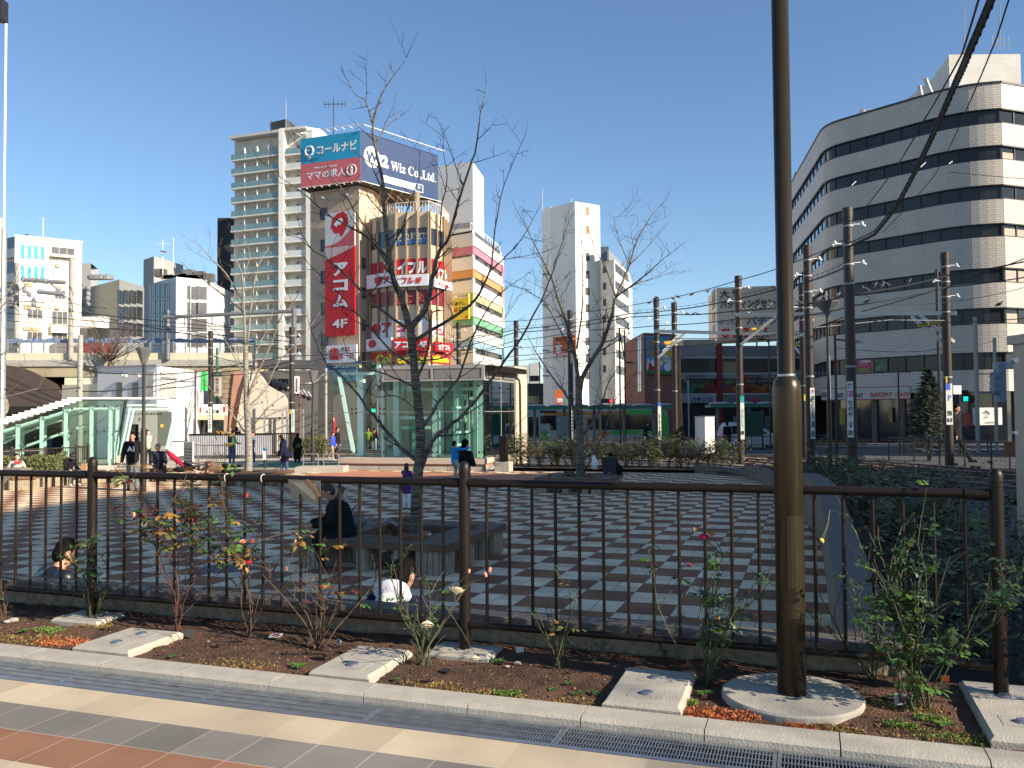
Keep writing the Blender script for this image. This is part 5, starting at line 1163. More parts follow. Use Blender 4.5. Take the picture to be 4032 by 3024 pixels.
for k in range(17):
 z=z0b-k*fh
 if z<6:break
 fpart(F,t,'balcony_slab',[(-.3,F.L-.05,z-1.25,z-1.0)],m_aptw,-1.4,.12)
 mb=MB();n=13
 for i in range(n):x=-.2+(F.L-.1)*i/n;F.box(mb,x,x+(F.L-.1)/n-.06,.02,.06,z-1.0,z+.12)
 mb.build('balcony_rail',m_balg,t)
 fpart(F,t,'party_screen',[(F.L*f,F.L*f+.12,z-1.0,z+1.3)for f in(.25,.52,.76)],m_aptw,-1.4,-.1)
 for f in(.16,.40,.67,.92):window(F,t,F.L*f,z-.95,1.15,1.95,m_frame,m_pane2 if(k*3+int(f*10))%4 else m_pane,1,o=-1.55)
 z2_=z-.2;fpart(F2,t,'balcony_slab',[(1.3,F2 .L-.1,z2_-1.25,z2_-1.0)],m_aptw,-1.4,.1)
 mb=MB()
 for i in range(4):x=1.35+(F2 .L-1.5)*i/4;F2 .box(mb,x,x+(F2 .L-1.5)/4-.06,.02,.06,z2_-1.0,z2_+.12)
 mb.build('balcony_rail',m_balg if k==0 else m_balw,t);window(F2,t,F2 .L*.62,z2_-.95,1.2,1.95,m_frame,m_pane2,1,o=-1.55)
p=at(1066,470,182);q=at(1130,470,180);s_=at(1176,480,186);mb=MB();mb.prism([(p.x,p.y),(q.x,q.y),(s_.x,s_.y),(p.x+3,p.y+8)],zt-.2,topz(1130,468,180));mb.build('roof_house',M('roof_house_grey',(.07,.075,.08),.7,0,.1),t)
p=at(1180,500,182);q=at(1262,520,184);mb=MB();mb.prism([(p.x,p.y),(q.x,q.y),(q.x+1,q.y+8),(p.x,p.y+8)],zt-.2,topz(1200,496,182));mb.build('roof_house',m_aptw,t)
mb=MB();mb.cyl(at(1126,520,180),at(1126,385,180),.09,.04,6);mb.build('lightning_rod',m_grey,t)
p=at(856,900,205);q=at(920,900,205);prismB('dark_tower','plain black tower wall behind the apartment tower',[(p.x,p.y),(q.x,q.y),(q.x,q.y+14),(p.x,p.y+14)],topz(856,858,205),M('black_cladding',(.022,.024,.032),.7,0,.08,.5),uv=False)
# ------------------------------------------------------------------ billboard building (tan) with rounded bay
m_tan=brick('tan_wall',(.58,.43,.31),(.46,.34,.25),3.2,3.4,.03,.8,.02,stain=.06);m_cream2=M('cream_render',(.66,.52,.35),.8,0,.06,.5);m_tanf=M('tan_column',(.30,.22,.14),.7,0,.08,1)
A=at(1222,1400,103.0);B=at(1415,1400,100.0);Fb=Fac(A,B)
C=at(1470,1400,102.0);bay=[at(1463,1400,100.6),at(1560,1400,97.8),at(1690,1400,96.8),at(1745,1400,99.5),at(1772,1400,104)]
t=thing('billboard_building','tan commercial building covered in red and white shop signs','building',(B.x,B.y,gz(100)))
zt_=topz(1415,730,100);zbay=topz(1560,840,98)
mb=MB();mb.prism([(A.x,A.y),(B.x,B.y),(C.x,C.y),(C.x+2,C.y+12),(A.x+3,A.y+13)],gz(100),zt_);mb.build('walls',m_tan,t,uv=True)
mb=MB();mb.prism([(p.x,p.y)for p in bay]+[(bay[-1].x-3,bay[-1].y+8),(C.x,C.y+8)],gz(100),zbay);mb.build('round_bay',m_cream2,t)
FB=[Fac(bay[i],bay[i+1])for i in range(4)]
# vertical fins of the bay
for F in FB:
 n=max(1,round(F.L/1.45));fpart(F,t,'fins',[(F.L*i/n-.09,F.L*i/n+.09,topz(1600,1360,98),zbay-.1)for i in range(n+1)],m_tanf,.0,.28)
 n2=n
 for(ya,yb,kind)in((900,965,'d'),(1020,1080,'s'),(1142,1200,'r'),(1260,1325,'w'),(1382,1432,'c')):
  za,zb_=topz(1600,yb,97.5),topz(1600,ya,97.5)
  mt_={'d':m_pane,'s':m_red,'r':M('window_red',(.22,.02,.03),.3,0,.2),'w':m_wt,'c':m_red}[kind]
  for i in range(n2):
   x0=F.L*i/n2+.12;x1=F.L*(i+1)/n2-.12;fpart(F,t,'window_bay',[(x0,x1,za,zb_)],mt_,.02,.08)
F0,F1,F2_,F3_=FB
def onb(F,a,b):return F.rect(a,b)
Fm=Fac(bay[0],bay[1]);Fn=Fac(bay[1],bay[2])
# writing on the bay windows: split over the panes
w1=Fn.rect(r3(1030,290),r3(1290,390));ftext(Fn,t,'window_letters','イフル',w1,m_wt,.14,bold=.05);ftext(Fm,t,'window_letters','ア',Fm.rect(r3(915,290),r3(975,380)),m_wt,.14,bold=.05)
w1=F2_.rect(r3(1340,330),r3(1450,450));ftext(F2_,t,'window_letters','アイフル',w1,m_wt,.14,bold=.05)
for F,x0,x1 in((Fm,790,1010),(Fn,1010,1310)):fpart(F,t,'sign_band',[F.rect(r3(x0,415),r3(x1,500))],m_wt,.30,.55)
fpart(F2_,t,'sign_band',[F2_.rect(r3(1318,440),r3(1470,545))],m_wt,.3,.55)
ftext(Fn,t,'sign_letters','フル 6F',Fn.rect(r3(1085,432),r3(1255,482)),m_red,.6,bold=.04);ftext(Fm,t,'sign_letters','♥アイ',Fm.rect(r3(862,430),r3(1050,482)),m_red,.6,bold=.05);ftext(F2_,t,'sign_letters','アイフル',F2_.rect(r3(1345,470),r3(1440,530)),m_red,.6,bold=.04)
ftext(Fn,t,'window_letters','皮フ科',Fn.rect(r3(1020,580),r3(1280,650)),M('faded_red',(.55,.1,.1),.6),.14,bold=.02);ftext(Fm,t,'window_letters','皮フ',Fm.rect(r3(810,560),r3(975,640)),M('faded_red2',(.5,.08,.08),.6),.14,bold=.02)
ftext(Fm,t,'window_letters','●ア',Fm.rect(r3(810,830),r3(985,905)),m_red,.14,bold=.06);ftext(Fn,t,'window_letters','コム',Fn.rect(r3(1030,835),r3(1190,900)),m_red,.14,bold=.06);ftext(F2_,t,'window_letters','アコム',F2_.rect(r3(1345,860),r3(1440,940)),m_red,.14,bold=.05)
fpart(Fm,t,'sign_band',[Fm.rect(r3(790,970),r3(1010,1055))],m_wt,.30,.6);fpart(Fn,t,'sign_band',[Fn.rect(r3(1008,962),r3(1320,1058))],m_red,.30,.6);fpart(F2_,t,'sign_band',[F2_.rect(r3(1320,985),r3(1478,1085))],m_red,.30,.6)
ftext(Fm,t,'sign_letters','●',Fm.rect(r3(812,975),r3(880,1040)),m_red,.64,bold=.03);ftext(Fn,t,'sign_letters','アコム 4F',Fn.rect(r3(1020,985),r3(1300,1040)),m_wt,.64,bold=.05);ftext(F2_,t,'sign_letters','●アコム',F2_.rect(r3(1345,1005),r3(1450,1070)),m_wt,.64,bold=.05)
m_yel=M('yellow_print',(.75,.70,.02),.5,0,0)
ftext(Fm,t,'window_letters','Col',Fm.rect(r3(845,1100),r3(985,1172)),m_yel,.14,bold=.06);ftext(Fn,t,'window_letters','or&Fan',Fn.rect(r3(1030,1100),r3(1300,1172)),m_yel,.14,bold=.06);ftext(F2_,t,'window_letters','film',F2_.rect(r3(1318,1100),r3(1465,1172)),m_yel,.14,bold=.06)
ftext(Fn,t,'window_letters','夜 22 時まで',Fn.rect(r3(1030,40),r3(1285,100)),M('dim_white',(.5,.48,.42),.6),.14,bold=.02)
fpart(Fn,t,'window_stripe',[Fn.rect(r3(1010,95),r3(1290,125))],M('blue_stripe',(.05,.16,.35),.5),.08,.10)
# terrace railing on the bay
for F in FB:
 mb=MB();n=int(F.L/.35)
 for i in range(n+1):F.box(mb,F.L*i/n-.02,F.L*i/n+.02,-.06,-.02,zbay,zbay+1.1)
 F.box(mb,0,F.L,-.08,0,zbay+1.1,zbay+1.16);mb.build('terrace_rail',m_whitew,t)
# tan wall details
for y in(1100,1380,1530,1690):pass
for(x,y)in((1050,970),(1055,1245),(1055,1520)):x_,z_=Fb.hit(*r2(x,y));window(Fb,t,x_,z_-.8,1.0,1.4,m_frame,m_pane,0)
for y in(140,420,690,960):x_,z_=Fb.hit(*r3(395,y));window(Fb,t,x_,z_-.8,1.0,1.4,m_frame,m_pane,0)
Fc=Fac(B,C)
for y in(300,560,840,1120):x_,z_=Fc.hit(*r3(733,y));window(Fc,t,x_,z_-.7,.55,1.3,m_frame,m_pane2,0)
# billboard frame
b0=at(1184,600,101.6);b1_=at(1418,600,98.6);b2_=at(1724,600,108.5);FA=Fac(b0,b1_);FBb=Fac(b1_,b2_)
tb=thing('billboard','two-sided rooftop billboard, blue and pink on the left and navy on the right','billboard',(b1_.x,b1_.y,topz(1418,735,98.6)))
rA=FA.rect((1184,528),(1418,722));zt1,zb1=topz(1418,514,98.6),topz(1418,712,98.6);rA=(0,FA.L,zb1,zt1);rB=(0,FBb.L,zb1,zt1)
fpart(FA,tb,'blue_panel',[sub(rA,0,1,0,.52)],M('cyan_panel',(.02,.33,.55),.5,0,.03),-.3,.0);fpart(FA,tb,'pink_panel',[sub(rA,0,1,.522,1)],M('pink_panel',(.62,.14,.15),.5,0,.03),-.3,.0)
fpart(FBb,tb,'navy_panel',[(.02,FBb.L,zb1,zt1)],M('navy_panel',(.022,.05,.13),.5,0,.03),-.3,.0)
ftext(FA,tb,'panel_letters','コールナビ',sub(rA,.28,.95,.17,.37),m_wt,.02,bold=.04)
ftext(FA,tb,'panel_letters','Mama no Kyujin',sub(rA,.24,.62,.605,.66),m_wt,.02,bold=.01);ftext(FA,tb,'panel_letters','ママの求人',sub(rA,.10,.76,.69,.86),m_wt,.02,bold=.02)
def ringm(F,x,z,r,th_,mat,name,t,o=.03):
 mb=MB();mb.tube([F.p(x+r*cos(a*pi/12),o,z+r*sin(a*pi/12))for a in range(25)],th_,6);return mb.build(name,mat,t)
s0=sub(rA,.15,.15,.27,.27);ringm(FA,s0[0],s0[2],.55,.11,m_wt,'pin_mark',tb);mb=MB();FA.box(mb,s0[0]-.12,s0[0]+.12,0,.05,s0[2]-1.05,s0[2]-.55);mb.ell(FA.p(s0[0]-.1,.03,s0[2]+.1),.08);mb.ell(FA.p(s0[0]+.2,.03,s0[2]+.1),.08);mb.build('pin_mark',m_wt,tb)
s0=sub(rA,.86,.86,.76,.76);ringm(FA,s0[0],s0[2],.62,.05,m_wt,'round_mark',tb);mb=MB();mb.ell(FA.p(s0[0],.03,s0[2]+.3),.14);FA.box(mb,s0[0]-.12,s0[0]+.16,0,.05,s0[2]-.5,s0[2]+.2);mb.build('round_mark',m_wt,tb)
ftext(FBb,tb,'panel_letters','𝐖𝐢𝐳 𝐂𝐨.,𝐋𝐭𝐝.',sub(rB,.37,.97,.42,.64),m_wt,.02,bold=.0)
ftext(FBb,tb,'panel_letters','i2',sub(rB,.22,.34,.35,.6),m_wt,.02,bold=.06);s0=sub(rB,.14,.14,.46,.46)
mb=MB();mb.add([FBb.p(s0[0]+1.25*cos(a*pi/12),.02,s0[2]+1.25*sin(a*pi/12))for a in range(24)],[tuple(range(24))]);mb.build('disc_mark',m_wt,tb);lettering('disc_letter','W',1.0,M('navy_print',(.022,.05,.13),.5,0,0),FBb.m(s0[0],.04,s0[2]+.05),tb,fit=(1.9,1.1),bold=.04)
r_=sub(rB,.27,.68,.76,.90);fpart(FBb,tb,'search_box',[r_],m_wt,.0,.05);fpart(FBb,tb,'search_button',[sub(rB,.69,.78,.76,.90)],M('navy2',(.022,.05,.13),.5,0,0),.05,.06)
ringm(FBb,sub(rB,.73,.73,.82,.82)[0],sub(rB,0,0,.82,.82)[2],.17,.05,m_wt,'search_mark',tb,.08);fpart(FBb,tb,'button_rim',[sub(rB,.682,.69,.755,.905),sub(rB,.78,.788,.755,.905),sub(rB,.682,.788,.745,.758),sub(rB,.682,.788,.902,.915)],m_wt,.0,.07);ftext(FBb,tb,'panel_letters','Wiz',sub(rB,.285,.36,.79,.88),M('grey_print',(.2,.2,.2),.5,0,0),.06)
mb=MB()
for F in(FA,FBb):
 for zz,oo in((zb1-.15,.5),(zt1+.45,.9)):
  mb.tube([F.p(-.2,oo,zz),F.p(F.L+.3,oo,zz)],.05,4)
  for i in range(9):mb.tube([F.p(F.L*i/8,0,zz-.05),F.p(F.L*i/8,oo,zz)],.04,4)
mb.build('walkway_frame',m_whitew,tb)
mb=MB();poly=[(b0 .x,b0 .y),(b1_.x,b1_.y),(b2_.x,b2_.y),(b2_.x-3,b2_.y+2),(b0 .x+2,b0 .y+8)];mb.prism([(x,y+.35)for x,y in poly],zb1-.05,zb1+.15);mb.prism([(b0 .x+.5,b0 .y+.6),(b1_.x,b1_.y+.8),(b2_.x-.5,b2_.y+.2),(b2_.x-3,b2_.y+2),(b0 .x+2.5,b0 .y+8)],zb1+.15,zt1-.3);mb.build('back_frame',M('steel_dark',(.06,.06,.06),.7,.2,.2,1),tb)
mb=MB();R_=random.Random(2);q0=Vector((C.x,C.y,zbay));
for i in range(7):
 f=i/6;p0=b1_.lerp(b2_,.25+.7*f);mb.cyl(Vector((p0 .x,p0 .y+1.2,zb1)),Vector((p0 .x-2.5,p0 .y+3,zbay+.5)),.08,n=5);mb.cyl(Vector((p0 .x,p0 .y+1.2,zb1)),Vector((p0 .x+1.2,p0 .y+3.0,zbay+3)),.06,n=5)
p0=at(1640,850,104);mb.cyl(Vector((p0 .x,p0 .y,zbay-.5)),Vector((p0 .x,p0 .y,zb1)),.38,n=12);mb.build('support_struts',m_tanf,tb)
p=at(*r2(1135,250),103);mb=MB();mb.cyl(p-Vector((0,0,1)),p+Vector((0,0,4)),.05,n=5);mb.cyl(p+Vector((-1.2,0,3.2)),p+Vector((1.5,0,3.2)),.05,n=4);[mb.cyl(p+Vector((dx,0,2.7)),p+Vector((dx,0,3.7)),.03,n=4)for dx in(-1.1,-.6,.5,1.0,1.4)];tag(mb.build('aerial',m_twig,org=tuple(p)),'television aerial sticking up behind the blue billboard','aerial')
# banner on the tan wall
rN=Fb.rect(r2(1082,985),r3(682,930));x0=Fb.hit(*r2(1082,1300))[0];x1=Fb.hit(*r2(1340,1300))[0];rN=(x0,x1,rN[2],rN[3])
tn=thing('wall_banner','tall red and white banner with white katakana on the tan wall','banner',tuple(Fb.p((x0+x1)/2,.3,rN[2])))
H_=rN[3]-rN[2];zc=rN[3]-H_*.28
fpart(Fb,tn,'red_board',[(x0,x1,rN[2],zc)],m_red,.25,.45);fpart(Fb,tn,'white_board',[(x0,x1,zc,rN[3])],M('banner_white',(.66,.65,.64),.6,0,.03),.25,.45)
n=26;wq=(x1-x0)/n;fpart(Fb,tn,'red_comb',[(x0+i*wq,x0+(i+.55)*wq,zc+(.0),zc+(i/n)**2.2*H_*.16+H_*.015)for i in range(n)],m_red,.45,.48);fpart(Fb,tn,'white_comb',[(x0+i*wq,x0+(i+.55)*wq,zc-H_*.10*(1-i/n)**.8,zc)for i in range(n)],M('banner_white2',(.66,.65,.64),.6,0,.03),.45,.48)
for ch,fa,fb_ in(('ア',.405,.52),('コ',.545,.64),('ム',.665,.775)):lettering('katakana',ch,1.0,m_wt,Fb.m((x0+x1)/2+.1,.48,rN[3]-H_*(fa+fb_)/2),tn,fit=((x1-x0)*.5,H_*(fb_-fa)*.95),bold=.045)
ftext(Fb,tn,'floor_letters','4F',sub(rN,.25,.75,.865,.935),m_wt,.48,bold=.02)
mb=MB();c=Fb.p((x0+x1)/2,.46,rN[3]-H_*.105)
def blob(pts):mb.add([c+Fb.t*(x*(x1-x0))+Vector((0,0,y*(x1-x0)))for x,y in pts],[tuple(range(len(pts)))])
blob([(-.30,-.05),(-.26,.18),(-.08,.33),(.12,.36),(.26,.26),(.29,.05),(.20,-.15),(.06,-.35),(-.02,-.22),(-.18,-.22)]);mb.build('heart_mark',m_red,tn)
mb=MB();c=c+Fb.n*.02;blob([(-.20,.02),(-.10,.14),(.06,.20),(.12,.12),(.0,-.02),(-.06,.04),(-.1,-.05)]);mb.build('heart_mark',m_wt,tn)
mb=MB();
for f in(.1,.9):q=Fb.p(x0+(x1-x0)*f,.2,rN[3]+1.6);mb.cyl(q,q+Fb.n*1.2,.06,n=5);mb.ell(q+Fb.n*1.3,(.25,.25,.2),8,6)
mb.cyl(Fb.p(x0,1.1,rN[3]+1.6),Fb.p(x1,1.1,rN[3]+1.6),.06,n=5);mb.build('lamp_arm',m_grey,tn)
r_=Fb.rect(r3(428,1022),r3(690,1180));r_=(r_[0],r_[1],r_[2]-2.0,r_[3]);ts=thing('clinic_sign','white and blue dental clinic sign with a big red character','sign',tuple(Fb.p(r_[0],.3,r_[2])))
fpart(Fb,ts,'board',[sub(r_,0,1,0,.48)],m_wt,.2,.4);fpart(Fb,ts,'blue_board',[sub(r_,0,1,.48,.68)],M('blue_sign',(.02,.11,.36),.5,0,.02),.2,.4);fpart(Fb,ts,'pale_board',[sub(r_,0,1,.68,1)],M('teal_sign',(.16,.34,.42),.5,0,.1),.2,.4)
ftext(Fb,ts,'sign_letters','歯',sub(r_,.10,.42,.06,.42),m_red,.43,bold=.05);ftext(Fb,ts,'sign_letters','科',sub(r_,.44,.57,.24,.40),m_red,.43,bold=.03);ftext(Fb,ts,'sign_letters','22',sub(r_,.62,.78,.06,.18),m_red,.43,bold=.04);ftext(Fb,ts,'sign_letters','夜',sub(r_,.5,.6,.06,.18),m_blk,.43,bold=.02);ftext(Fb,ts,'sign_letters','7F',sub(r_,.77,.92,.25,.38),m_red,.43,bold=.03);ftext(Fb,ts,'sign_letters','こむうら歯科',sub(r_,.25,.75,.52,.63),m_wt,.43,bold=.02)
# small shop signs at its foot
F=Fb;r_=F.rect(b2(870,650),b2(1000,800));fpart(F,t,'shop_sign',[r_],m_red,1.6,1.8);fpart(F,t,'shop_sign_top',[sub(r_,0,1,0,.22)],m_wt,1.8,1.85);ftext(F,t,'sign_letters','モビ',sub(r_,.08,.7,.03,.2),m_red,1.9,bold=.04);r_=F.rect(b2(878,410),b2(915,520));fpart(F,t,'shop_sign',[r_],m_red,1.6,1.8);ftext(F,t,'sign_letters','ロ\n↓',sub(r_,.25,.75,.2,.85),m_wt,1.85,bold=.02)
fpart(F,t,'entrance_shade',[F.rect(b2(760,540),b2(840,800))],M('brown_brick',(.16,.07,.05),.9,0,.3,3),.02,1.0)
r_=F.rect(b2(815,690),b2(860,800));fpart(F,t,'shop_sign',[r_],m_red,1.2,1.35)
# ------------------------------------------------------------------ building with coloured floor stripes
a=at(1768,1400,112.5);b=at(1864,1400,110);c=at(1978,1400,126);t=thing('striped_building','white building with a different coloured stripe on each floor','building',(b.x,b.y,gz(110)))
F=Fac(a,b);G2=Fac(b,c);zt_=topz(1864,905,110)
mb=MB();mb.prism([(a.x,a.y),(b.x,b.y),(c.x,c.y),(c.x-5,c.y+6),(a.x+2,a.y+16)],gz(110),zt_);mb.build('walls',m_whitew,t)
p0=at(1722,700,118);p1=at(1862,700,116);p2=at(1905,800,124);mb=MB();mb.prism([(p0 .x,p0 .y),(p1 .x,p1 .y),(p2 .x,p2 .y),(p0 .x+3,p0 .y+12)],zt_-.5,lambda x,y:topz(1800,645,117));mb.build('upper_block',M('upper_white',(.62,.63,.62),.6,0,.04,.3),t)
FU=Fac(p0,p1);fpart(FU,t,'upper_rail',[(0,FU.L,topz(1800,905,117),topz(1800,885,117))],m_grey,.3,.5)
cols=[((.62,.22,.30),165),((.66,.32,.12),365),((.66,.58,.30),575),((.20,.45,.28),775),((.30,.48,.60),975)]
zst=[F.hit(*r3(1600,165+203*k))[1]for k in range(5)];fh_=zst[0]-zst[1]
for k,(cc,y)in enumerate(cols):
 z=zst[0]-k*fh_;mm=M('stripe_paint',cc,.7,0,.05)
 fpart(F,t,'floor_stripe',[(0,F.L+.16,z-1.0,z)],mm,.02,.16);fpart(G2,t,'floor_stripe',[(0.02,G2 .L,z-.95,z)],mm,.02,.16)
 fpart(F,t,'balcony_wall',[(0,F.L+.3,z,z+1.6)],m_whitew,.02,.3);fpart(G2,t,'balcony_wall',[(0.02,G2 .L,z,z+1.3)],m_whitew,.02,.3)
 fpart(F,t,'window_recess',[(.2,F.L-.1,z-fh_+1.75,z-1.05)],m_pane,.0,.06);zz=z+fh_-3.0
 for i in range(9):window(G2,t,1.0+(G2 .L-2)*(i+.5)/9,z-fh_+1.4,(G2 .L-2)/9-.05,fh_-2.4,m_frame,m_pane2 if(i+k)%3 else m_pane,1)
 fpart(G2,t,'end_stripe',[(G2 .L-.9,G2 .L,z-fh_+.4,z+.1)],mm,.3,.34)
 fpart(F,t,'window_frame',[(.2+(F.L-.3)*i/3-.04,.2+(F.L-.3)*i/3+.04,z-fh_+1.75,z-1.05)for i in range(4)],m_grey,.06,.1)
z=zst[0]+fh_
for i in range(9):window(G2,t,1.0+(G2 .L-2)*(i+.5)/9,z-fh_+1.4,(G2 .L-2)/9-.05,fh_-2.4,m_frame,m_pane2,1)
fpart(F,t,'window_recess',[(.2,F.L-.1,z-fh_+1.75,z-1.05)],m_pane,.0,.06)
mb=MB();
for i in range(12):G2 .box(mb,G2 .L*i/11-.03,G2 .L*i/11+.03,-.3,-.24,zt_,zt_+.9)
G2 .box(mb,0,G2 .L,-.32,-.22,zt_+.9,zt_+.98);mb.build('roof_rail',m_whitew,t)
r_=F.rect(r3(1545,585),r3(1680,790));ts=thing('massage_sign','yellow hanging sign with black and red figures on the striped building','sign',tuple(F.p(r_[0],.5,r_[2])));fpart(F,ts,'board',[r_],M('sign_yellow',(.62,.52,.04),.6,0,.05),.4,.7);fpart(F,ts,'head_strip',[sub(r_,.02,.98,.02,.14)],m_wt,.7,.72)
ftext(F,ts,'sign_letters','ほぐし',sub(r_,.1,.78,.28,.44),m_blk,.74,bold=.03);ftext(F,ts,'sign_letters','60',sub(r_,.05,.33,.50,.68),m_red,.74,bold=.02);ftext(F,ts,'sign_letters','2,980',sub(r_,.36,.96,.50,.68),m_blk,.74,bold=.02);ftext(F,ts,'sign_letters','6F',sub(r_,.76,.96,.86,.97),m_red,.74,bold=.02);ftext(F,ts,'sign_letters','TEL 03-3944-2980',sub(r_,.28,.95,.04,.12),m_blk,.74)
# ------------------------------------------------------------------ far left buildings
m_lw=M('sunny_white_wall',(.82,.76,.62),.8,0,.04,.2);m_cy=M('cyan_film_window',(.14,.55,.60),.08,.5,.15,.2)
a=at(54,1400,119);b=at(319,1400,124);F=Fac(a,b);zt_=topz(54,931,119);t=thing('white_apartment_block','bright cream apartment block with cyan windows at the far left','building',(a.x,a.y,gz(120)))
mb=MB();mb.prism([(a.x,a.y),(b.x,b.y),(b.x*1.1,b.y*1.1),(a.x-1,a.y+14)],gz(120),zt_);mb.build('walls',m_lw,t)
a2=at(20,1400,126);mb=MB();mb.prism([(a2 .x,a2 .y),(a.x-.3,a.y+4),(a.x,a.y+12),(a2 .x,a2 .y+8)],gz(120),topz(30,950,124));mb.build('side_wing',m_lw,t)
fpart(F,t,'roof_edge',[(-.1,F.L+.1,zt_-.05,zt_+.25)],m_whitew,-.4,.15)
for x,y,y2 in((195,360,485),(253,365,488),(312,370,492),(370,378,496),(195,548,660),(253,548,660),(312,550,662),(368,555,662)):
 (xa,za),(xb,zb_)=F.hit(*r1(x-20,y2)),F.hit(*r1(x+22,y));window(F,t,(xa+xb)/2,za,xb-xa,zb_-za,m_whitew,m_cy,0)
for(x0,y0,x1,y1,pm)in((445,395,652,480,'b'),(445,570,480,640,'c'),(635,585,655,655,'c'),(475,760,570,835,'b'),(235,930,372,1005,'b'),(235,1122,370,1195,'b'),(450,945,590,1055,'b'),(450,1130,590,1195,'b')):
 (xa,za),(xb,zb_)=F.hit(*r1(x0,y1)),F.hit(*r1(x1,y0));window(F,t,(xa+xb)/2,za,xb-xa,zb_-za,m_whitew,m_cy if pm=='c' else m_pane2,2)
for(x0,y0,x1,y1)in((440,1060,592,1135),(445,445,655,485)):fpart(F,t,'balcony',[F.rect(r1(x0,y0),r1(x1,y1))],m_lw,.05,.8)
for(x,y)in((503,545),(230,710),(265,712),(520,735),(228,905),(255,905),(332,908),(498,915),(225,1092),(255,1092),(298,1095),(330,1097),(500,1105)):xa,za=F.hit(*r1(x,y));fpart(F,t,'vent_hood',[(xa-.25,xa+.25,za-.25,za+.25)],M('hood_tan',(.45,.34,.22),.7,0,0),.0,.25)
fpart(F,t,'wall_sign',[F.rect(r1(165,735),r1(395,862))],m_wt,.05,.3)
FS=Fac(a2,Vector((a.x-.3,a.y+4,0)))
for y in(430,640,850,1040):
 xa,za=FS.hit(*r1(85,y));fpart(FS,t,'balcony',[(.2,FS.L,za-1.0,za+.3)],m_whitew,.05,.7);fpart(FS,t,'balcony_opening',[(.3,FS.L-.1,za+.4,za+2.2)],m_pane,.0,.05)
mb=MB();mb.cyl(at(170,945,121),at(170,855,121),.07,.04,5);mb.build('aerial',m_whitew,t)
p=at(-30,1400,108);q=at(12,1400,108);prismB('white_edge_building','narrow white building cut by the left edge of the view',[(p.x,p.y),(q.x,q.y),(q.x*1.074,q.y+8),(p.x*1.074,p.y+8)],topz(10,858,108),m_lw,uv=False)
m_gw=M('grey_render',(.25,.26,.255),.85,0,.05,.2);m_gws=M('grey_side',(.36,.36,.35),.85,0,.05,.2)
a=at(322,1400,142);b=at(468,1400,132);c=at(566,1400,140);t=prismB('grey_building','plain grey building between the cream block and the stepped grey building',[(a.x,a.y),(b.x,b.y),(c.x,c.y),(c.x*1.08,c.y*1.08),(a.x,a.y+12)],topz(468,1100,132),m_gw,uv=False)
F=Fac(b,c)
for y in(805,945,1090):
 for x in(1050,1105,1160,1215):xa,za=F.hit(*r1(x,y));window(F,t,xa,za-1.3,1.9,2.1,m_frame,m_pane,1)
mb=MB();
for x in(815,850,890,940):p=at(*r1(x,665),140);mb.lathe([(.9,0),(1.0,.5),(.5,.8),(.05,.85)],(p.x,p.y,p.z),10)
mb.build('roof_fans',m_grey,t)
for y in(740,790,830,880):p=at(*r1(768,y),130)
p=at(319,1060,146);q=at(358,1045,146);prismB('grey_roof_house','small grey block rising behind the cream apartment block',[(p.x,p.y),(q.x,q.y),(q.x*1.05,q.y*1.05),(p.x,p.y+6)],topz(340,1037,146),m_gws,uv=False)
a=at(585,1400,171);b=at(692,1400,162);c=at(812,1400,166);d=at(925,1400,186);t=prismB('office_block','stepped grey and white office block with roof garden',[(a.x,a.y),(b.x,b.y),(c.x,c.y),(d.x,d.y),(d.x*1.06,d.y*1.06),(a.x+2,a.y+14)],topz(692,1090,162),M('office_block_white',(.58,.60,.60),.8,0,.04,.2),uv=False)
F=Fac(a,b);G2=Fac(b,c)
for y in(760,900,1040,1178):
 for x in(1335,1375,1415,1460):xa,za=F.hit(*r1(x,y));window(F,t,xa,za-1.4,1.9,2.7,m_frame,m_pane2,1)
 for x in(1678,1753):xa,za=G2 .hit(*r1(x,y+20));window(G2,t,xa,za-1.3,2.1,2.5,m_frame,m_pane2,1)
mb=MB();G2 .box(mb,2.6,2.8,.02,.2,gz(160),topz(692,1110,162));mb.build('drainpipe',m_grey,t)
p0=at(563,1400,182);p1=at(604,1400,178);p2=at(720,1400,189);mb=MB();mb.prism([(p0 .x,p0 .y),(p1 .x,p1 .y),(p2 .x,p2 .y),(p2 .x*1.04,p2 .y*1.04),(p0 .x,p0 .y+8)],gz(160),topz(604,1009,178));mb.build('stair_tower',m_gws,t)
mb=MB();R_=random.Random(4)
for i in range(15):x=640+i*11;p=at(x,1092,165);mb.box(p+Vector((0,1,.2)),(1.2,.8,.5+R_.random()))
for(x,y)in((1740,630),(1820,650),(1400,610),(1640,615)):p=at(*r1(x,y),167);mb.box(p,(2.0,1.5,1.5))
mb.build('roof_plant',M('roof_plant_grey',(.12,.12,.115),.7,0,.5,.4),t)
mb=MB();
for(x,y0,y1)in((1418,640,315),(1510,560,300)):mb.cyl(at(*r1(x,y0),166),at(*r1(x,y1),166),.09,.05,5)
p=at(*r1(1428,432),165);mb.lathe([(.05,0),(.7,.25),(.75,.3),(.05,.1)],p,14);p=at(*r1(1422,350),166);mb.cyl(p+Vector((-1.2,0,0)),p+Vector((1.2,0,0)),.05,n=4);mb.build('aerials',m_whitew,t)
p=at(318,1300,118);q=at(441,1300,118);t=prismB('brick_shop','low red-brown building above the viaduct wall',[(p.x,p.y),(q.x,q.y),(q.x*1.06,q.y*1.06),(p.x,p.y+8)],topz(380,1299,118),M('rust_wall',(.22,.05,.035),.8,0,.1),uv=False)
F=Fac(p,q);[window(F,t,F.hit(*r1(x,1190))[0],F.hit(*r1(x,1215))[1],3.0,2.0,m_frame,m_pane2,1)for x in(790,860,945)]
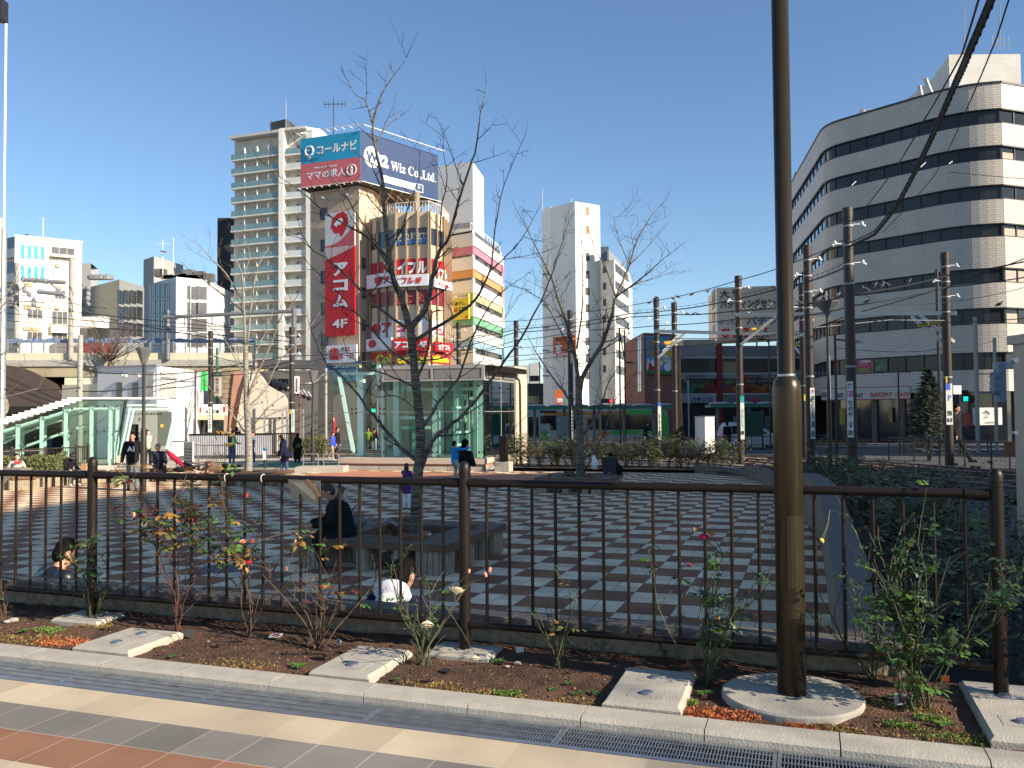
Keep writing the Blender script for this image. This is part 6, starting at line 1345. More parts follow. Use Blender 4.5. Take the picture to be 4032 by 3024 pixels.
mb=MB();mb.box(at(*r1(835,1070),119),(3.4,2,2.4));mb.build('roof_units',m_whitew,t)
# ------------------------------------------------------------------ batting centre board, pachinko hall, poster building
a=at(2810,1400,128);b=at(2826,1400,122);c=at(3125,1400,120);zt_=topz(2826,1133,122);zb_=topz(2826,1338,122)
t=thing('batting_board','big white rooftop advertising box with green, blue and red characters','billboard',(b.x,b.y,zb_));mb=MB();mb.prism([(a.x,a.y),(b.x,b.y),(c.x,c.y),(c.x,c.y+5),(a.x,a.y+3)],zb_,zt_);mb.build('box',M('board_cream',(.68,.62,.52),.6,0,.04,.3),t)
F=Fac(b,c);FS=Fac(a,b)
m_dg=M('green_print',(.03,.10,.06),.5,0,0);m_bl=M('blue_print',(.03,.10,.35),.5,0,0)
ftext(F,t,'board_letters','大 塚',F.rect(r6(735,205),r6(930,268)),m_dg,.06,bold=.05);ftext(F,t,'board_letters','バッティングセンター',F.rect(r6(740,290),r6(1330,350)),m_dg,.06,bold=.05);ftext(F,t,'board_letters','ゆっち',F.rect(r6(735,465),r6(865,505)),m_bl,.06,bold=.01);ftext(F,t,'board_letters','パチンコ',F.rect(r6(970,440),r6(1330,500)),m_bl,.06,bold=.03);ftext(F,t,'board_letters','ひょうたん',F.rect(r6(755,535),r6(1190,615)),m_red,.06,bold=.06)
for(y,mm)in((250,m_dg),(325,m_dg),(450,M('bronze_print',(.2,.12,.05),.5)),(550,m_bl)):fpart(FS,t,'side_letters',[FS.rect(r6(670,y-25),r6(700,y+25))],mm,.02,.08)
mb=MB();[mb.cyl(at(x,1345,121),at(x,1365,121),.12,n=5)for x in(2830,2900,2980,3060,3110)];mb.build('feet',m_grey,t)
a=at(2671,1400,96);b=at(3200,1400,98);F=Fac(a,b);zg=gz(96);zt_=topz(2750,1362,96.5)
t=thing('pachinko_hall','grey and dark-glass game hall with a red pillar','building',(a.x,a.y,zg));m_hall=M('hall_panel',(.16,.17,.185),.5,.2,.08,.5);m_hally=M('hall_panel_pale',(.26,.28,.30),.4,.3,.06,.5)
mb=MB();mb.prism([(a.x,a.y+.5),(b.x,b.y+.5),(b.x,b.y+15),(a.x,a.y+15)],zg,zt_-.05);mb.build('walls',m_dark,t)
xp0,xp1=F.hit(2820,1500)[0],F.hit(2842,1500)[0]
Z=lambda y:F.hit(2800,y)[1]
fpart(F,t,'upper_panels',[(0,xp0-.02,Z(1408),zt_)],m_hally,-.4,.1);fpart(F,t,'upper_panels',[(xp1+.02,F.L,Z(1408),zt_)],m_hall,-.4,.1)
fpart(F,t,'ledge',[(0,F.L,Z(1412),Z(1405)),(0,F.L,Z(1475),Z(1468)),(0,F.L,Z(1555),Z(1549))],M('ledge',(.42,.43,.43),.5),-.3,.25)
fpart(F,t,'glass_band',[(0.1,xp0-.05,Z(1468),Z(1412)),(xp1+.05,F.L,Z(1468),Z(1412))],m_pane,-.3,.0);fpart(F,t,'lit_room',[F.rect(r6(760,828),r6(885,918))],M('room_cream',(.30,.25,.16),.8),-.0,.02)
fpart(F,t,'sign_fascia',[(0,xp0-.02,Z(1491),Z(1475)),(xp1+.02,F.L,Z(1491),Z(1475))],m_hally,-.3,.15);fpart(F,t,'game_windows',[(0.1,xp0-.05,Z(1549),Z(1494)),(xp1+.05,F.L,Z(1549),Z(1494))],m_pane,-.3,.0)
R_=random.Random(8);mb=[MB()for _ in range(4)];x=.3
while x<F.L-1:
 if not xp0-.6<x<xp1+.3:
  k=R_.randrange(4);w_=R_.uniform(.5,1.1);h0=Z(1549)+.05;mb[k].add([F.p(x,.03,h0),F.p(x+2*w_*.8,.03,h0),F.p(x+1.6*w_,.03,h0+.5),F.p(x+.8*w_,.03,h0+.5+w_*.6),F.p(x,.03,h0+.5)],[(0,1,2,3,4)])
 x+=R_.uniform(.6,1.1)
for k,cc in enumerate(((.30,.10,.02),(.05,.16,.07),(.03,.12,.16),(.28,.03,.02))):
 if mb[k].v:mb[k].build('coloured_decor',M('decor',cc,.7,0,.1),t)
fpart(F,t,'red_pillar',[(xp0,xp1,zg,zt_+.25)],M('pillar_red',(.20,.012,.018),.5,0,.05),-.3,.3)
fpart(F,t,'pachinko_sign',[F.rect(r6(390,1120),r6(700,1185))],M('sign_grey',(.32,.33,.35),.5,0,.04),.05,.35);ftext(F,t,'sign_letters','パチンコ',F.rect(r6(475,1140),r6(665,1178)),M('indigo_print',(.02,.02,.14),.5,0,0),.37,bold=.05);ftext(F,t,'sign_letters','GAME',F.rect(r6(448,940),r6(608,972)),M('sign_dark',(.05,.05,.05),.5,0,0),.2)
fpart(F,t,'red_letters_board',[F.rect(r6(760,1120),r6(1190,1185))],m_hall,.05,.3);ftext(F,t,'sign_letters','ひょうたん',F.rect(r6(870,1140),r6(1100,1180)),m_red,.35,bold=.03);ftext(F,t,'sign_letters','PiCSTAD',F.rect(r6(950,940),r6(1100,975)),m_blk,.2,bold=.03);fpart(F,t,'red_square',[F.rect(r6(945,930),r6(978,970))],m_red,.16,.22)
fpart(F,t,'ground_floor_panels',[(2,3,zg,Z(1640)),(6.2,6.9,zg,Z(1640)),(10,10.5,zg,Z(1640)),(12.0,12.4,zg,Z(1640))],m_hall,-.2,.1)
p=at(2690,1340,104);q=at(2815,1340,104);mb=MB();mb.prism([(p.x,p.y),(q.x,q.y),(q.x,q.y+5),(p.x,p.y+5)],zt_-.1,topz(2750,1337,104));mb.build('roof_house',M('stained_cream',(.42,.37,.26),.8,0,.2,1),t)
a=at(2483,1400,100);b=at(2536,1400,91);c=at(2666,1400,93);t=prismB('poster_building','brick-red building carrying a large colourful poster',[(a.x,a.y),(b.x,b.y),(c.x,c.y),(c.x,c.y+10),(a.x,a.y+6)],topz(2536,1310,91),M('brick_red_wall',(.27,.12,.085),.8,0,.06,.5),uv=False)
F=Fac(b,c);FS=Fac(a,b)
for y in(690,850,1010):xa,za=FS.hit(*r6(40,y));window(FS,t,xa,za-1.0,2.6,2.0,m_whitew,m_pane,1)
r_=F.rect(r6(88,605),r6(328,938));tp=thing('poster','colourful rooftop poster with sky, flowers and cartoon-like shapes','poster',tuple(F.p(r_[0],.3,r_[2])))
m,n,l,bb=newmat('poster_art');tc=n.new('ShaderNodeTexCoord');vo=n.new('ShaderNodeTexVoronoi');vo.inputs['Scale'].default_value=1.6;l.new(tc.outputs['Object'],vo.inputs['Vector']);cr=n.new('ShaderNodeValToRGB');cr.color_ramp.interpolation='CONSTANT';el=cr.color_ramp.elements;el[0].color=(.7,.7,.7,1)
for p_,c_ in((.35,(.05,.30,.08,1)),(.55,(.55,.04,.04,1)),(.68,(.65,.5,.05,1)),(.8,(.08,.25,.6,1))):e=el.new(p_);e.color=c_
sx_=n.new('ShaderNodeSeparateColor');l.new(vo.outputs['Color'],sx_.inputs[0]);l.new(sx_.outputs[0],cr.inputs[0]);l.new(cr.outputs[0],bb.inputs['Base Color'])
fpart(F,tp,'frame',[sub(r_,-.01,1.01,-.01,1.01)],M('poster_rim',(.02,.12,.4),.5),.1,.25);fpart(F,tp,'sky_print',[sub(r_,0,1,0,.6)],M('poster_sky',(.10,.36,.62),.6,0,.4,.5),.25,.27);fpart(F,tp,'flower_print',[sub(r_,0,1,.60,.9)],m,.25,.28);fpart(F,tp,'grass_print',[sub(r_,0,1,.9,1)],M('poster_grass',(.06,.25,.05),.6,0,.3,2),.25,.28)
fpart(F,tp,'orange_print',[sub(r_,.55,.98,.12,.58)],m,.27,.29);mb=MB();s_=sub(r_,.55,1,.0,.2);mb.add([F.p(s_[0],.3,s_[2]),F.p(s_[1],.3,s_[2]-.3),F.p(s_[1]-.1,.3,s_[3])],[(0,1,2)]);mb.build('red_print',m_red,tp);ftext(F,tp,'gold_letters','北\n海\n道',sub(r_,.06,.26,.05,.55),M('gold_print',(.55,.32,.03),.5),.3,bold=.05)
for(x,y,w_)in((.25,.7,.2),(.75,.8,.25),(.5,.72,.15)):s_=sub(r_,x,x,y,y);mb=MB();mb.add([F.p(s_[0]+w_*2*cos(a_*pi/8),.3,s_[2]+w_*2*sin(a_*pi/8))for a_ in range(16)],[tuple(range(16))]);mb.build('white_print',m_wt,tp)
# distant low blocks along the horizon
R_=random.Random(31)
for i,(x0,x1,yt,Y)in enumerate(((1700,1790,1560,180),(2078,2140,1510,175),(2085,2120,1430,230),(2490,2530,1400,190),(1990,2080,1440,210),(600,900,1330,220),(3130,3300,1500,150),(4000,4200,1200,130),(1090,1240,1330,190))):
 p=at(x0,1400,Y);q=at(x1,1400,Y);F=Fac(p,q);lb=['low grey block glimpsed beside the elevator','dark low block right of the elevator column','pale far block right of the elevator column','pale block between cream wing and poster building','far pale block behind the elevator','far grey block behind the office block','dim block left of the office building','block beyond the right edge','grey block behind the viaduct'][i]
 t=prismB('distant_building',lb,[(p.x,p.y),(q.x,q.y),(q.x,q.y+12),(p.x,p.y+12)],topz(x0,yt,Y),[m_gw,m_dark,m_gws,m_lw,m_gws][i%5],uv=False)
 z=gz(Y)+2;
 while z<topz(x0,yt,Y)-2.5:
  fpart(F,t,'window_row',[(F.L*k/8+.4,F.L*(k+1)/8-.4,z,z+1.5)for k in range(8)],m_pane,.0,.05);z+=3.2
# unseen blocks added and shaped to shade plaza and street (beyond the right edge, behind the photographer's shoulder)
def shadeblock(label,poly,H,mat):
 c=poly[0];t=thing('office_block',label,'building',(c[0],c[1],gz(c[1])));mb=MB();mb.prism(poly,-2,H);mb.build('walls',mat,t)
 for i in range(len(poly)):
  a,b=poly[i],poly[(i+1)%len(poly)];F=Fac(Vector((*a,0)),Vector((*b,0)))
  ctr=Vector((sum(p[0]for p in poly)/len(poly),sum(p[1]for p in poly)/len(poly),0))
  if F.n.dot(F.a-ctr)<0:F.n=-F.n
  fpart(F,t,'window_band',[(.8,F.L-.8,z,z+1.6)for z in[2.5+3.3*k for k in range(int((H-4)/3.3))]],m_pane,.0,.06)
shadeblock('unseen office block beyond the right edge, shaped to shade the plaza',[(37.8,-15.6),(39.1,-5.6),(40.3,-1.6),(42.8,.9),(46.3,3.6),(51.3,4.9),(55,5.9),(85,7),(85,-38),(58,-27)],29.3,m_gws)
shadeblock('unseen office block beyond the right edge, added to shade the bus and street',[(45,36),(62,33),(66,52),(49,60)],33,m_gws)
# ------------------------------------------------------------------ viaduct, annex, station side
m_via=M('viaduct_cream',(.66,.60,.44),.85,0,.08,.6,.1,20);m_stone=brick('rubble_stone',(.30,.24,.16),(.12,.09,.06),.7,.35,.03,.9,.4);m_redb=brick('red_brick',(.42,.17,.10),(.30,.22,.17),.23,.07,.012,.85,.2)
m_concp=M('arch_concrete',(.52,.47,.38),.85,0,.07,.7,.1,8);m_net=glass('wire_net',(.72,.76,.80),.02,.4)
YV=66.0;a=at(-120,1400,YV);b=at(1000,1400,YV+2);F=Fac(a,b)
t=thing('viaduct','cream concrete railway viaduct with netted parapet crossing the left background','viaduct',tuple(F.p(F.L/2,0,gz(YV))))
Zv=lambda sx,sy:F.hit(sx,sy)[1];Xv=lambda sx:F.hit(sx,1400)[0]
ztp=Zv(200,1390);zdk=Zv(200,1418);fpart(F,t,'parapet',[(0,F.L,zdk,ztp)],M('parapet_cream',(.54,.51,.38),.85,0,.1,.5),-.6,.0);fpart(F,t,'deck_edge',[(0,F.L,zdk-.5,zdk)],m_concd,-6,.25)
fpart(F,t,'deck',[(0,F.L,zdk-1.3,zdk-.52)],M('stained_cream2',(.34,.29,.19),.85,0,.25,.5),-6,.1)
for(s0,s1)in((284,340),(960,1000)):fpart(F,t,'pier',[(Xv(s0),Xv(s1),gz(YV)-.2,zdk-1.3)],m_via,-5,-.1)
fpart(F,t,'abutment',[(Xv(255),Xv(395),gz(YV),zdk-.9)],m_via,-4.9,.0)
fpart(F,t,'net_posts',[(F.L*i/24-.05,F.L*i/24+.05,ztp,ztp+1.0)for i in range(25)],m_grey,-.3,-.2);fpart(F,t,'net_rails',[(0,F.L,ztp+.95,ztp+1.0),(0,F.L,ztp+.45,ztp+.48)],m_grey,-.28,-.22)
mb=MB();n=90;R_=random.Random(1);pv=None;vs=[]
for i in range(n+1):x=F.L*i/n;z=ztp+1.0+.18*abs(sin(i*.55))+R_.uniform(0,.1);vs+=[F.p(x,-.24,ztp+.8),F.p(x,-.24+R_.uniform(-.1,.1),z-.02)]
mb.add(vs,[(2*i,2*i+2,2*i+3,2*i+1)for i in range(n)]);mb.build('blue_net',M('blue_netting',(.14,.22,.36),.8,0,.2,2),t)
# dark underside shops and brown curved canopy
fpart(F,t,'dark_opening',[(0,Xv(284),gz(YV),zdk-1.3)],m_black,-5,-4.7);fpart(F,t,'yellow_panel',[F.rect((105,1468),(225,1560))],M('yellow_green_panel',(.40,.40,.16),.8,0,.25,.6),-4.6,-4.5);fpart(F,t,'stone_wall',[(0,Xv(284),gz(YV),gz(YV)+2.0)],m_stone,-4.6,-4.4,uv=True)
c_=F.hit(-20,1560);mb=MB();pts=[F.hit(*b1(x,y))for x,y in((590,480),(540,420),(470,355),(390,300),(300,252),(220,222),(150,205),(80,198),(0,192),(-60,190),(-100,190),(-130,190),(-140,200))]
mb.add([F.p(x,.6,z)for x,z in pts]+[F.p(pts[-1][0],.6,gz(66))],[tuple(range(14))]);mb.add([F.p(x,.6,z)for x,z in pts]+[F.p(x,-4,z)for x,z in pts],[(i,i+1,i+14,i+13)for i in range(12)])
tc_=thing('curved_canopy','dark brown curved canopy under the viaduct at the left edge','canopy',tuple(F.p(c_[0],.6,c_[1]-5)));mb.build('shell',M('canopy_brown',(.085,.062,.052),.5,.2,.06,1),tc_)
mb=MB();q=F.hit(5,1600);mb.add([F.p(q[0]+.9*cos(i*pi/10),.65,q[1]+.9*sin(i*pi/10))for i in range(-4,13)],[tuple(range(17))]);mb.build('round_window',M('cream_lit',(.45,.40,.26),.7,0,0),tc_)
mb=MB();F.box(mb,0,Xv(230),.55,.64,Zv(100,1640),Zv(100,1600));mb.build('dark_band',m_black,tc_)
# street lamp head on the pier etc. white annex
A_=at(385,1400,54.5);B_=at(618,1400,52.5);C_=at(776,1400,58.5);t=thing('white_annex','white station annex with louvred windows under the viaduct','building',(B_.x,B_.y,gz(54)))
za=topz(618,1441,52.5);mb=MB();mb.prism([(A_.x,A_.y),(B_.x,B_.y),(C_.x,C_.y),(C_.x-1,C_.y+5),(A_.x,A_.y+7)],gz(54),za);mb.build('walls',M('annex_white',(.66,.66,.66),.8,0,.03,.5),t)
F=Fac(A_,B_);G2=Fac(B_,C_)
for x in(1040,1178):xa,z_=F.hit(*b1(x,465));fpart(F,t,'slit_window',[(xa-.22,xa+.22,z_-.05,z_+.85)],m_pane,.0,.05)
r_=G2 .rect(b1(1390,255),b1(1535,478));fpart(G2,t,'louvre',[(r_[0],r_[1],r_[2]+(r_[3]-r_[2])*i/22,r_[2]+(r_[3]-r_[2])*(i+.55)/22)for i in range(22)],m_white,.0,.12);fpart(G2,t,'louvre_back',[r_],m_pane,.0,.02)
r_=F.rect(b1(1282,255),b1(1350,478));fpart(F,t,'louvre',[(r_[0],r_[1],r_[2]+(r_[3]-r_[2])*i/22,r_[2]+(r_[3]-r_[2])*(i+.55)/22)for i in range(22)],m_white,.0,.12);fpart(F,t,'louvre_back',[r_],m_pane,.0,.02)
fpart(F,t,'roof_edge',[(-.05,F.L+.02,za-.02,za+.1)],m_grey,-.3,.08);mb=MB();[mb.ell(F.p(F.hit(*b1(x,285))[0],.2,F.hit(*b1(x,285))[1]),.12)for x in(1095,1118,1232)];mb.build('spot_lamps',m_white,t)
fpart(F,t,'left_block',[(-3.3,-.05,gz(55),za-1.0)],m_via,-4,-.1)
# green netting, little shop, stone abutment, brick arch, pale parabolic wall
YS_=60.0;F=Fac(at(776,1400,YS_),at(1300,1400,YS_+1.5));R4=lambda x,y:(700+x*.525,1350+y*.525)
t=thing('kiosk_shop','small shop with white sign and awnings beside the white annex','shop',tuple(F.p(1.5,0,gz(YS_))))
fpart(F,t,'shop_wall',[(-2.2,F.hit(900,1600)[0],gz(YS_),F.hit(800,1600)[1])],M('shop_pink',(.42,.30,.22),.8,0,.1),-2.5,.0);fpart(F,t,'shop_glass',[F.rect(R4(120,580),R4(345,685))],m_pane,.0,.05);fpart(F,t,'timber_panel',[F.rect(R4(20,585),R4(110,690))],M('peach_panel',(.55,.33,.20),.7),.05,.15)
r_=F.rect(R4(148,463),R4(378,542));fpart(F,t,'sign_board',[r_],m_whitew,.3,.5);fpart(F,t,'sign_board_grey',[F.rect(R4(20,468),R4(146,540))],m_hall,.3,.48);ftext(F,t,'sign_letters','大塚 酒蔵',sub(r_,.3,.75,.5,.85),m_blk,.52,bold=.03);fpart(F,t,'red_marks',[sub(r_,.1,.17,.25,.75),sub(r_,.88,.95,.2,.7)],m_red,.5,.54)
fpart(F,t,'awning',[F.rect(R4(170,540),R4(355,575)),F.rect(R4(40,542),R4(135,565))],m_cream2,.4,1.5)
r_=F.rect(R4(146,250),R4(226,360));mb=MB();n=10;vs=[]
for i in range(n+1):
 x=r_[0]+(r_[1]-r_[0])*i/n;vs+=[F.p(x,.1+.08*sin(i*1.7),r_[2]),F.p(x,.1+.05*sin(i),r_[3]+.3)]
mb.add(vs,[(2*i,2*i+2,2*i+3,2*i+1)for i in range(n)]);tag(mb.build('green_net',M('green_net',(.04,.42,.10),.7,0,.1,1),org=tuple(F.p(r_[0],0,r_[2]))),'bright green netting hung beside the white annex','net')
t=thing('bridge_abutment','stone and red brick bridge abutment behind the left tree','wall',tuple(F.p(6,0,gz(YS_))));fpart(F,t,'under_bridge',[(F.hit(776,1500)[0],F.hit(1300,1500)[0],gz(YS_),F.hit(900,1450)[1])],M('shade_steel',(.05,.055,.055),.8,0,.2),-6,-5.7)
fpart(F,t,'stone_face',[(F.hit(R4(330,0)[0],1500)[0],F.hit(R4(425,0)[0],1500)[0],gz(YS_),F.hit(900,1455)[1])],m_stone,-2,-.1,uv=True)
mb=MB();mb.mi=0
pl=[R4(500,215),R4(425,215),R4(405,380),R4(380,690),R4(440,690),R4(470,480),R4(497,300)];mb.add([F.p(*(lambda h:(h[0],.12,h[1]))(F.hit(*p)))for p in pl],[tuple(range(7))]);mb.build('brick_face',m_redb,t,uv=True)
pl=[R4(425,700),R4(455,560),R4(480,420),R4(500,330),R4(540,215),R4(600,215),R4(640,260),R4(680,320),R4(740,355),R4(800,385),R4(825,430),R4(838,690)]
hp=[F.hit(*p)for p in pl];zgw=gz(YS_);hp[0]=(hp[0][0],zgw);hp[-1]=(hp[-1][0],zgw);mb=MB();k=len(hp)
mb.add([F.p(x,.5,z)for x,z in hp]+[F.p(x,-.3,z)for x,z in hp],[tuple(range(k)),tuple(range(k,2*k))[::-1]]+[(i,(i+1)%k,k+(i+1)%k,k+i)for i in range(k)])
tw=thing('curved_wall','pale concrete wall with a curved top between the pole and the left tree','wall',tuple(F.p(hp[5][0],.5,zgw)));mb.build('slab',m_concp,tw)
mb=MB();R_=random.Random(3)
for(x,y)in((640,445),(720,470),(790,405),(770,560),(700,620),(600,300)):h=F.hit(*R4(x,y));mb.ell(F.p(h[0],.5,h[1]),.06,6,4)
mb.build('tie_holes',m_dark,tw)
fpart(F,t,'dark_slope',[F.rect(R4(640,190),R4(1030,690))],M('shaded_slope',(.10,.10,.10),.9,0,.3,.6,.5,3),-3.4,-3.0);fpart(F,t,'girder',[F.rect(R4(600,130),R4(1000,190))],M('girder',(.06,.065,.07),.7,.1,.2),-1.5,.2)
mb=MB();
for i in range(9):
 p=[F.p(F.hit(*R4(660+i*36,250+i*14))[0],-2.9,F.hit(*R4(660+i*36,250+i*14))[1]),F.p(F.hit(*R4(700+i*36,300+i*14))[0],-2.9,F.hit(*R4(700+i*36,300+i*14))[1])];mb.cyl(p[0],p[1],.12,n=5)
mb.build('slope_ribs',m_grey,t)
tf=thing('mesh_gate','tall grey mesh gate in front of the pale curved wall','gate',tuple(F.p(F.hit(*R4(740,600))[0],1,zgw)));mb=MB()
for x in(665,798,830,930,952):h=F.hit(R4(x,0)[0],R4(0,500)[1]);F.box(mb,h[0]-.05,h[0]+.05,1.2,1.3,zgw,h[1])
z_=F.hit(R4(700,0)[0],R4(0,500)[1])[1];F.box(mb,F.hit(R4(665,0)[0],1600)[0],F.hit(R4(952,0)[0],1600)[0],1.2,1.28,z_-.06,z_);mb.build('frame',m_grey,tf)
# corrugated fence beyond the tracks at left
Fc_=Fac(gat(745,51.5),gat(1215,51.5));t=thing('corrugated_fence','grey corrugated sheet fence behind the barriers at the station','fence',tuple(Fc_.p(2,0,gz(51))));mb=MB();zt_=Fc_.hit(900,1712)[1];xa=Fc_.hit(745,1700)[0];xb=Fc_.hit(1072,1700)[0];n=90;vs=[]
for i in range(n+1):x=xa+(xb-xa)*i/n;vs+=[Fc_.p(x,.04*(i%2),gz(51)+.25),Fc_.p(x,.04*(i%2),zt_)]
mb.add(vs,[(2*i,2*i+2,2*i+3,2*i+1)for i in range(n)]);mb.build('sheets',M('corrugated',(.30,.30,.33),.5,.4,.12,1),t);fpart(Fc_,t,'top_rail',[(Fc_.hit(745,1700)[0],Fc_.hit(1180,1700)[0],zt_,zt_+.08)],m_brown,-.03,.07)
fpart(Fc_,t,'railing_bars',[(xb+.12*i,xb+.12*i+.03,gz(51)+.1,zt_)for i in range(int((Fc_.hit(1180,1700)[0]-xb)/.12))],m_brown,0,.03)
def barfence(name,label,x0,x1,Y0,Y1,h,n,mat,posts=2,r=.018,group='railings and barriers',pr=.05):
 a=gat(x0,Y0);b=gat(x1,Y1);t=thing(name,label,'railing',tuple((a+b)/2),group);mb=MB();u=Vector((0,0,1))
 mb.cyl(a+u*h,b+u*h,r*1.5,n=8);mb.cyl(a+u*.12,b+u*.12,r*1.3,n=8);mb.build('rails',mat,t)
 mb=MB()
 for i in range(1,n):p=a.lerp(b,i/n);p.z=gz(p.y);mb.cyl(p+u*.12,p+u*h,r*.55,n=5)
 o=mb.build('bars',mat,t)
 if n>1:pass
 for i in range(posts):
  p=a.lerp(b,i/max(1,posts-1));p.z=gz(p.y);mb=MB();mb.lathe([(pr,0),(pr,h+.08),(pr*.6,h+.13),(.005,h+.15)],p,10);mb.build('post',mat,t)
 return t
m_railb=M('rail_brown',(.035,.022,.016),.45,0,.1);m_ssteel=M('stainless',(.34,.32,.28),.35,.6,.1,3)
barfence('railing','brown railing behind the reclining man and hedge',-40,178,33.0,34.5,1.1,18,m_railb,2);barfence('railing','brown railing running back behind the bent person',46,348,33.5,37.5,1.15,34,m_railb,2);barfence('railing','short brown railing section beside the glass stair shelter',298,346,38.5,37.6,1.15,8,m_railb,2)
barfence('barrier','steel barrier with rounded corners left of the notice stand',745,781,43.5,43.5,1.05,4,m_ssteel,2,pr=.025);barfence('barrier','steel barrier with rounded corners behind the notice stand',782,886,44.5,44.5,1.0,12,m_ssteel,2,pr=.025)
barfence('railing','brown railing seen through the stair shelter',590,735,48,48,1.15,16,m_railb,2)
for i,(x0,x1)in enumerate(((1194,1253),(1274,1333))):
 a=gat(x0,37.3);b=gat(x1,37.3);t=thing('hoop_barrier',['left steel hoop barrier in front of the elevator','right steel hoop barrier in front of the elevator'][i],'barrier',tuple((a+b)/2),'steel hoop barriers');mb=MB();u=Vector((0,0,1));mb.tube([a,a+u*.7,a+u*.78+(b-a)*.06,b+u*.78-(b-a)*.06,b+u*.7,b],.024,8);mb.build('hoop',m_ssteel,t);mb=MB();mb.cyl(a+u*.4,b+u*.4,.018,n=6);mb.build('mid_rail',m_ssteel,t)
t=thing('kerb_step','low concrete step in front of the elevator ramp','step',tuple(gat(1260,36.8)));a=gat(1160,36.6);b=gat(1352,36.6);mb=MB();mb.box(((a.x+b.x)/2,37.2,gz(37)+.12),(b.x-a.x,1.2,.26),0,.02);mb.build('slab',m_conc,t)
# notice stand, small posts
t=thing('notice_stand','white framed notice board standing on the station paving','notice board',tuple(gat(748,40)));mb=MB();Fq=Fac(at(728,1750,40),at(764,1750,39.2));g=gz(40);Fq.box(mb,0,Fq.L,0,.06,g+.04,g+1.32);mb.build('frame',m_white,t);mb=MB();Fq.box(mb,.05,Fq.L-.05,.06,.07,g+.2,g+1.25);mb.build('notice',M('notice_paper',(.30,.32,.34),.5,0,.3,12),t);fpart(Fq,t,'print_line',[(.1,Fq.L-.1,g+.95-i*.14,g+.99-i*.14)for i in range(5)],m_blk,.07,.075);mb=MB();mb.box((Fq.p(Fq.L/2,0,0).x+.2,40,g+.03),(2.0,.6,.06));mb.build('base',m_conc,t)
t=thing('marker_post','small post with a white and blue plate in front of the green road marking','post',tuple(gat(1043,40.5)));p=gat(1043,40.5);mb=MB();mb.cyl(p,p+Vector((0,0,.9)),.07,n=10);mb.build('post',m_dark,t);mb=MB();mb.box(p+Vector((0,-.08,.62)),(.14,.02,.42));mb.build('plate',m_white,t);mb=MB();mb.ell(p+Vector((0,0,.93)),(.07,.07,.08));mb.build('cap',c_sky,t)
# ------------------------------------------------------------------ glass stair shelter
m_gl=glass('green_glass',(.68,.81,.76),.25);m_gl2=glass('green_glass_thin',(.86,.95,.92),.2);m_mint=M('mint_steel',(.68,.83,.79),.45,.1,.06,2);m_mintd=M('mint_steel_shaded',(.26,.50,.42),.45,.1,.06,2);m_gedge=M('dark_glass_edge',(.02,.045,.035),.4,0,0)
t=thing('stair_shelter','long green glass shelter over the stairway with stepped white roof louvres','glass shelter',tuple(gat(480,40.5)))
Yf=39.2
def S3(x,y,Y):return at(*b1(x,y),Y)
R0=[S3(1015,980,Yf),S3(1105,482,Yf)]
F=Fac(at(-60,1500,37.0),at(452,1500,Yf));zg=gz(38)
zr=F.hit(*b1(1000,487))[1];xl,zl=F.hit(*b1(0,690));xr=F.L
def roofz(x):
 xa,za_=F.hit(*b1(640,490));return za_+(zr-za_)*0 if x>xa else za_+(zl-za_)*(xa-x)/(xa-xl)
zr=roofz(F.L)
pl=[(F.hit(*b1(1015,980))[0],zg+.25),(F.hit(*b1(1105,482))[0],zr),(F.hit(*b1(640,490))[0],zr),(xl,zl),(-1.5,roofz(-1.5)),(-1.5,zg+.25)]
W_=3.0
for nm,oo in(('side_glass',.0),('rear_glass',-W_)):
 mb=MB();mb.add([F.p(x,oo,z)for x,z in pl],[tuple(range(len(pl)))]);mb.build(nm,m_gl,t)
mb=MB();
for i in range(len(pl)-2):
 for oo in(0,-W_):mb.tube([F.p(*(pl[i][0],oo+.01,pl[i][1])),F.p(pl[i+1][0],oo+.01,pl[i+1][1])],.035,4)
mb.build('glass_edges',m_gedge,t)
mb=MB();mb.add([F.p(pl[1][0],0,zr),F.p(pl[2][0],0,zr),F.p(pl[2][0],-W_,zr),F.p(pl[1][0],-W_,zr)],[(0,1,2,3)]);mb.add([F.p(pl[2][0],0,zr),F.p(pl[4][0],0,pl[4][1]),F.p(pl[4][0],-W_,pl[4][1]),F.p(pl[2][0],-W_,zr)],[(0,1,2,3)]);mb.build('roof_glass',m_gl,t)
mb=MB()
for xx in(150,360,570,795,962,1022):x=F.hit(*b1(xx,900))[0];F.box(mb,x-.08,x+.08,-.38,-.2,zg+.25,roofz(x)-.35);F.box(mb,x-.08,x+.08,-W_+.2,-W_+.42,zg+.25,roofz(x)-.35);F.box(mb,x-.07,x+.07,-W_+.2,-.2,roofz(x)-.5,roofz(x)-.34)
for(x0,x1,dz)in((-1.5,xl,0),(xl,pl[2][0],0),(pl[2][0],pl[1][0]-.5,0)):
 for oo in(-.32,-W_+.3):mb.tube([F.p(x0,oo,roofz(x0)-.45),F.p(x1,oo,roofz(x1)-.45)],.075,5)
for(x0,y0,x1,y1)in((0,880,560,620),(0,840,780,590),(0,810,700,570),(60,960,800,700)):a_,b_=F.hit(*b1(x0,y0)),F.hit(*b1(x1,y1));mb.tube([F.p(a_[0],-1.5,a_[1]),F.p(b_[0],-1.5,b_[1])],.06,5)
mb.build('steel_frame',m_mint,t)
mb=MB()
n=17
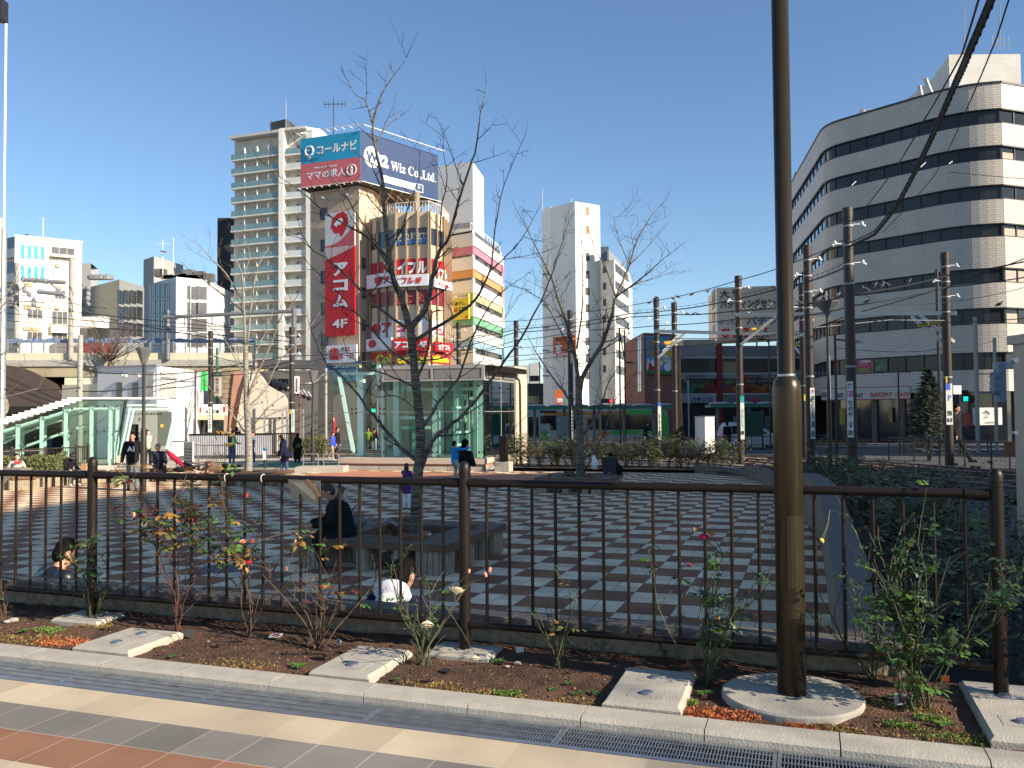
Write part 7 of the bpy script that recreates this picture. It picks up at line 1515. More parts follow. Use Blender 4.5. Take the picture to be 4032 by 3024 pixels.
for i in range(n):
 f=i/n;x=xl-1.2+(pl[2][0]-xl+1.2)*f;z=roofz(x)+.06;L=.8 if i<n-1 else 4.2;mb.hexa([F.p(x,.05,z+.02),F.p(x+L,.05,z+.02),F.p(x+L,-W_,z+.02),F.p(x,-W_,z+.02),F.p(x,.05,z+.10),F.p(x+L,.05,z+.10),F.p(x+L,-W_,z+.10),F.p(x,-W_,z+.10)])
mb.build('roof_louvres',m_white,t)
mb=MB();F.box(mb,-1.5,pl[0][0],-W_+.0,.05,zg,zg+.25);mb.build('plinth',m_conc,t)
mb=MB();R_=random.Random(12)
for xx in(150,360,570,795,962):
 for zz in(.9,.55):x=F.hit(*b1(xx,900))[0];mb.ell(F.p(x+.25,.03,zg+(roofz(x)-zg)*zz),.05,6,4);mb.ell(F.p(x-.25,.03,zg+(roofz(x)-zg)*zz),.05,6,4)
mb.build('spider_fittings',m_dark,t)
# entrance portal facing the camera
Fp=Fac(at(452,1600,39.3),at(730,1600,40.6));H_=lambda x,y:Fp.hit(*b1(x,y));q=[H_(1110,482),H_(1612,482),H_(1612,560),H_(1500,925),H_(1015,980)]
mb=MB();o1=[H_(1105,482),H_(1612,483),H_(1605,600),H_(1512,960),H_(1440,960),H_(1530,590),H_(1165,595),H_(1065,970),H_(1015,970)]
mb.add([Fp.p(x,.03,z)for x,z in o1],[(0,1,2,5,6),(2,3,4,5),(0,6,7,8)]);mb.build('portal_glass',m_gl2,t)
mb=MB()
for(pa,pb)in(((1110,545),(1560,540)),((1115,580),(1545,578)),((1135,560),(1050,970)),((1165,580),(1085,970)),((1560,545),(1470,925)),((1530,575),(1450,925))):a_,b_=H_(*pa),H_(*pb);mb.tube([Fp.p(a_[0],-.1,a_[1]),Fp.p(b_[0],-.1,b_[1])],.05,4)
mb.build('portal_frame',m_mint,t)
r_=Fp.rect(b1(1390,600),b1(1515,905));fpart(Fp,t,'side_wall',[r_],M('slate_panel',(.07,.085,.075),.6,0,.15,1),-1.6,-1.5);fpart(Fp,t,'notice_plate',[Fp.rect(b1(1412,712),b1(1442,740))],M('plate_orange',(.5,.3,.05),.6),-1.5,-1.46)
r_=Fp.rect(b1(1140,715),b1(1225,880));fpart(Fp,t,'doorway',[r_],m_black,-2.6,-2.5);ftext(Fp,t,'portal_letters','都立大塚自転車駐車場',Fp.rect(b1(1140,608),b1(1415,630)),m_blk,-.5,bold=.02);fpart(Fp,t,'left_door_frame',[Fp.rect(b1(1225,650),b1(1235,890))],m_grey,-2.4,-2.3)
mb=MB();p=gat(b1(1200,0)[0],42);mb.quad((p.x-1.5,45,gz(45)),(p.x+.3,45,gz(45)),(p.x+.3,45,gz(45)+3.0),(p.x-1.5,45,gz(45)+3.0));mb.build('rear_wall',M('room_grey',(.34,.36,.30),.8,0,.05),t)
mb=MB();a_=Fp.rect(b1(1010,980),b1(1090,1040));fpart(Fp,t,'portal_plinth',[a_],m_conc,-1,.2)
# ------------------------------------------------------------------ glass elevator house
E0=ong(1352,1848);E1=Vector((-1.22,37.2,0));E0=Vector((-7.35,38.7,0));F=Fac(E0,E1);side=Vector((sin(TH),cos(TH),0));E2=E1+side*6.0;zg=gz(38);G2=Fac(E1,E2)
t=thing('elevator_house','large glass elevator house with louvred fascia and pale brick column','elevator',tuple(F.p(3,0,zg)))
x0=F.hit(1352,1850)[0];ztop_=F.hit(1900,1434)[1];zf=F.hit(1900,1497)[1];zb_=F.hit(1700,1803)[1];xfa=F.hit(1506,1480)[0]
m_plinth=M('plinth_stone',(.50,.42,.34),.8,0,.06,2);fpart(F,t,'plinth',[(x0-.05,F.L+.05,zg,zb_-.35)],m_conc,-6,.30);fpart(F,t,'plinth_band',[(x0-.03,F.L+.03,zb_-.35,zb_-.24)],M('salmon_band',(.42,.24,.17),.8,0,.05),-6,.22);fpart(F,t,'plinth_top',[(x0-.08,F.L+.1,zb_-.24,zb_)],m_plinth,-6,.36)
fpart(F,t,'plinth_joint',[(F.L*f,F.L*f+.02,zg,zb_-.35)for f in(.25,.5,.75)],m_dark,.30,.303)
fas=M('fascia_metal',(.42,.39,.36),.45,.3,.05,1)
def louv(F,xa,xb,name):
 n=9;fpart(F,t,name,[(xa+.12,xb-.12,zf+.12+(ztop_-zf-.3)*i/n,zf+.12+(ztop_-zf-.3)*(i+.62)/n)for i in range(n)],fas,.02,.09)
fpart(F,t,'fascia',[(xfa,F.L,zf,ztop_)],fas,-.3,.0);fpart(F,t,'fascia_frame',[(xfa,F.L+.05,ztop_-.16,ztop_),(xfa,F.L+.05,zf,zf+.08),(xfa-.01,xfa+.1,zf+.08,ztop_-.16),(F.L-.07,F.L+.05,zf+.08,ztop_-.16),(xfa+(F.L-xfa)/2-.05,xfa+(F.L-xfa)/2+.05,zf+.08,ztop_-.16)],fas,.0,.12);louv(F,xfa,xfa+(F.L-xfa)/2,'louvres');louv(F,xfa+(F.L-xfa)/2,F.L,'louvres')
Ls=4.1;fpart(G2,t,'side_fascia',[(0,Ls,zf,ztop_-.25)],fas,-.3,.0);louv(G2,.1,Ls*.55,'side_louvres');louv(G2,Ls*.55,Ls,'side_louvres');fpart(G2,t,'dark_canopy',[(.1,Ls+.4,ztop_-.28,ztop_-.05)],m_brown,-.2,.5)
mb=MB();pts=[F.p(xfa,-.02,ztop_-.01),F.p(F.L,-.02,ztop_-.01),G2 .p(5.9,0,ztop_-.01),F.p(xfa,-5.9,ztop_-.01)];mb.add([*pts,*[p+Vector((0,0,-.25))for p in pts]],[(0,1,2,3),(7,6,5,4)]);mb.build('roof',m_grey,t)
m_pbrick=brick('pale_brick',(.60,.50,.38),(.44,.37,.29),.22,.075,.012,.75,.05);mb=MB();G2 .box(mb,Ls+.02,6.0,-6.2,.02,zg,ztop_+.12);mb.build('brick_column',m_pbrick,t,uv=True)
mb=MB();p=G2 .p(Ls+.05,.1,0);mb.tube([Vector((p.x,p.y,ztop_-.5)),Vector((p.x+.12,p.y,ztop_-.55)),Vector((p.x+.16,p.y,ztop_-.8)),Vector((p.x+.16,p.y,zg))],.05,8);mb.build('downpipe',m_brown,t,smooth='all')
fpart(G2,t,'inner_wall',[(2.2,Ls,zb_,zf)],M('inner_concrete',(.30,.32,.27),.8,0,.15,1),-.35,-.2)
# glass skins
xl_=F.hit(*b2(878,200));xlb=F.hit(*b2(1000,1000));zt_l=F.hit(*b2(900,185))[1]
fpart(F,t,'front_glass',[(xfa,F.hit(1708,1600)[0]-.01,zb_,zf),(F.hit(1708,1600)[0]+.01,F.L,zb_,zf)],m_gl2,.0,.015)
mb=MB();mb.add([F.p(xl_[0],.1,zt_l),F.p(xfa,.1,zt_l),F.p(xfa,.1,zb_),F.p(xlb[0],.1,zb_)],[(0,1,2,3)]);mb.add([F.p(xl_[0],.1,zt_l),F.p(xlb[0],.1,zb_),F.p(xlb[0],-5.9,zb_),F.p(xl_[0],-5.9,zt_l)],[(0,1,2,3)]);mb.add([F.p(xl_[0],.1,zt_l),F.p(xfa,.1,zt_l),F.p(xfa,-5.9,zt_l),F.p(xl_[0],-5.9,zt_l)],[(0,1,2,3)]);mb.build('slanted_glass',m_gl2,t)
fpart(G2,t,'side_glass',[(.02,2.15,zb_,zf),(2.2,Ls,zb_,zf)],m_gl,.0,.015);fpart(F,t,'rear_glass',[(xlb[0],F.L-1.5,zb_,zf)],m_gl2,-5.6,-5.58)
zm=F.hit(1700,1622)[1];fpart(F,t,'glass_joint',[(xlb[0]-.8,F.L,zm-.015,zm+.015),(F.hit(1506,1600)[0]-.02,F.hit(1506,1600)[0]+.02,zb_,zf),(F.hit(1713,1600)[0]-.012,F.hit(1713,1600)[0]+.012,zb_,zf)],m_grey,.015,.03);fpart(G2,t,'glass_joint',[(0,Ls,zm-.015,zm+.015),(2.16,2.19,zb_,zf)],m_grey,.015,.03);mb=MB();mb.cyl(F.p(F.L,.02,zb_),F.p(F.L,.02,zf),.035,n=6);mb.build('corner_post',m_brown,t)
mb=MB()
def col(px,d,w_=.26,top=None):x=F.hit(px,1700)[0];F.box(mb,x-w_/2,x+w_/2,-d-.25,-d,zb_,top or zf+.4)
for px,d,w_ in((1390,.8,.30),(1425,2.4,.22),(1530,.9,.28),(1550,2.6,.2),(1688,.9,.30),(1740,2.2,.34),(1765,4.4,.25),(1845,1.0,.16),(1880,.7,.30),(1640,3.5,.2),(1600,4.5,.18),(1480,5.0,.14)):col(px,d,w_)
for(z,d,a_,b_)in((.5,1.0,1530,1700),(.36,2.5,1500,1620),(.62,1.4,1740,1890),(.45,2.6,1740,1900),(.76,2.0,1740,1890),(.88,1.1,1520,1890),(.22,3,1730,1890),(.93,2.8,1380,1560)):
 xa,xb=F.hit(a_,1700)[0],F.hit(b_,1700)[0];zz=zb_+(zf-zb_)*z;F.box(mb,xa,xb,-d-.15,-d,zz,zz+.14)
a_,b_=F.hit(*b2(940,290)),F.hit(*b2(1065,960));mb.tube([F.p(a_[0],-.3,a_[1]),F.p(b_[0],-.3,b_[1])],.11,4);a_=F.hit(*b2(950,265));b_=F.hit(*b2(1290,262));mb.tube([F.p(a_[0],-.5,a_[1]),F.p(b_[0],-.5,b_[1])],.09,4);xx=F.hit(*b2(1303,250))[0];F.box(mb,xx-.07,xx+.07,-.1,.0,F.hit(*b2(1300,365))[1],zt_l)
for d in(.5,1.3):
 for k in range(3):G2 .box(mb,.5+k*.7,.62+k*.7,-1.6,-1.45,zb_,zf)
for k in range(6):zz=zb_+.5+k*.55;G2 .box(mb,.3,1.7,-1.5,-1.4,zz,zz+.1)
mb.build('mint_structure',m_mint,t)
fpart(F,t,'lift_car',[(F.hit(1765,1700)[0],F.hit(1872,1700)[0],zb_+.0,zb_+2.6)],M('lift_pale',(.38,.47,.44),.4,.2,.08,2),-3.9,-2.9);fpart(F,t,'lift_door',[(F.hit(1790,1700)[0],F.hit(1850,1700)[0],zb_,zb_+1.9)],m_pane,-2.9,-2.86);fpart(F,t,'dark_core',[(F.hit(1655,1700)[0],F.hit(1720,1700)[0],zb_,zf)],M('core_teal',(.30,.42,.40),.5,.2,.1),-4.6,-3.6);fpart(F,t,'motor_box',[F.rect(b2(1160,300),b2(1275,405))],M('box_grey',(.16,.18,.16),.6),-2.4,-1.8)
fpart(F,t,'lift_machinery',[(F.hit(1700+16*i,1700)[0],F.hit(1709+16*i,1700)[0],zb_+1.0+(i*37%11)*.14,zb_+1.5+(i*53%13)*.12)for i in range(11)],m_white,-2.6,-2.4);fpart(F,t,'lift_glass_panel',[(F.hit(1560,1700)[0],F.hit(1620,1700)[0],zb_,zb_+2.2),(F.hit(1575,1700)[0],F.hit(1600,1700)[0],zb_,zb_+2.6)],m_gl,-1.6,-1.58)
mb=MB()
for px in(1506,1713,1395,1896):
 for sy in(1520,1610,1628,1780):h=F.hit(px,sy);[mb.ell(F.p(h[0]+dx,.04,h[1]),.045,8,5)for dx in(-.1,.1)]
for x_ in(1.0,2.0,3.2):
 for z_ in(zb_+.3,zm+.1,zm-.1,zf-.3):mb.ell(G2 .p(x_,.04,z_),.045,8,5)
mb.build('spider_fittings',m_brown,t)
tr=thing('utility_box','dark brown utility cabinet on a block beside the elevator','cabinet',tuple(gat(1984,36.6)));p=gat(1984,36.6);mb=MB();mb.box(p+Vector((0,0,.95)),(.30,.34,1.1),-.3,.01);mb.build('cabinet',m_brown,tr);mb=MB();mb.box(p+Vector((0,0,.2)),(.62,.6,.42),-.3,.02);mb.build('base',m_conc,tr)
# pedestrian signal seen through the glass
def pedsignal(label,sx,sy,Y,on='g',side=1):
 p=at(sx,sy,Y);t=thing('pedestrian_signal',label,'traffic light',(p.x,p.y,gz(Y)),'pedestrian signals');mb=MB();mb.box(p,(.40,.22,.80));mb.build('housing',m_dark,t);mb=MB();mb.cyl(Vector((p.x+side*.32,p.y,gz(Y))),Vector((p.x+side*.32,p.y,p.z+.8)),.05,n=8);mb.cyl(p,p+Vector((side*.32,0,0)),.03,n=5);mb.build('pole',m_grey,t)
 mb=MB();mb.box(p+Vector((0,-.115,-.2)),(.3,.01,.3));mb.build('green_light',M('signal_green',(.0,.75,.42),.5,0,0,emit=1.3),t);mb=MB();mb.box(p+Vector((0,-.115,.2)),(.3,.01,.3));mb.build('dark_lens',m_pane,t);mb=MB();c=p+Vector((0,-.125,-.2));mb.ell(c+Vector((0,0,.1)),(.03,.004,.03));mb.box(c,(.07,.008,.12));mb.build('walking_figure',m_white,t)
pedsignal('green pedestrian signal seen through the elevator glass',*b2(1264,570),72);pedsignal('green pedestrian signal in front of the calligraphy hoarding',*r7(1325,1015),60,side=-1)
# unseen bare tree added behind the photographer's right shoulder for soft shade on the walk
def shadetree(x,y,h,seed,n=46):
 R_=random.Random(seed);c=Vector((x,y,-.05));t=thing('bare_tree','unseen leafless tree added behind the camera to drop soft shade on the walk','tree',tuple(c));mb=MB();mb.tube([c,c+Vector((.05,0,h*.3)),c+Vector((0,.1,h*.55))],[.14,.11,.08],10);mb.build('trunk',m_bark,t);mb=MB()
 for i in range(n):a=R_.uniform(0,6.28);e=R_.uniform(.2,1.3);twig(mb,c+Vector((0,.05,h*R_.uniform(.35,.55))),Vector((cos(a),sin(a),e)),R_.uniform(1.5,3.2),.03,2,R_,kink=.12)
 mb.build('branches',m_bark,t)
shadetree(16.5,-6.0,13,4,40)
# ------------------------------------------------------------------ poles
def straps(mb,p,zs,r):
 for z in zs:mb.lathe([(r+.012,0),(r+.018,.03),(r+.012,.06)],(p.x,p.y,z),14)
def catpole(label,sx,ytop,Y,r=.165,sign=None,grp='brown catenary poles'):
 g=gat(sx,Y);p=Vector((at(sx,(ytop+1700)/2,Y).x,Y,g.z));zt=topz(sx,ytop,Y);t=thing('catenary_pole',label,'pole',tuple(p),grp)
 mb=MB();mb.lathe([(r,0),(r*.96,(zt-p.z)-.35),(r*1.04,(zt-p.z)-.34),(r*1.04,zt-p.z),(r*.9,zt-p.z+.01)],p,18);mb.build('shaft',m_pole,t,smooth=True)
 mb=MB();h=zt-p.z;straps(mb,p,[p.z+h*f for f in(.42,.72,.79,.86,.93)],r*.96);mb.build('straps',m_grey,t)
 for f,s in((.80,1),(.87,-1),(.94,1)):
  mb=MB();z=p.z+h*f;mb.cyl((p.x,p.y,z),(p.x+s*.42,p.y-.05,z),.022,n=5);mb.ell((p.x+s*.45,p.y-.05,z+.02),(.05,.05,.08),8,6);mb.ell((p.x+s*.52,p.y-.05,z-.05),(.045,.045,.05),8,6);mb.build('insulator',m_white,t)
 t['_r']=r;PO[label]=(t,p,zt)
 return t,p
PO={}
def plate(t,p,sx0,sy0,sx1,sy1,Y,marks,name='sign_plate',tilt=0,base=None):
 F=Fac(at(sx0,sy0,Y),at(sx1,sy0,Y));r_=F.rect((sx0,sy0),(sx1,sy1));fpart(F,t,name,[r_],base or M('plate_white',(.66,.66,.60),.6,0,.04,2),0,.015)
 for(s,a,b,c,d,m_)in marks:
  if s is None:fpart(F,t,'plate_mark',[sub(r_,a,b,c,d)],m_,.015,.02)
  else:ftext(F,t,'plate_letters',s,sub(r_,a,b,c,d),m_,.02,bold=.02)
 return F,r_
yl=M('yellow_plate',(.62,.42,.02),.6,0,0);m_pk=M('pink_mark',(.62,.12,.26),.6,0,0);m_tl=M('teal_mark',(.03,.32,.30),.6,0,0)
t,p=catpole('brown catenary pole right of the left funnel lamp',829,1304,57.5);plate(t,p,820,1602,834,1702,57.2,[('なごみ動物病院',.2,.8,.1,.9,m_blk)]if False else[(None,.3,.6,.08+i*.12,.15+i*.12,m_blk)for i in range(7)])
t,p=catpole('brown catenary pole in front of the pale curved wall',1149,1289,52);F,r_=plate(t,p,1147,1612,1160,1702,51.7,[('モ\nモ\nメ\nデ',.2,.8,.15,.8,m_tl)]);fpart(F,t,'yellow_tag',[F.rect((1139,1612),(1145,1630))],yl,0,.02)
catpole('brown catenary pole rising behind the elevator roof',1806,1270,62);t,p=catpole('brown catenary pole right of the elevator column',2033,1263,61)
t,p=catpole('brown catenary pole behind the right tree',2246,1222,54);plate(t,p,2250,1600,2258,1733,53.7,[(None,.2,.8,.2+.1*i,.25+.1*i,m_dg)for i in range(6)])
t,p=catpole('brown catenary pole left of the poster building pole pair',2587,1174,48.5);plate(t,p,2590,1585,2604,1732,48.2,[(None,0,1,0,.1,M('blue_tag',(.03,.12,.5),.6)),('な\nか\nの\n眼科',.2,.85,.3,.9,m_blk)])
t,p=catpole('brown catenary pole with pipe cluster beside it',2657,1192,50.5);mb=MB()
for i in range(5):mb.cyl((p.x+.15+.07*i,p.y-.1,p.z),(p.x+.15+.07*(i%3),p.y-.1,p.z+6.3-.3*(i%2)),.035,n=6)
mb.build('cable_pipes',m_pole,t);mb=MB();mb.lathe([(.42,0),(.3,.15),(.2,.4),(.17,.45)],p,14);mb.build('foot',m_pole,t)
t,p=catpole('brown catenary pole with a teal-topped plate, left of the lamp pole',2911,1087,40.5);plate(t,p,2914,1558,2932,1730,40.2,[(None,0,1,0,.16,m_tl),('さ\nい\nと\nう',.2,.85,.3,.75,m_tl),('歯科',.1,.9,.8,.9,m_blk)])
t,p=catpole('brown catenary pole right behind the lamp pole, with pink blossom plate',3185,966,33.5);plate(t,p,3189,1527,3210,1728,33.2,[('✿',.2,.9,.03,.11,m_pk),('さ\nく\nら',.2,.85,.14,.60,m_blk),('の森',.15,.9,.64,.78,m_blk),('0120-39',.08,.92,.84,.96,m_blk)])
t,p=catpole('brown catenary pole behind the lamp pole, partly hidden',3162,1118,43.6);fF=Fac(at(3165,1550,43.3),at(3174,1550,43.3));fpart(fF,t,'yellow_tag',[fF.rect((3165,1553),(3174,1578))],yl,0,.02)
t,p=catpole('thickest brown catenary pole with a portrait plate and black kana',3346,820,28);F,r_=plate(t,p,3333,1502,3362,1722,27.7,[('ち\nの\nや',.15,.9,.34,.64,m_blk),(None,.08,.95,.165,.27,m_pk),('質・ブ',.15,.85,.18,.255,m_wt),('ブランド\n鑑定',.12,.9,.72,.82,m_blk),('0120-11',.1,.9,.87,.96,m_blk)])
mb=MB();c=F.p((r_[0]+r_[1])/2,.025,r_[3]-(r_[3]-r_[2])*.08);s_=(r_[1]-r_[0])*.36;mb.ell(c,(s_,.004,s_),14,8);mb.build('portrait_hair',m_blk,t);mb=MB();mb.ell(c+Vector((0,-.004,-s_*.2)),(s_*.7,.004,s_*.6),14,8);mb.build('portrait_face',m_wt,t)
t,p=catpole('right catenary pole carrying a blue-topped plate and meter box',3728,995,35.5,.175);F,r_=plate(t,p,3723,1510,3752,1672,35.1,[(None,0,.7,0,.16,M('blue_tag2',(.03,.12,.5),.6)),('P',.3,.8,.28,.42,M('blue_letter',(.04,.15,.5),.6)),('薬局',.15,.85,.66,.78,m_blk),('03-39',.1,.9,.84,.94,m_blk)]);mb=MB();mb.box(at(3766,1535,35.2),(.33,.15,.36));mb.build('meter_box',m_white,t);fpart(F,t,'yellow_tag',[F.rect((3723,1482),(3730,1508))],yl,0,.02)
# concrete poles at left
def concpole(label,sx,ytop,Y,r=.17,mat=None,zb=None):
 g=gat(sx,Y);p=Vector((at(sx,1400,Y).x,Y,g.z if zb is None else zb));zt=topz(sx,ytop,Y);t=thing('concrete_pole',label,'pole',tuple(p),'pale concrete poles');mb=MB();mb.lathe([(r,0),(r*.85,zt-p.z),(r*.6,zt-p.z+.05)],p,14);mb.build('shaft',mat or m_concd,t,smooth=True);mb=MB();straps(mb,p,[zt-f*(zt-p.z)for f in(.3,.33,.36,.42)],r*.88);mb.build('straps',m_grey,t);return t,p
zv=zdk
cp1=concpole('pale concrete pole on the viaduct, carrying two bracket tubes',278,1015,66.5,.2,zb=zdk);cp2=concpole('pale concrete pole at the left edge of the viaduct',63,1037,67,.2,zb=zdk);concpole('short pale concrete pole in front of the viaduct pier',316,1322,50);concpole('grey pole with floodlight rising above the left edge block',12,900,60,.2,m_grey)
concpole('dark thin pole in front of the office block',660,1222,67,.18,m_hall,zb=zdk)
mb=MB();A5=lambda x,y:at(*r1(x,y),66.3)
for a,b in(((200,665),(570,692)),((330,770),(560,795)),((-20,755),(100,765)),((-20,835),(110,838))):mb.cyl(A5(*a),A5(*b),.17,n=8)
for a,b in(((405,665),(600,838)),((440,705),(590,830)),((0,800),(100,890))):mb.cyl(A5(*a),A5(*b),.05,n=5)
for(x,y)in((205,665),(300,672),(400,680),(350,770),(215,758),(255,790),(295,850),(295,880),(768,743),(768,792),(765,830),(765,880)):mb.ell(A5(x,y),(.2,.2,.24),8,6)
t=thing('bracket_tubes','thick grey bracket tubes and insulators fixed to the viaduct poles','bracket',tuple(A5(570,700)));mb.build('tubes',m_grey,t)
for(lb,s0,y0,s1,y1,Y)in(('long grey tube beam above the viaduct, left of the apartment tower',640,1250,1150,1225,66),):a,b=at(s0,y0,Y),at(s1,y1,Y);t=thing('tube_beam',lb,'beam',tuple(a));mb=MB();mb.cyl(a,b,.14,n=8);mb.cyl(at(670,1275,Y),at(705,1248,Y),.07,n=5);mb.cyl(at(1158,1420,Y),at(1158,1215,Y),.2,n=8);[mb.cyl(at(x,1240,Y),at(x,1285,Y),.04,n=4)for x in(726,835,903,1060)];mb.build('beam',m_hall,t)
# steel beams and braces between catenary poles
def beam(label,a,b,braces):
 t=thing('catenary_beam',label,'beam',tuple(a),'steel beams between the catenary poles');mb=MB();d=(b-a).normalized();u=Vector((0,0,.17));n_=Vector((d.y,-d.x,0))*.06
 for o in(n_,-n_):mb.hexa([a+o-u*.5-n_*.3,b+o-u*.5-n_*.3,b+o-u*.5+n_*.3,a+o-u*.5+n_*.3,a+o+u*.5-n_*.3,b+o+u*.5-n_*.3,b+o+u*.5+n_*.3,a+o+u*.5+n_*.3])
 mb.build('beam',M('beam_paint',(.60,.58,.52),.6,.1,.1,2),t)
 for(p,q)in braces:mb=MB();mb.cyl(p,q,.085,n=4);mb.build('brace',M('brace_paint',(.60,.58,.52),.6,.1,.1,2),t)
 mb=MB();
 for(p,q)in braces:c=p.lerp(q,.45);mb.cyl(c+Vector((-.3,0,.12)),c+Vector((.35,0,.2)),.07,n=8)
 mb.build('yellow_insulator',M('insulator_yellow',(.60,.40,.06),.5,0,0),t)
beam('pale steel beam from the pipe-cluster pole to the lamp pole',at(2579,1304,48),at(3174,1319,43.4),[(at(2592,1408,48),at(2700,1308,47.4)),(at(2610,1385,48.3),at(2666,1325,48.2)),(at(3160,1400,43.6),at(3095,1330,44))])
beam('pale steel beam ending at the right catenary pole',at(2898,1239,40.3),at(3765,1233,35.3),[(at(2916,1358,40.3),at(3052,1248,39.6)),(at(3620,1240,36),at(3757,1348,35.4)),(at(3588,1246,36.2),at(3714,1350,35.7))])
# ------------------------------------------------------------------ street lamps
def funnel(label,sx,sy,Y,w_=.62,lower=.0):
 g=gat(sx,Y);p=Vector((at(sx,sy,Y).x,Y,g.z));zt=topz(sx,sy,Y);t=thing('funnel_lamp',label,'street lamp',tuple(p),'funnel-shaped lamps');h=zt-p.z;mb=MB();mb.lathe([(.09,0),(.09,h*.42),(.055,h*.45),(.05,h-.5)],p,14);mb.build('post',m_funnel,t,smooth=True)
 mb=MB();mb.lathe([(.05,h-.52),(.08,h-.48),(w_/2*.98,h-.03),(w_/2,h),(w_/2-.02,h+.01),(.02,h+.02)],p,8);mb.build('funnel_head',M('funnel_grey',(.20,.20,.20),.4,.3,.05),t)
funnel('brown funnel-top lamp beside the lettered man',567,1372,27.2,.52);funnel('brown funnel-top lamp left of the glass elevator',1231,1462,38.5,.5);funnel('tall funnel-top lamp behind the lamp pole and beams',3256,1189,32,.98)
def slim(label,sx,y0,Y,arm=None,r=.06,mat=m_pole,head=None):
 g=gat(sx,Y);p=Vector((at(sx,1500,Y).x,Y,g.z));zt=topz(sx,y0,Y);t=thing('slim_post',label,'post',tuple(p),'slim street posts');mb=MB();mb.cyl(p,Vector((p.x,p.y,zt)),r,n=8)
 if arm:q=at(*arm,Y);mb.tube([Vector((p.x,p.y,zt-.3)),Vector((q.x,q.y,q.z)),Vector((q.x,q.y,q.z))+Vector((.3*(1 if q.x>p.x else-1),0,0))],r*.7,6);
 mb.build('post',mat,t)
 if arm:mb=MB();mb.ell(q+Vector((.3*(1 if q.x>p.x else-1),0,-.05)),(.28,.12,.07),10,6);mb.build('lamp_head',mat if head is None else head,t)
 return t
slim('red-brown slim post between the pole and the elevator',1180,1480,58,r=.07,mat=M('rust_post',(.18,.06,.035),.7));slim('pale slim post with white box left of the elevator',1283,1450,56,arm=(1235,1507),r=.09,mat=m_concd,head=m_white)
slim('dark street lamp behind the elevator roof',1700,1220,90,arm=(1722,1222),r=.10);slim('thin post under the white tower',2125,1425,80,r=.06,mat=m_dark);slim('dark slim post right of the right tree',2441,1290,62,arm=(2462,1425),r=.06)
slim('thin dark post left of the cyclist',2461,1300,60,r=.05);slim('dark street lamp left of the lamp pole',3030,1335,62,arm=(3012,1334),r=.06,mat=m_dark);slim('thin dark post with side arm before the office building',3291,1317,52,arm=(3360,1343),r=.075,head=m_concd)
slim('blue-grey post beside the tall funnel lamp',3266,1400,40,r=.05,mat=M('post_bluegrey',(.16,.22,.28),.5));slim('tall grey concrete post before the calligraphy hoarding',3845,1248,52,r=.13,mat=m_concd);slim('pale concrete post carrying signals at the right',3919,1330,55,r=.11,mat=m_conc);slim('dark post left of the right catenary pole',3698,1060,48,r=.09,mat=m_dark)
slim('grey post with arm before the game hall',2710,1495,70,arm=(2690,1490),r=.06,mat=m_grey);slim('green post behind the left tree branches',855,1370,62,r=.10,mat=M('post_green',(.03,.13,.08),.5));slim('pale street lamp before the bakery cafe',3537,1445,50,arm=(3580,1465),r=.05,head=m_white)
t=slim('white pole rising along the left edge of the view',8,85,24,r=.035,mat=m_white)
mb=MB();p=at(4,40,20);mb.box(p,(.17,.3,.5),0,.02);tag(mb.build('street_light',m_dark,org=tuple(p)),'dark street light cut by the top left corner','street light')
# shop sign on post: kana
t=thing('kana_sign','small hanging sign with vertical kana left of the pale-barked tree','sign',tuple(at(858,1520,58)));F=Fac(at(847,1500,58),at(872,1500,58));r_=F.rect((847,1484),(872,1560));fpart(F,t,'board',[r_],M('sign_stone',(.45,.43,.38),.6,0,.1),0,.2);ftext(F,t,'sign_letters','ア\nイ\nカ\nワ',sub(r_,.25,.75,.28,.9),m_blk,.22,bold=.03);ftext(F,t,'sign_letters','質',sub(r_,.25,.75,.05,.22),M('rust_print',(.3,.08,.03),.6),.22,bold=.03)
t=thing('pole_sign','white vertical plate hanging right of the second catenary pole','sign',tuple(at(1170,1520,51)));F=Fac(at(1161,1500,51),at(1179,1500,51));r_=F.rect((1161,1482),(1179,1550));fpart(F,t,'board',[r_],m_wt,0,.1);fpart(F,t,'plate_mark',[sub(r_,.35,.65,.12+.1*i,.19+.1*i)for i in range(8)],m_blk,.1,.12)
# signal at the right: three-lamp heads seen from the side
t=thing('traffic_signal','pale blue-grey traffic signal heads on the right concrete posts','traffic light',tuple(at(3930,1510,52)));mb=MB()
for y in(845,905,965):c=at(*r7(1598,y),52);mb.cyl(c+Vector((-.25,0,0)),c+Vector((.12,0,0)),.3,n=12)
mb.box(at(*r7(1640,903),52),(.42,.4,2.3));mb.build('heads',M('signal_grey',(.20,.26,.34),.5),t);mb=MB();a=at(*r7(1425,822),52);b=at(*r7(1640,825),52);mb.cyl(a,b,.04,n=5);a=at(*r7(1440,985),52);b=at(*r7(1660,985),52);mb.cyl(a,b,.05,n=5);mb.build('arms',m_grey,t)
t=thing('traffic_signal','horizontal traffic signal on the rear concrete post at the right','traffic light',tuple(at(*r7(1665,750),55)));mb=MB();mb.box(at(*r7(1665,750),55),(1.3,.3,.45),0,.05);mb.cyl(at(*r7(1590,755),55),at(*r7(1780,745),55),.04,n=5);mb.box(at(*r7(1778,748),55),(.25,.2,.6));mb.build('head',M('signal_pale',(.40,.44,.48),.5),t)
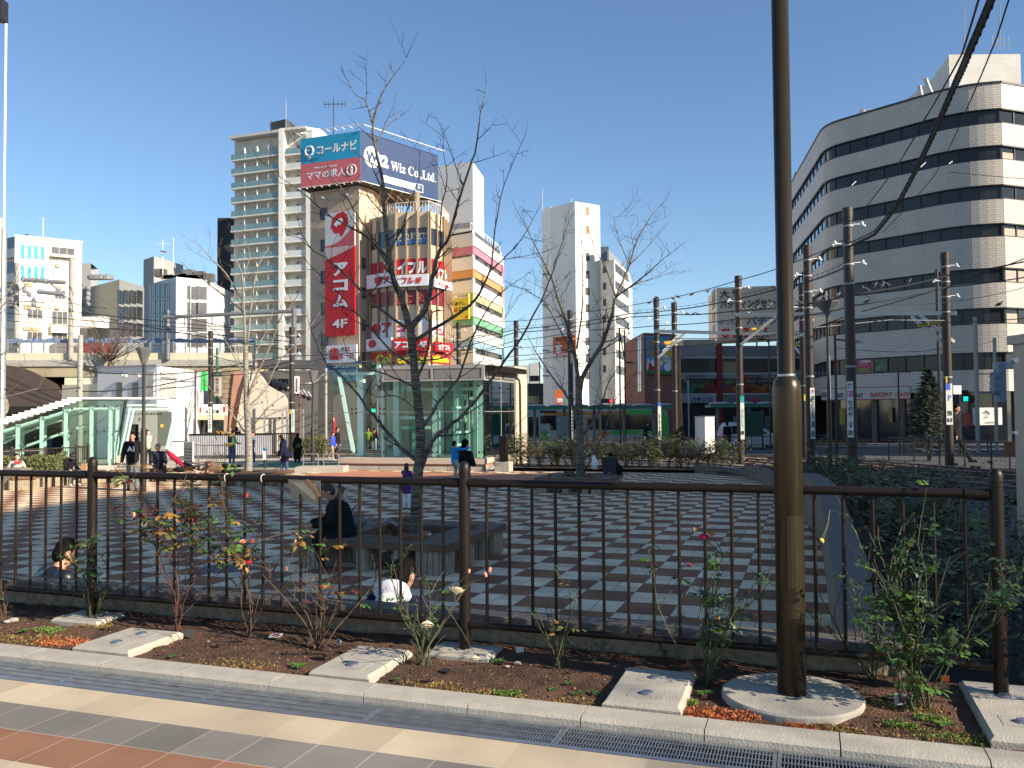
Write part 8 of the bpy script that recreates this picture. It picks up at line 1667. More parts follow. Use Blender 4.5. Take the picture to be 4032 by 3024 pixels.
t=thing('traffic_signal','horizontal traffic signal with red light lit, behind the right tree','traffic light',tuple(at(2390,1579,84)));c=at(2390,1579,84);mb=MB();mb.box(c,(1.25,.3,.42),0,.05);mb.build('head',m_dark,t);mb=MB();mb.cyl(c+Vector((.4,-.16,0)),c+Vector((.4,-.2,0)),.17,n=14);mb.build('red_light',M('signal_red',(1.0,.04,.04),.5,0,0,emit=1.6),t);mb=MB();mb.cyl((c.x+.7,c.y,gz(84)),(c.x+.7,c.y,c.z+.5),.09,n=8);mb.build('pole',m_grey,t)
# ------------------------------------------------------------------ overhead cables
m_cable=M('cable_black',(.012,.012,.013),.6,0,0)
def cable(label,pts,r=.012,sag=.0,loops=0,mat=None,second=None,sub_=8):
 P0=[at(x,y,Y)for x,y,Y in pts];out=[]
 for i in range(len(P0)-1):
  L=(P0[i+1]-P0[i]).length
  for k in range(sub_):f=k/sub_;p=P0[i].lerp(P0[i+1],f);p.z-=sag*L*4*f*(1-f)*.02;out.append(p)
 out.append(P0[-1]);t=thing('overhead_cable',label,'cable',tuple(P0[0]),'overhead cables');mb=MB();mb.tube(out,r*(1.5 if P0[0].y>30 else 1.1),5);mb.build('wire',mat or m_cable,t)
 if loops:
  mb=MB();acc=0;nx=loops;up=second or.16;top=[p+Vector((0,0,up))for p in out];mb.tube(top,r*.45,4)
  for i in range(1,len(out)):
   seg=(out[i]-out[i-1]).length;n=max(1,int(seg/loops))
   for k in range(n):p=out[i-1].lerp(out[i],k/n);mb.tube([p+Vector((0,0,up)),p+Vector((.05,0,up*.5)),p+Vector((.03,0,-r)),p+Vector((-.04,0,0)),p+Vector((0,0,up))],r*.35,4)
  mb.build('hanger_loops',m_cable,t)
 return t
N5=lambda x,y:r5(x,y)
cable('thickest black cable bundle sweeping down from the top right corner',[(3930,-60,9.5),(*N5(1740,150),11.5),(*N5(1630,400),13.5),(*N5(1350,1020),18),(*N5(1150,1400),22),(*N5(950,1659),26),(3345,970,28)],.035,.3,.28,second=.12)
cable('thinner twisted cable left of the thick bundle, top right',[(3870,-60,10),(*N5(1690,130),12.5),(*N5(1370,690),17),(*N5(1140,1080),21),(*N5(800,1520),27),(3346,870,28)],.014,.2)
cable('thin single wire right of the thick bundle, top right',[(3990,-60,9),(*N5(1980,0),10),(*N5(1560,970),18),(*N5(1450,1170),21),(*N5(1020,1640),28)],.009,.2)
cable('thin wire crossing the office windows at the far right',[(*N5(1560,1130),20),(*N5(2230,1190),17)],.006)
cable('top messenger wire rising right over the pole tops',[(1900,1265,63),(2033,1264,61),(2246,1235,54),(2587,1183,48.5),(2911,1102,40.5),(3185,1010,33.5),(3346,930,28)],.014,.5)
cable('looped cable pair across the middle poles',[(1149,1402,52),(1500,1380,58),(1806,1345,62),(2033,1296,61),(2246,1272,54),(2480,1235,50),(2657,1220,50),(2911,1175,40.5),(3090,1130,36),(3185,1108,33.5),(3346,1045,28)],.02,.3,.7)
cable('lower black cable across the middle poles',[(1149,1440,52),(1500,1415,58),(1806,1370,62),(2033,1308,61),(2246,1288,54),(2480,1248,50),(2657,1238,50),(2911,1222,40.5),(3185,1195,33.5),(3346,1160,28),(3728,1085,35),(4080,1020,30)],.02,.4)
cable('black cable at sign-plate height across the middle',[(829,1400,57),(1149,1470,52),(1500,1450,58),(1806,1400,62),(2033,1340,61),(2300,1300,54),(2587,1282,48.5),(2911,1255,40.5),(3185,1240,33.5),(3346,1205,28),(3728,1130,35),(4080,1085,30)],.016,.4)
cable('contact wire below the pale beams',[(2033,1370,61),(2300,1345,55),(2587,1330,48),(2911,1330,41),(3260,1290,36),(3728,1270,35),(4080,1250,30)],.012,.3)
cable('lower contact wire in front of the poster building',[(2000,1420,62),(2300,1395,55),(2587,1370,48),(2911,1342,41),(3100,1310,38)],.012,.4)
cable('wire passing in front of the game hall',[(2480,1480,54),(2700,1400,50),(2911,1375,44),(3100,1350,40)],.009,.5)
cable('wires crossing the red shop signs',[(1149,1520,52),(1400,1480,55),(1806,1437,62),(2033,1400,61),(2246,1372,54)],.016,.6)
cable('lowest black cable above the elevator roof',[(829,1480,57),(1149,1442,52),(1400,1425,55),(1720,1398,60),(2033,1360,61)],.018,.9)
cable('looped cable in front of the white annex',[(316,1455,50),(400,1468,50),(600,1475,51),(829,1458,57.5),(960,1430,56),(1149,1400,52)],.022,.3,.5,second=.10)
cable('second cable in front of the white annex',[(300,1540,50),(420,1540,50),(600,1522,51),(829,1470,57.5),(1149,1425,52)],.022,.4)
for i,(x0,y0,x1,y1,Y0,Y1)in enumerate(((290,1100,700,1375,66,64),(290,1150,640,1370,66,64),(290,1190,560,1360,66,64),(70,1160,420,1215,66,66),(0,1190,900,1290,62,60),(0,1230,900,1300,62,60),(0,1260,900,1320,62,60),(400,1250,1149,1380,60,52),(640,1230,1149,1330,66,52),(640,1290,1149,1345,64,52))):
 cable(['high','second','third','short','fourth','fifth','sixth','seventh','eighth','ninth'][i]+' thin wire crossing in front of the grey buildings at left',[(x0,y0,Y0),(x1,y1,Y1)],.018,.3,mat=M('wire_grey',(.12,.12,.13),.6,0,0)if i<3 else None)
cable('low sagging wire over the stair shelter',[(-30,1528,40),(120,1535,44),(320,1525,50)],.018,.5);cable('wires over the conifer',[(3346,1130,28),(3500,1200,32),(3728,1190,35),(4080,1120,28)],.010,.5);cable('wire from the slim post to the right edge',[(3290,1370,52),(3500,1385,48),(3728,1370,36),(3919,1340,50)],.012,.3);cable('thin wire across the lower office windows',[(3212,1290,34),(3500,1260,35),(3728,1262,35.4)],.008,0,mat=m_grey)
cable('sloping wire behind the beams at the right',[(3100,1330,42),(3346,1240,40),(3728,1130,36),(4080,1000,30)],.014,.2)
# ------------------------------------------------------------------ pigeons
m_pg=M('pigeon_grey',(.16,.16,.18),.8,0,.3,30);m_pgd=M('pigeon_dark',(.06,.06,.075),.7,0,.3,30)
def pigeon():
 t=thing('pigeon','','bird',(0,0,0),'pigeons perched on poles and cables');mb=MB();q=Quaternion((0,1,0),radians(-25));mb.ell((0,0,.10),(.13,.065,.07),12,8,q);mb.caps((.09,0,.15),(.12,0,.20),.04,.034,8);mb.ell((.125,0,.215),(.036,.03,.032),8,6);mb.caps((-.10,0,.06),(-.19,0,.02),.038,.018,8);o=mb.build('body',m_pg,t);remesh(o,.012,1)
 mb=MB();[mb.ell((-.02,s*.055,.11),(.12,.02,.05),10,6,Quaternion((0,1,0),radians(-20)))for s in(-1,1)];mb.build('wing',m_pgd,t);mb=MB();mb.tube([(.155,0,.212),(.18,0,.204)],[.009,.003],5);mb.build('beak',m_dark,t);mb=MB();[mb.cyl((.02,s*.02,.04),(.025,s*.02,-.005),.006,n=5)for s in(-1,1)];mb.build('feet',M('feet_pink',(.4,.1,.08),.7),t);reg(t);return t
pg=pigeon();sp=[]
spots=[(r6(130,312),49,'on the top wire left of the leftmost brown pole with blue tag'),(r6(190,268),48.5,'on top of the pole with the blue tag'),(r6(348,310),50.5,'on top of the pipe-cluster pole'),(r6(332,278),47.5,'left of a touching pair on the top wire'),(r6(375,262),47.2,'right of a touching pair on the top wire'),(r6(498,240),45.5,'alone on the top wire between pair and signboard'),(r6(638,212),43.5,'on the top wire at the corner of the white signboard'),(r6(458,410),48.5,'first on the looped cable'),(r6(508,412),48,'second on the looped cable'),(r6(546,412),47.5,'third on the looped cable'),(r6(860,392),41.5,'left of the teal-plate pole'),(r6(950,385),40,'just right of the teal-plate pole'),(r6(988,380),39.5,'second right of the teal-plate pole'),(r6(1025,372),39,'third right of the teal-plate pole'),(r6(1065,355),38.5,'fourth right of the teal-plate pole'),(r6(1105,362),38.2,'fifth right of the teal-plate pole'),(r6(1150,355),37.8,'sixth right of the teal-plate pole'),(r6(1180,332),37.5,'last before the lamp pole'),(r6(1432,312),34,'right of the lamp pole'),(r6(1593,285),32,'left of three pigeons before the office windows'),(r6(1655,262),31.5,'middle of three pigeons before the office windows'),(r6(1762,245),30.5,'pale one beside the thickest pole'),(r6(2010,195),30,'preening, right of the thickest pole'),(r6(2078,162),30.5,'second right of the thickest pole'),(r6(2140,170),31,'third right of the thickest pole'),(r6(2185,150),31.5,'fourth right of the thickest pole'),(r6(2025,300),31,'alone on the lower wire before the office'),(r7(828,20),33,'alone before the dark office window'),(r4(545,1048),54,'on the pole behind the right tree'),(r4(1013,1118),56,'on the slim post beside the cream office wing'),(r7(1625,215),30,'flapping on the wire at the far right'),(r6(1215,180),40,'against the lamp pole edge')]
R_=random.Random(6)
for i,((sx,sy),Y,lb)in enumerate(spots):
 p=at(sx,sy,Y);p.z-=.08;o=pg if i==0 else dup(pg,p,0,None,.8);o.location=p;o.scale=(.8,)*3;o.rotation_euler=(0,0,R_.choice((0,pi))+R_.uniform(-.6,.6));o['label']='grey pigeon perched '+lb
# ------------------------------------------------------------------ bus, shelters, van, cabinets
YB=76.0
def wheel(mb,mr,c,r,w_=.25):
 mb.cyl(Vector(c)+Vector((0,-w_/2,0)),Vector(c)+Vector((0,w_/2,0)),r,n=20);mr.cyl(Vector(c)+Vector((0,-w_/2-.01,0)),Vector(c)+Vector((0,w_/2,0)),r*.55,n=14)
xb0=at(1960,1640,YB).x;xb1=at(2632,1640,YB).x;zb=gz(YB)+.012;zt_=topz(2300,1612,YB);t=thing('bus','green, orange and white city bus stopped behind the bus shelter','bus',((xb0+xb1)/2,YB,zb))
m_bw=M('bus_white',(.36,.38,.35),.4,0,.03);m_bg=M('bus_green',(.05,.36,.06),.35,0,.03);m_bo=M('bus_orange',(.50,.19,.02),.4,0,.03);m_bgl=M('bus_glass',(.012,.015,.016),.08,0,.2,.5)
X=lambda sx:at(sx,1640,YB).x;Zb=lambda sy:at(2300,sy,YB).z
mb=MB();prof=[(xb0,zb+.35),(xb0,zt_-.35),(xb0+.2,zt_-.05),(xb0+.6,zt_),(xb1-.6,zt_),(xb1-.15,zt_-.2),(xb1,zt_-1.0),(xb1+.03,zb+.35)];k=len(prof);mb.add([(x,YB,z)for x,z in prof]+[(x,YB+2.4,z)for x,z in prof],[tuple(range(k)),tuple(range(k,2*k))[::-1]]+[(i,(i+1)%k,k+(i+1)%k,k+i)for i in range(k)]);mb.build('body',m_bw,t)
Fb_=Fac(Vector((xb0,YB,0)),Vector((xb1,YB,0)));q=lambda sx:X(sx)-xb0
fpart(Fb_,t,'orange_band',[(q(2145),q(2470),Zb(1634),Zb(1621))],m_bo,.0,.02);fpart(Fb_,t,'green_band',[(q(2470),q(2618),Zb(1634),Zb(1615))],m_bg,.0,.02);mb=MB();mb.add([(X(2560),YB-.03,Zb(1615)),(X(2612),YB-.03,Zb(1615)),(xb1+.02,YB-.03,Zb(1655)),(xb1+.04,YB-.03,zb+.35),(X(2575),YB-.03,zb+.35),(X(2590),YB-.03,Zb(1690))],[(0,1,2,3,4,5)]);mb.build('green_tail',m_bg,t)
fpart(Fb_,t,'window_strip',[(q(2080),q(2120),Zb(1720),Zb(1640)),(q(2128),q(2295),Zb(1692),Zb(1635)),(q(2315),q(2356),Zb(1692),Zb(1650)),(q(2368),q(2600),Zb(1693),Zb(1635))],m_bgl,.0,.03)
fpart(Fb_,t,'orange_door_frame',[(q(2306),q(2313),Zb(1745),Zb(1640)),(q(2357),q(2364),Zb(1745),Zb(1640)),(q(2313),q(2357),Zb(1648),Zb(1640))],m_bo,.02,.04)
fpart(Fb_,t,'green_skirt',[(q(2410),q(2580),Zb(1712),Zb(1695)),(q(2128),q(2155),Zb(1735),Zb(1695))],m_bg,.0,.03);mb=MB();pts=[(2360,1700),(2412,1700),(2395,1712),(2370,1728),(2345,1738),(2320,1745),(2300,1745),(2340,1728),(2355,1712)];mb.add([(X(a),YB-.03,Zb(b))for a,b in pts],[tuple(range(9))]);mb.build('orange_swoosh',m_bo,t)
fpart(Fb_,t,'roof_route_sign',[(q(2125),q(2190),Zb(1625),Zb(1615))],m_blk,.0,.04);m1,m2=MB(),MB()
for sx in(2180,2545):wheel(m1,m2,(X(sx),YB+.15,zb+.47),.47)
m1 .build('wheel',m_dark,t);m2 .build('wheel_hub',m_grey,t);fpart(Fb_,t,'white_panels',[(q(2260),q(2350),Zb(1735),Zb(1695))],M('bus_cream',(.42,.40,.34),.5),.0,.025);ftext(Fb_,t,'bus_letters','ep',(q(2262),q(2285),Zb(1712),Zb(1702)),m_blk,.05,bold=.02)
def shelter(label,s0,s1,sy,Y,n,panel=None):
 a=at(s0,sy,Y);b=at(s1,sy,Y);g=gz(Y);t=thing('bus_shelter',label,'bus shelter',((a.x+b.x)/2,Y,g),'green-roofed bus shelters');mb=MB();mb.box(((a.x+b.x)/2,Y,a.z),(b.x-a.x,2.0,.22));mb.build('green_edge',M('shelter_green',(.02,.15,.08),.5,0,.04),t);mb=MB();vs=[];k=int((b.x-a.x)/1.5)
 for i in range(k):x=a.x+(b.x-a.x)*(i+.5)/k;mb.ell((x,Y,a.z+.16),((b.x-a.x)/k*.5,1.0,.16),10,6)
 mb.build('roof_bubbles',M('shelter_roof',(.22,.25,.25),.3,.2,.05),t)
 for i in range(n):x=a.x+(b.x-a.x)*(i+.3)/n;mb=MB();mb.box((x,Y,(g+a.z)/2),(.22,.22,a.z-g));mb.build('column',M('shelter_column',(.16,.17,.165),.6),t)
 return t
shelter('long green-edged bus shelter in front of the bus',2070,2655,1608,68,5);t=shelter('green-edged bus shelter left of the lamp pole',2787,3160,1599,66,3)
mb=MB();a,b=at(2932,1620,61),at(3003,1716,61);mb.box(((a.x+b.x)/2,61,(a.z+b.z)/2),(b.x-a.x,.1,a.z-b.z));mb.cyl((b.x,61,gz(61)),(b.x,61,a.z+.1),.07,n=6);mb.cyl((a.x,61,gz(61)),(a.x,61,a.z),.05,n=6);tag(mb.build('green_board',M('green_board',(.005,.055,.024),.6,0,.05),org=(a.x,61,gz(61))),'dark green panel standing beside the second shelter','panel')
t=thing('timetable_board','pale timetable board in the long bus shelter','notice board',tuple(at(2213,1677,67)));a,b=at(2190,1640,67),at(2237,1714,67);mb=MB();mb.box(((a.x+b.x)/2,67,(a.z+b.z)/2),(b.x-a.x,.08,a.z-b.z));mb.cyl((a.x+.1,67,gz(67)),(a.x+.1,67,a.z),.04,n=5);mb.build('board',M('map_paper',(.20,.22,.21),.6,0,.25,3),t);a,b=at(2127,1668,67),at(2166,1695,67);mb=MB();mb.box(((a.x+b.x)/2,67,(a.z+b.z)/2),(b.x-a.x,.06,a.z-b.z));mb.build('small_board',M('paper2',(.28,.30,.28),.6,0,.1),t)
# vending style orange shopfront panel
t=thing('orange_shop_banner','tall orange banner with blue and white label behind the right tree','banner',tuple(at(2200,1560,90)));F=Fac(at(2186,1560,90),at(2216,1560,90));r_=F.rect((2186,1535),(2216,1598));fpart(F,t,'board',[r_],M('orange_board',(.50,.10,.03),.6,0,.1),0,.1);fpart(F,t,'blue_label',[sub(r_,.25,.95,.55,.75)],m_wt,.1,.12);ftext(F,t,'label_letters','カラオケ',sub(r_,.3,.9,.6,.7),M('label_blue',(.02,.2,.5),.5),.13,bold=.03);fpart(F,t,'pole',[sub(r_,.45,.55,1,2.2)],m_grey,0,.05)
# van
YV_=63.5;xv0,xv1=at(2836,1680,YV_).x,at(2950,1680,YV_).x;zv=gz(YV_)+.012;t=thing('white_van','white minivan parked in front of the game hall','van',((xv0+xv1)/2,YV_,zv));L=xv1-xv0+1.6;hgt=1.85;prof=[(0,.35),(-.02,.95),(.12,1.55),(.35,1.80),(.8,hgt),(2.2,hgt-.02),(2.75,1.62),(3.35,1.12),(3.95,1.0),(4.2,.78),(4.25,.35)];sc_=1.0;mb=MB();k=len(prof)
def vloft(mb,prof,w_):
 ins=[(x,z,w_/2-(.16 if z>1.2 else.0))for x,z in prof];mb.add([(xv0+x,YV_-i_,zv+z)for x,z,i_ in ins]+[(xv0+x,YV_+i_,zv+z)for x,z,i_ in ins],[tuple(range(k)),tuple(range(k,2*k))[::-1]]+[(i,(i+1)%k,k+(i+1)%k,k+i)for i in range(k)])
vloft(mb,prof,1.75);o=mb.build('body',M('van_white',(.55,.55,.56),.3,0,.02,spec=.6),t);bv=o.modifiers.new('bevel','BEVEL');bv.width=.07;bv.segments=2
mb=MB()
for(x0,x1,x2,x3)in((.2,1.15,1.15,.42),(1.22,2.35,2.25,1.22)):mb.add([(xv0+x0,YV_-.90,zv+1.08),(xv0+x1,YV_-.90,zv+1.08),(xv0+x2,YV_-.80,zv+1.66),(xv0+x3,YV_-.80,zv+1.66)],[(0,1,2,3)])
mb.add([(xv0+2.42,YV_-.90,zv+1.08),(xv0+3.2,YV_-.90,zv+1.08),(xv0+2.6,YV_-.80,zv+1.6),(xv0+2.4,YV_-.80,zv+1.62)],[(0,1,2,3)]);mb.add([(xv0+2.8,YV_-.66,zv+1.62),(xv0+3.4,YV_-.76,zv+1.13),(xv0+3.4,YV_+.76,zv+1.13),(xv0+2.8,YV_+.66,zv+1.62)],[(0,1,2,3)]);mb.build('window',m_pane,t)
m1,m2=MB(),MB();[wheel(m1,m2,(xv0+x,YV_-.72,zv+.33),.33,.2)for x in(.75,3.4)];m1 .build('wheel',m_dark,t);m2 .build('wheel_rim',m_grey,t);mb=MB();mb.ell((xv0+4.05,YV_-.7,zv+.82),(.2,.14,.1));mb.build('headlight',M('headlight',(.5,.55,.6),.1,.5,0),t)
# bicycle for the cyclist
c=Vector((at(2541,1720,67).x,67,gz(67)+.01));t=thing('bicycle','bicycle ridden by the person in navy past the bus','bicycle',tuple(c))
for dx in(-.55,.55):mb=MB();mb.tube([c+Vector((dx+.33*cos(a*pi/10),0,.34+.33*sin(a*pi/10)))for a in range(21)],.02,5);[mb.cyl(c+Vector((dx,0,.34)),c+Vector((dx+.32*cos(a*pi/4),0,.34+.32*sin(a*pi/4))),.004,n=3)for a in range(8)];mb.build('wheel',m_dark,t)
mb=MB();P_=lambda x,z:c+Vector((x,0,z));mb.tube([P_(-.55,.34),P_(-.2,.85),P_(.4,.85),P_(.0,.32),P_(-.2,.85)],.02,5);mb.tube([P_(.55,.34),P_(.4,1.0),P_(.28,1.05)],.02,5);mb.tube([P_(-.55,.34),P_(0,.32)],.015,5);mb.build('frame',m_grey,t);mb=MB();mb.ell(P_(-.22,.93),(.13,.08,.04));mb.build('saddle',m_dark,t)
# white cabinet by the tracks, small things
F=Fac(at(2738,1700,50),at(2778,1700,49));t=thing('white_cabinet','tall white equipment cabinet behind the rose bed','cabinet',tuple(gat(2778,49.5)));a,b,c_=gat(2738,50.6),gat(2778,49.2),gat(2815,50.4);zt_=topz(2778,1643,49.2);mb=MB();mb.prism([(a.x,a.y),(b.x,b.y),(c_.x,c_.y),(a.x+c_.x-b.x,a.y+c_.y-b.y)],gz(50),zt_);mb.build('body',m_whitew,t);mb=MB();mb.prism([(a.x-.05,a.y),(b.x,b.y-.06),(c_.x+.05,c_.y),(a.x+c_.x-b.x,a.y+c_.y-b.y+.05)],zt_,zt_+.05);mb.build('lid',m_grey,t);F=Fac(b,c_);fpart(F,t,'door_seam',[(.08,.1,gz(50)+.2,zt_-.1),(F.L-.1,F.L-.08,gz(50)+.2,zt_-.1)],m_grey,0,.01)
F=Fac(gat(2722,50),gat(2737,50));t=thing('small_box','small tan box left of the white cabinet','box',tuple(gat(2728,50)));p=gat(2729,50);mb=MB();mb.box(p+Vector((0,0,.25)),(.24,.3,.5));mb.build('body',m_redb,t);mb=MB();mb.box(p+Vector((0,0,.54)),(.28,.34,.07));mb.build('lid',m_concd,t)
t=thing('signal_cabinet','beige metal cabinet cut by the right edge of the view','cabinet',tuple(at(4060,1900,9)));a=at(3989,1400,9.6);zt_=topz(4000,1322,9);zl=topz(4000,2400,9);mb=MB();m_bei=M('beige_metal',(.42,.35,.27),.5,.1,.06,3);mb.box((a.x+.4,9.3,(zt_+zl)/2),(.8,.6,zt_-zl),0,.01);mb.build('body',m_bei,t);mb=MB();mb.box((a.x+.4,9.3,zt_+.0),(.88,.7,.10),0,.01);mb.build('lid',m_bei,t);mb=MB();mb.cyl(at(3990,1418,8.96),at(4002,1418,8.9),.03,n=8);mb.cyl(at(3990,1705,8.96),at(4002,1705,8.9),.02,n=8);mb.build('bolts',m_steel,t)
p=at(3975,1766,31);mb=MB();mb.box(p,(.34,.12,.5));mb.cyl(p,Vector((p.x,p.y,gz(31))),.03,n=6);tag(mb.build('plaque',m_woode,org=tuple(p)),'brown box on the mesh fence at the right','box')
# ------------------------------------------------------------------ tram tracks
cl=[(17.5,14),(16.6,22),(15.5,30),(14.4,37),(12.2,44),(8.0,50),(2,54.5),(-6,57.5),(-16,59.5),(-40,61.5),(-70,62)]
cl=smoothpath([Vector((x,y,0))for x,y in cl],8);mb_b=MB();rails=[];R_=random.Random(2)
def offs(d):
 out=[]
 for i,p in enumerate(cl):
  a=cl[max(0,i-1)];b=cl[min(len(cl)-1,i+1)];t_=(b-a).normalized();n_=Vector((t_.y,-t_.x,0));q=p+n_*d;out.append(Vector((q.x,q.y,gz(q.y))))
 return out
L_,R2=offs(-3.6),offs(3.6);m_ball=speckle('ballast',(.16,.14,.12),(.34,.31,.28),22,.55,.95,1.0)
mb_b.add([p+Vector((0,0,.03))for p in L_]+[p+Vector((0,0,.03))for p in R2],[(i,i+1,len(L_)+i+1,len(L_)+i)for i in range(len(L_)-1)]);struct(mb_b.build('track_ballast',m_ball))
for k,c0 in enumerate((-1.75,1.75)):
 t=thing('tram_track',['far tram track curving past the roses','near tram track curving past the roses'][k],'railway track',tuple(cl[10]),'tram tracks')
 for s in(-.69,.69):o_=offs(c0+s);mb=MB();mb.tube([p+Vector((0,0,.17))for p in o_],.045,4);mb.build('rail',M('rail_steel',(.10,.065,.045),.5,.5,.2,5),t);mb=MB();mb.tube([p+Vector((0,0,.205))for p in o_],.018,4);mb.build('rail_head',m_steel,t)
 mb=MB();acc=0;oo=offs(c0)
 for i in range(1,len(oo)):
  seg=oo[i]-oo[i-1];n=max(1,int(seg.length/.7));a_=atan2(seg.y,seg.x)
  for j in range(n):p=oo[i-1].lerp(oo[i],j/n);mb.box(p+Vector((0,0,.07)),(.22,2.2,.12),a_)
 mb.build('sleepers',M('sleeper',(.13,.10,.08),.9,0,.3,2),t)
mb=MB()
oo=offs(-4.3);[mb.cyl(oo[i]+Vector((0,0,.12)),oo[i+1]+Vector((0,0,.12)),.14,n=8)for i in range(24)];tag(mb.build('cable_duct',m_brown,org=tuple(oo[0])),'dark tube running along the outer side of the tracks','duct')
def meshfence(label,pts,h,mat,rail=.03,wire=.12,group='fences along the tracks'):
 t=thing('mesh_fence',label,'fence',tuple(pts[0]),group);mb=MB();mw_=MB();ml=MB();u=Vector((0,0,1))
 for i in range(len(pts)-1):
  a,b=pts[i],pts[i+1];mb.cyl(a+u*h,b+u*h,rail,n=6);ml.cyl(a,a+u*(h+.05),rail*1.2,n=6);n=int((b-a).length/wire)
  for k in range(n):p=a.lerp(b,k/n);mw_.box(p+u*h/2,(.008,.008,h))
  for k in range(1,8):mw_.tube([a+u*h*k/8,b+u*h*k/8],.005,3)
 ml.cyl(pts[-1],pts[-1]+u*(h+.05),rail*1.2,n=6);mb.build('top_rail',mat,t);ml.build('posts',mat,t);mw_.build('wires',mat,t);return t
q_=[UV(3.0,5.6),UV(3.35,8),UV(3.7,11),UV(4.2,15),UV(4.2,20)];q_=[Vector((p.x,p.y,gz(p.y)+.2))for p in q_];meshfence('black mesh fence with thick top rail behind the right fence post',q_,1.25,m_dark,.035,.07)
mb=MB();a,b=q_[1],q_[2];o_=Vector((.06,.03,0));mb.quad(a+o_,b+o_,b+o_+Vector((0,0,1.1)),a+o_+Vector((0,0,1.1)));tag(mb.build('green_screen',glass('green_screen',(.10,.32,.26),.03,.5),org=tuple(a)),'green screen sheet behind the black mesh fence','screen')
q_=[gat(x,43)+Vector((0,0,0))for x in(3560,3660,3760,3880,3990,4100)];meshfence('dark wire fence beyond the tracks at the right',[gat(3500,44),gat(3600,41.5),gat(3700,39),gat(3800,36.5),gat(3905,34),gat(4060,31.5)],1.15,m_dark,.03,.15)
q_=[gat(2080+i*110,57.5-abs(i-6)*.15)for i in range(12)];meshfence('dark wire fence along the pavement beyond the tracks',q_,1.0,m_dark,.025,.25)
barfence('guard_rail','low white guard rail by the street at the right',3540,3740,62,62,.8,3,m_grey,3,pr=.04);barfence('guard_rail','dark guard rail by the crossing at the right',3560,3890,52,52,1.0,4,m_dark,4,pr=.05)
a=gat(3210,62);b=gat(3460,62);hedge('flower_strip','low orange-brown planting before the bakery cafe',a.x,64,b.x,64,.6,.8,1500,M('planter_orange',(.22,.12,.03),.8,0,.5,6),9)
# garden cards, stones and bits in the bed
def tagcard(label,sx,sy,z,s_,c,rz,tilt=.6,mat2=None):
 p=onz(sx,sy,z);t=thing('plant_label',label,'label card',tuple(p),'plant labels in the rose bed');mb=MB();u=Vector((cos(rz),sin(rz),0));v=Vector((-sin(rz)*sin(tilt),cos(rz)*sin(tilt),cos(tilt)));n_=u.cross(v)*.0015
 q=[p-u*s_*.5,p+u*s_*.5,p+u*s_*.5+v*s_*.7,p-u*s_*.5+v*s_*.7];mb.hexa([x-n_ for x in q]+[x+n_ for x in q]);mb.build('card',c,t)
 if mat2:mb=MB();q=[p-u*s_*.3+v*s_*.15,p+u*s_*.3+v*s_*.15,p+u*s_*.3+v*s_*.5,p-u*s_*.3+v*s_*.5];mb.add([x-n_*2.2 for x in q],[(0,1,2,3)]);mb.add([x+n_*2.2 for x in q],[(0,1,2,3)]);mb.build('picture',mat2,t)
 return t
pkc=M('card_pink',(.45,.12,.14),.5,0,.5,90);crd=M('card_white',(.6,.58,.54),.5,0,.1)
tagcard('pale picture card lying on the soil left of the middle pad',*b5(395,1130),.0,.08,crd,-.2,1.3,pkc);tagcard('red and white card sticking up left of the middle pad',*b5(950,1190),-.01,.05,crd,-.9,.4,pkc);tagcard('white card curled behind the bare soil',*b6(768,1040),-.01,.05,crd,.1,.2);tagcard('striped pink card at the foot of the big leafy rose',*b8(425,1340),-.01,.09,crd,-.5,.8,pkc);tagcard('bright orange tag hanging beside the right fence post',*b8(637,1215),.05,.045,M('orange_tag',(.9,.16,.02),.5,0,0),-.1,.05);tagcard('dark tilted card behind the left pad',*b4(1650,1125),-.01,.07,M('card_dark',(.08,.07,.06),.5,0,.1),-.2,.2)
tagcard('dark slate label lying in the soil right of the white rose',*b6(110,1205),.0,.06,m_dark,-.4,1.45)
mb=MB();R_=random.Random(77)
for(x,y,r)in((*b4(115,975),.03),(*b4(60,990),.02),(*b4(1815,1162),.008),(*b6(657,1158),.012),(*b6(740,1130),.018),(*b7(685,1306),.012)):p=onz(x,y,-.01);mb.ell(p,(r*1.4,r,r*.6),8,6)
tag(mb.build('pebbles',m_conc),None,None,None,'stuff')
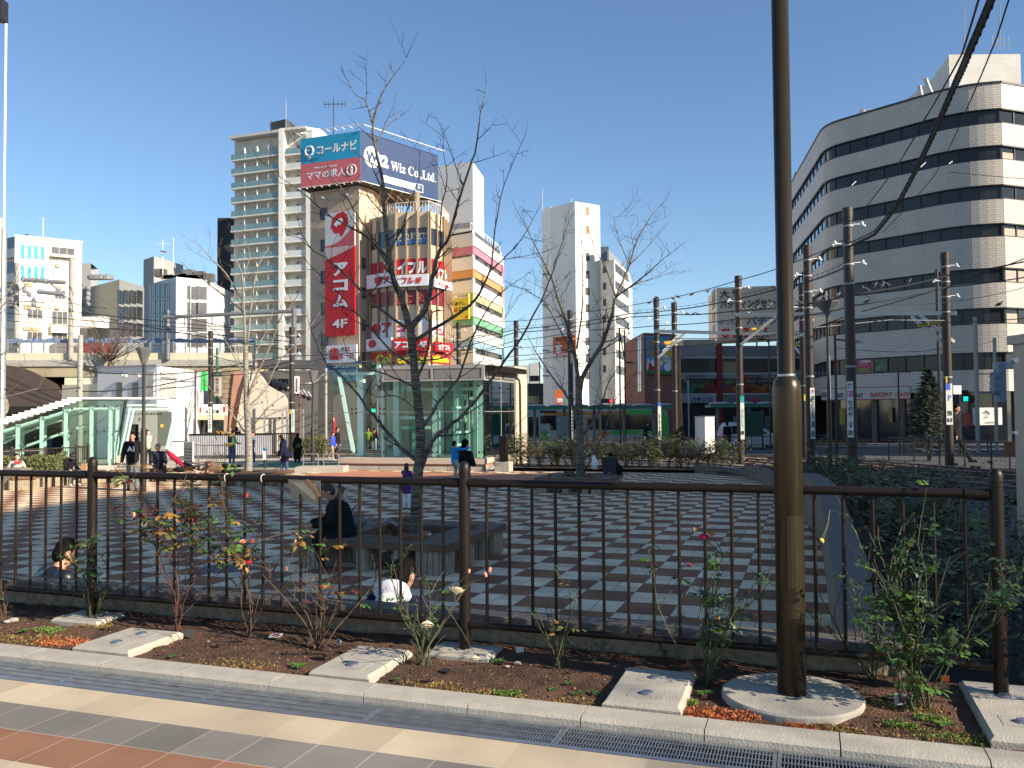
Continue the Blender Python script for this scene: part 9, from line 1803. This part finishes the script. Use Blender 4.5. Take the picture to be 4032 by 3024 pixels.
def dryleaf(label,sx,sy,z,s_,c,seed):
 p=onz(sx,sy,z);R_=random.Random(seed);mb=MB();pts=[p+Vector((R_.gauss(0,1)*s_*.3,R_.gauss(0,1)*s_*.3,abs(R_.gauss(0,.3))*s_))for _ in range(7)];c0=p+Vector((0,0,s_*.2));mb.add([c0]+pts,[(0,i,i%7+1)for i in range(1,8)]);tag(mb.build('dry_leaf',c,org=tuple(p)),label,'leaf','dry leaves on the kerb and grates')
lf=M('dry_leaf_tan',(.32,.17,.07),.8,0,.3,40)
dryleaf('dry leaf on the drain grate at the left',*b4(712,1388),-.045,.03,lf,1);dryleaf('dry leaf at the kerb foot left of middle',*b4(1250,1452),-.045,.03,lf,2);dryleaf('dry leaf on the grate before the middle pad',*b4(1545,1550),-.045,.02,lf,3);dryleaf('crumpled pale leaf with a red petal at the kerb',*b5(370,1555),-.045,.05,lf,4);dryleaf('red petal lying at the kerb, left of the middle',*b5(655,1575),-.045,.02,m_red,5);dryleaf('dry leaf at the kerb below the bare soil',*b6(215,1505),-.045,.04,lf,6);dryleaf('orange leaf on the round lamp footing',*b7(688,1306),.02,.02,lf,7);dryleaf('yellow leaf on the grate before the right pad',*b7(1160,1610),-.045,.03,M('leaf_gold',(.5,.3,.05),.7,0,.2),8)
# manhole covers
for lb,(sx,sy),r in(('round metal manhole cover left of the near bench',b4(1990,525),.42),('round manhole cover between the two right benches',b3(435,950),.42)):
 p=ong(sx,sy);t=thing('manhole_cover',lb,'manhole cover',tuple(p),'manhole covers in the plaza');mb=MB();mb.lathe([(r,.0),(r,.006),(.01,.007)],(p.x,p.y,p.z),32);mb.build('lid',M('cover_metal',(.10,.11,.115),.5,.5,.2,8),t);mb=MB();[mb.box((p.x,p.y+dy,p.z+.009),(2*sqrt(max(0,(r-.05)**2-dy*dy)),.018,.004))for dy in[-.34+.06*i for i in range(12)]];mb.build('ribs',m_hall,t)
for o in list(bpy.data.objects):
 if '_o' in o:del o['_o']
 if '_r' in o:del o['_r']
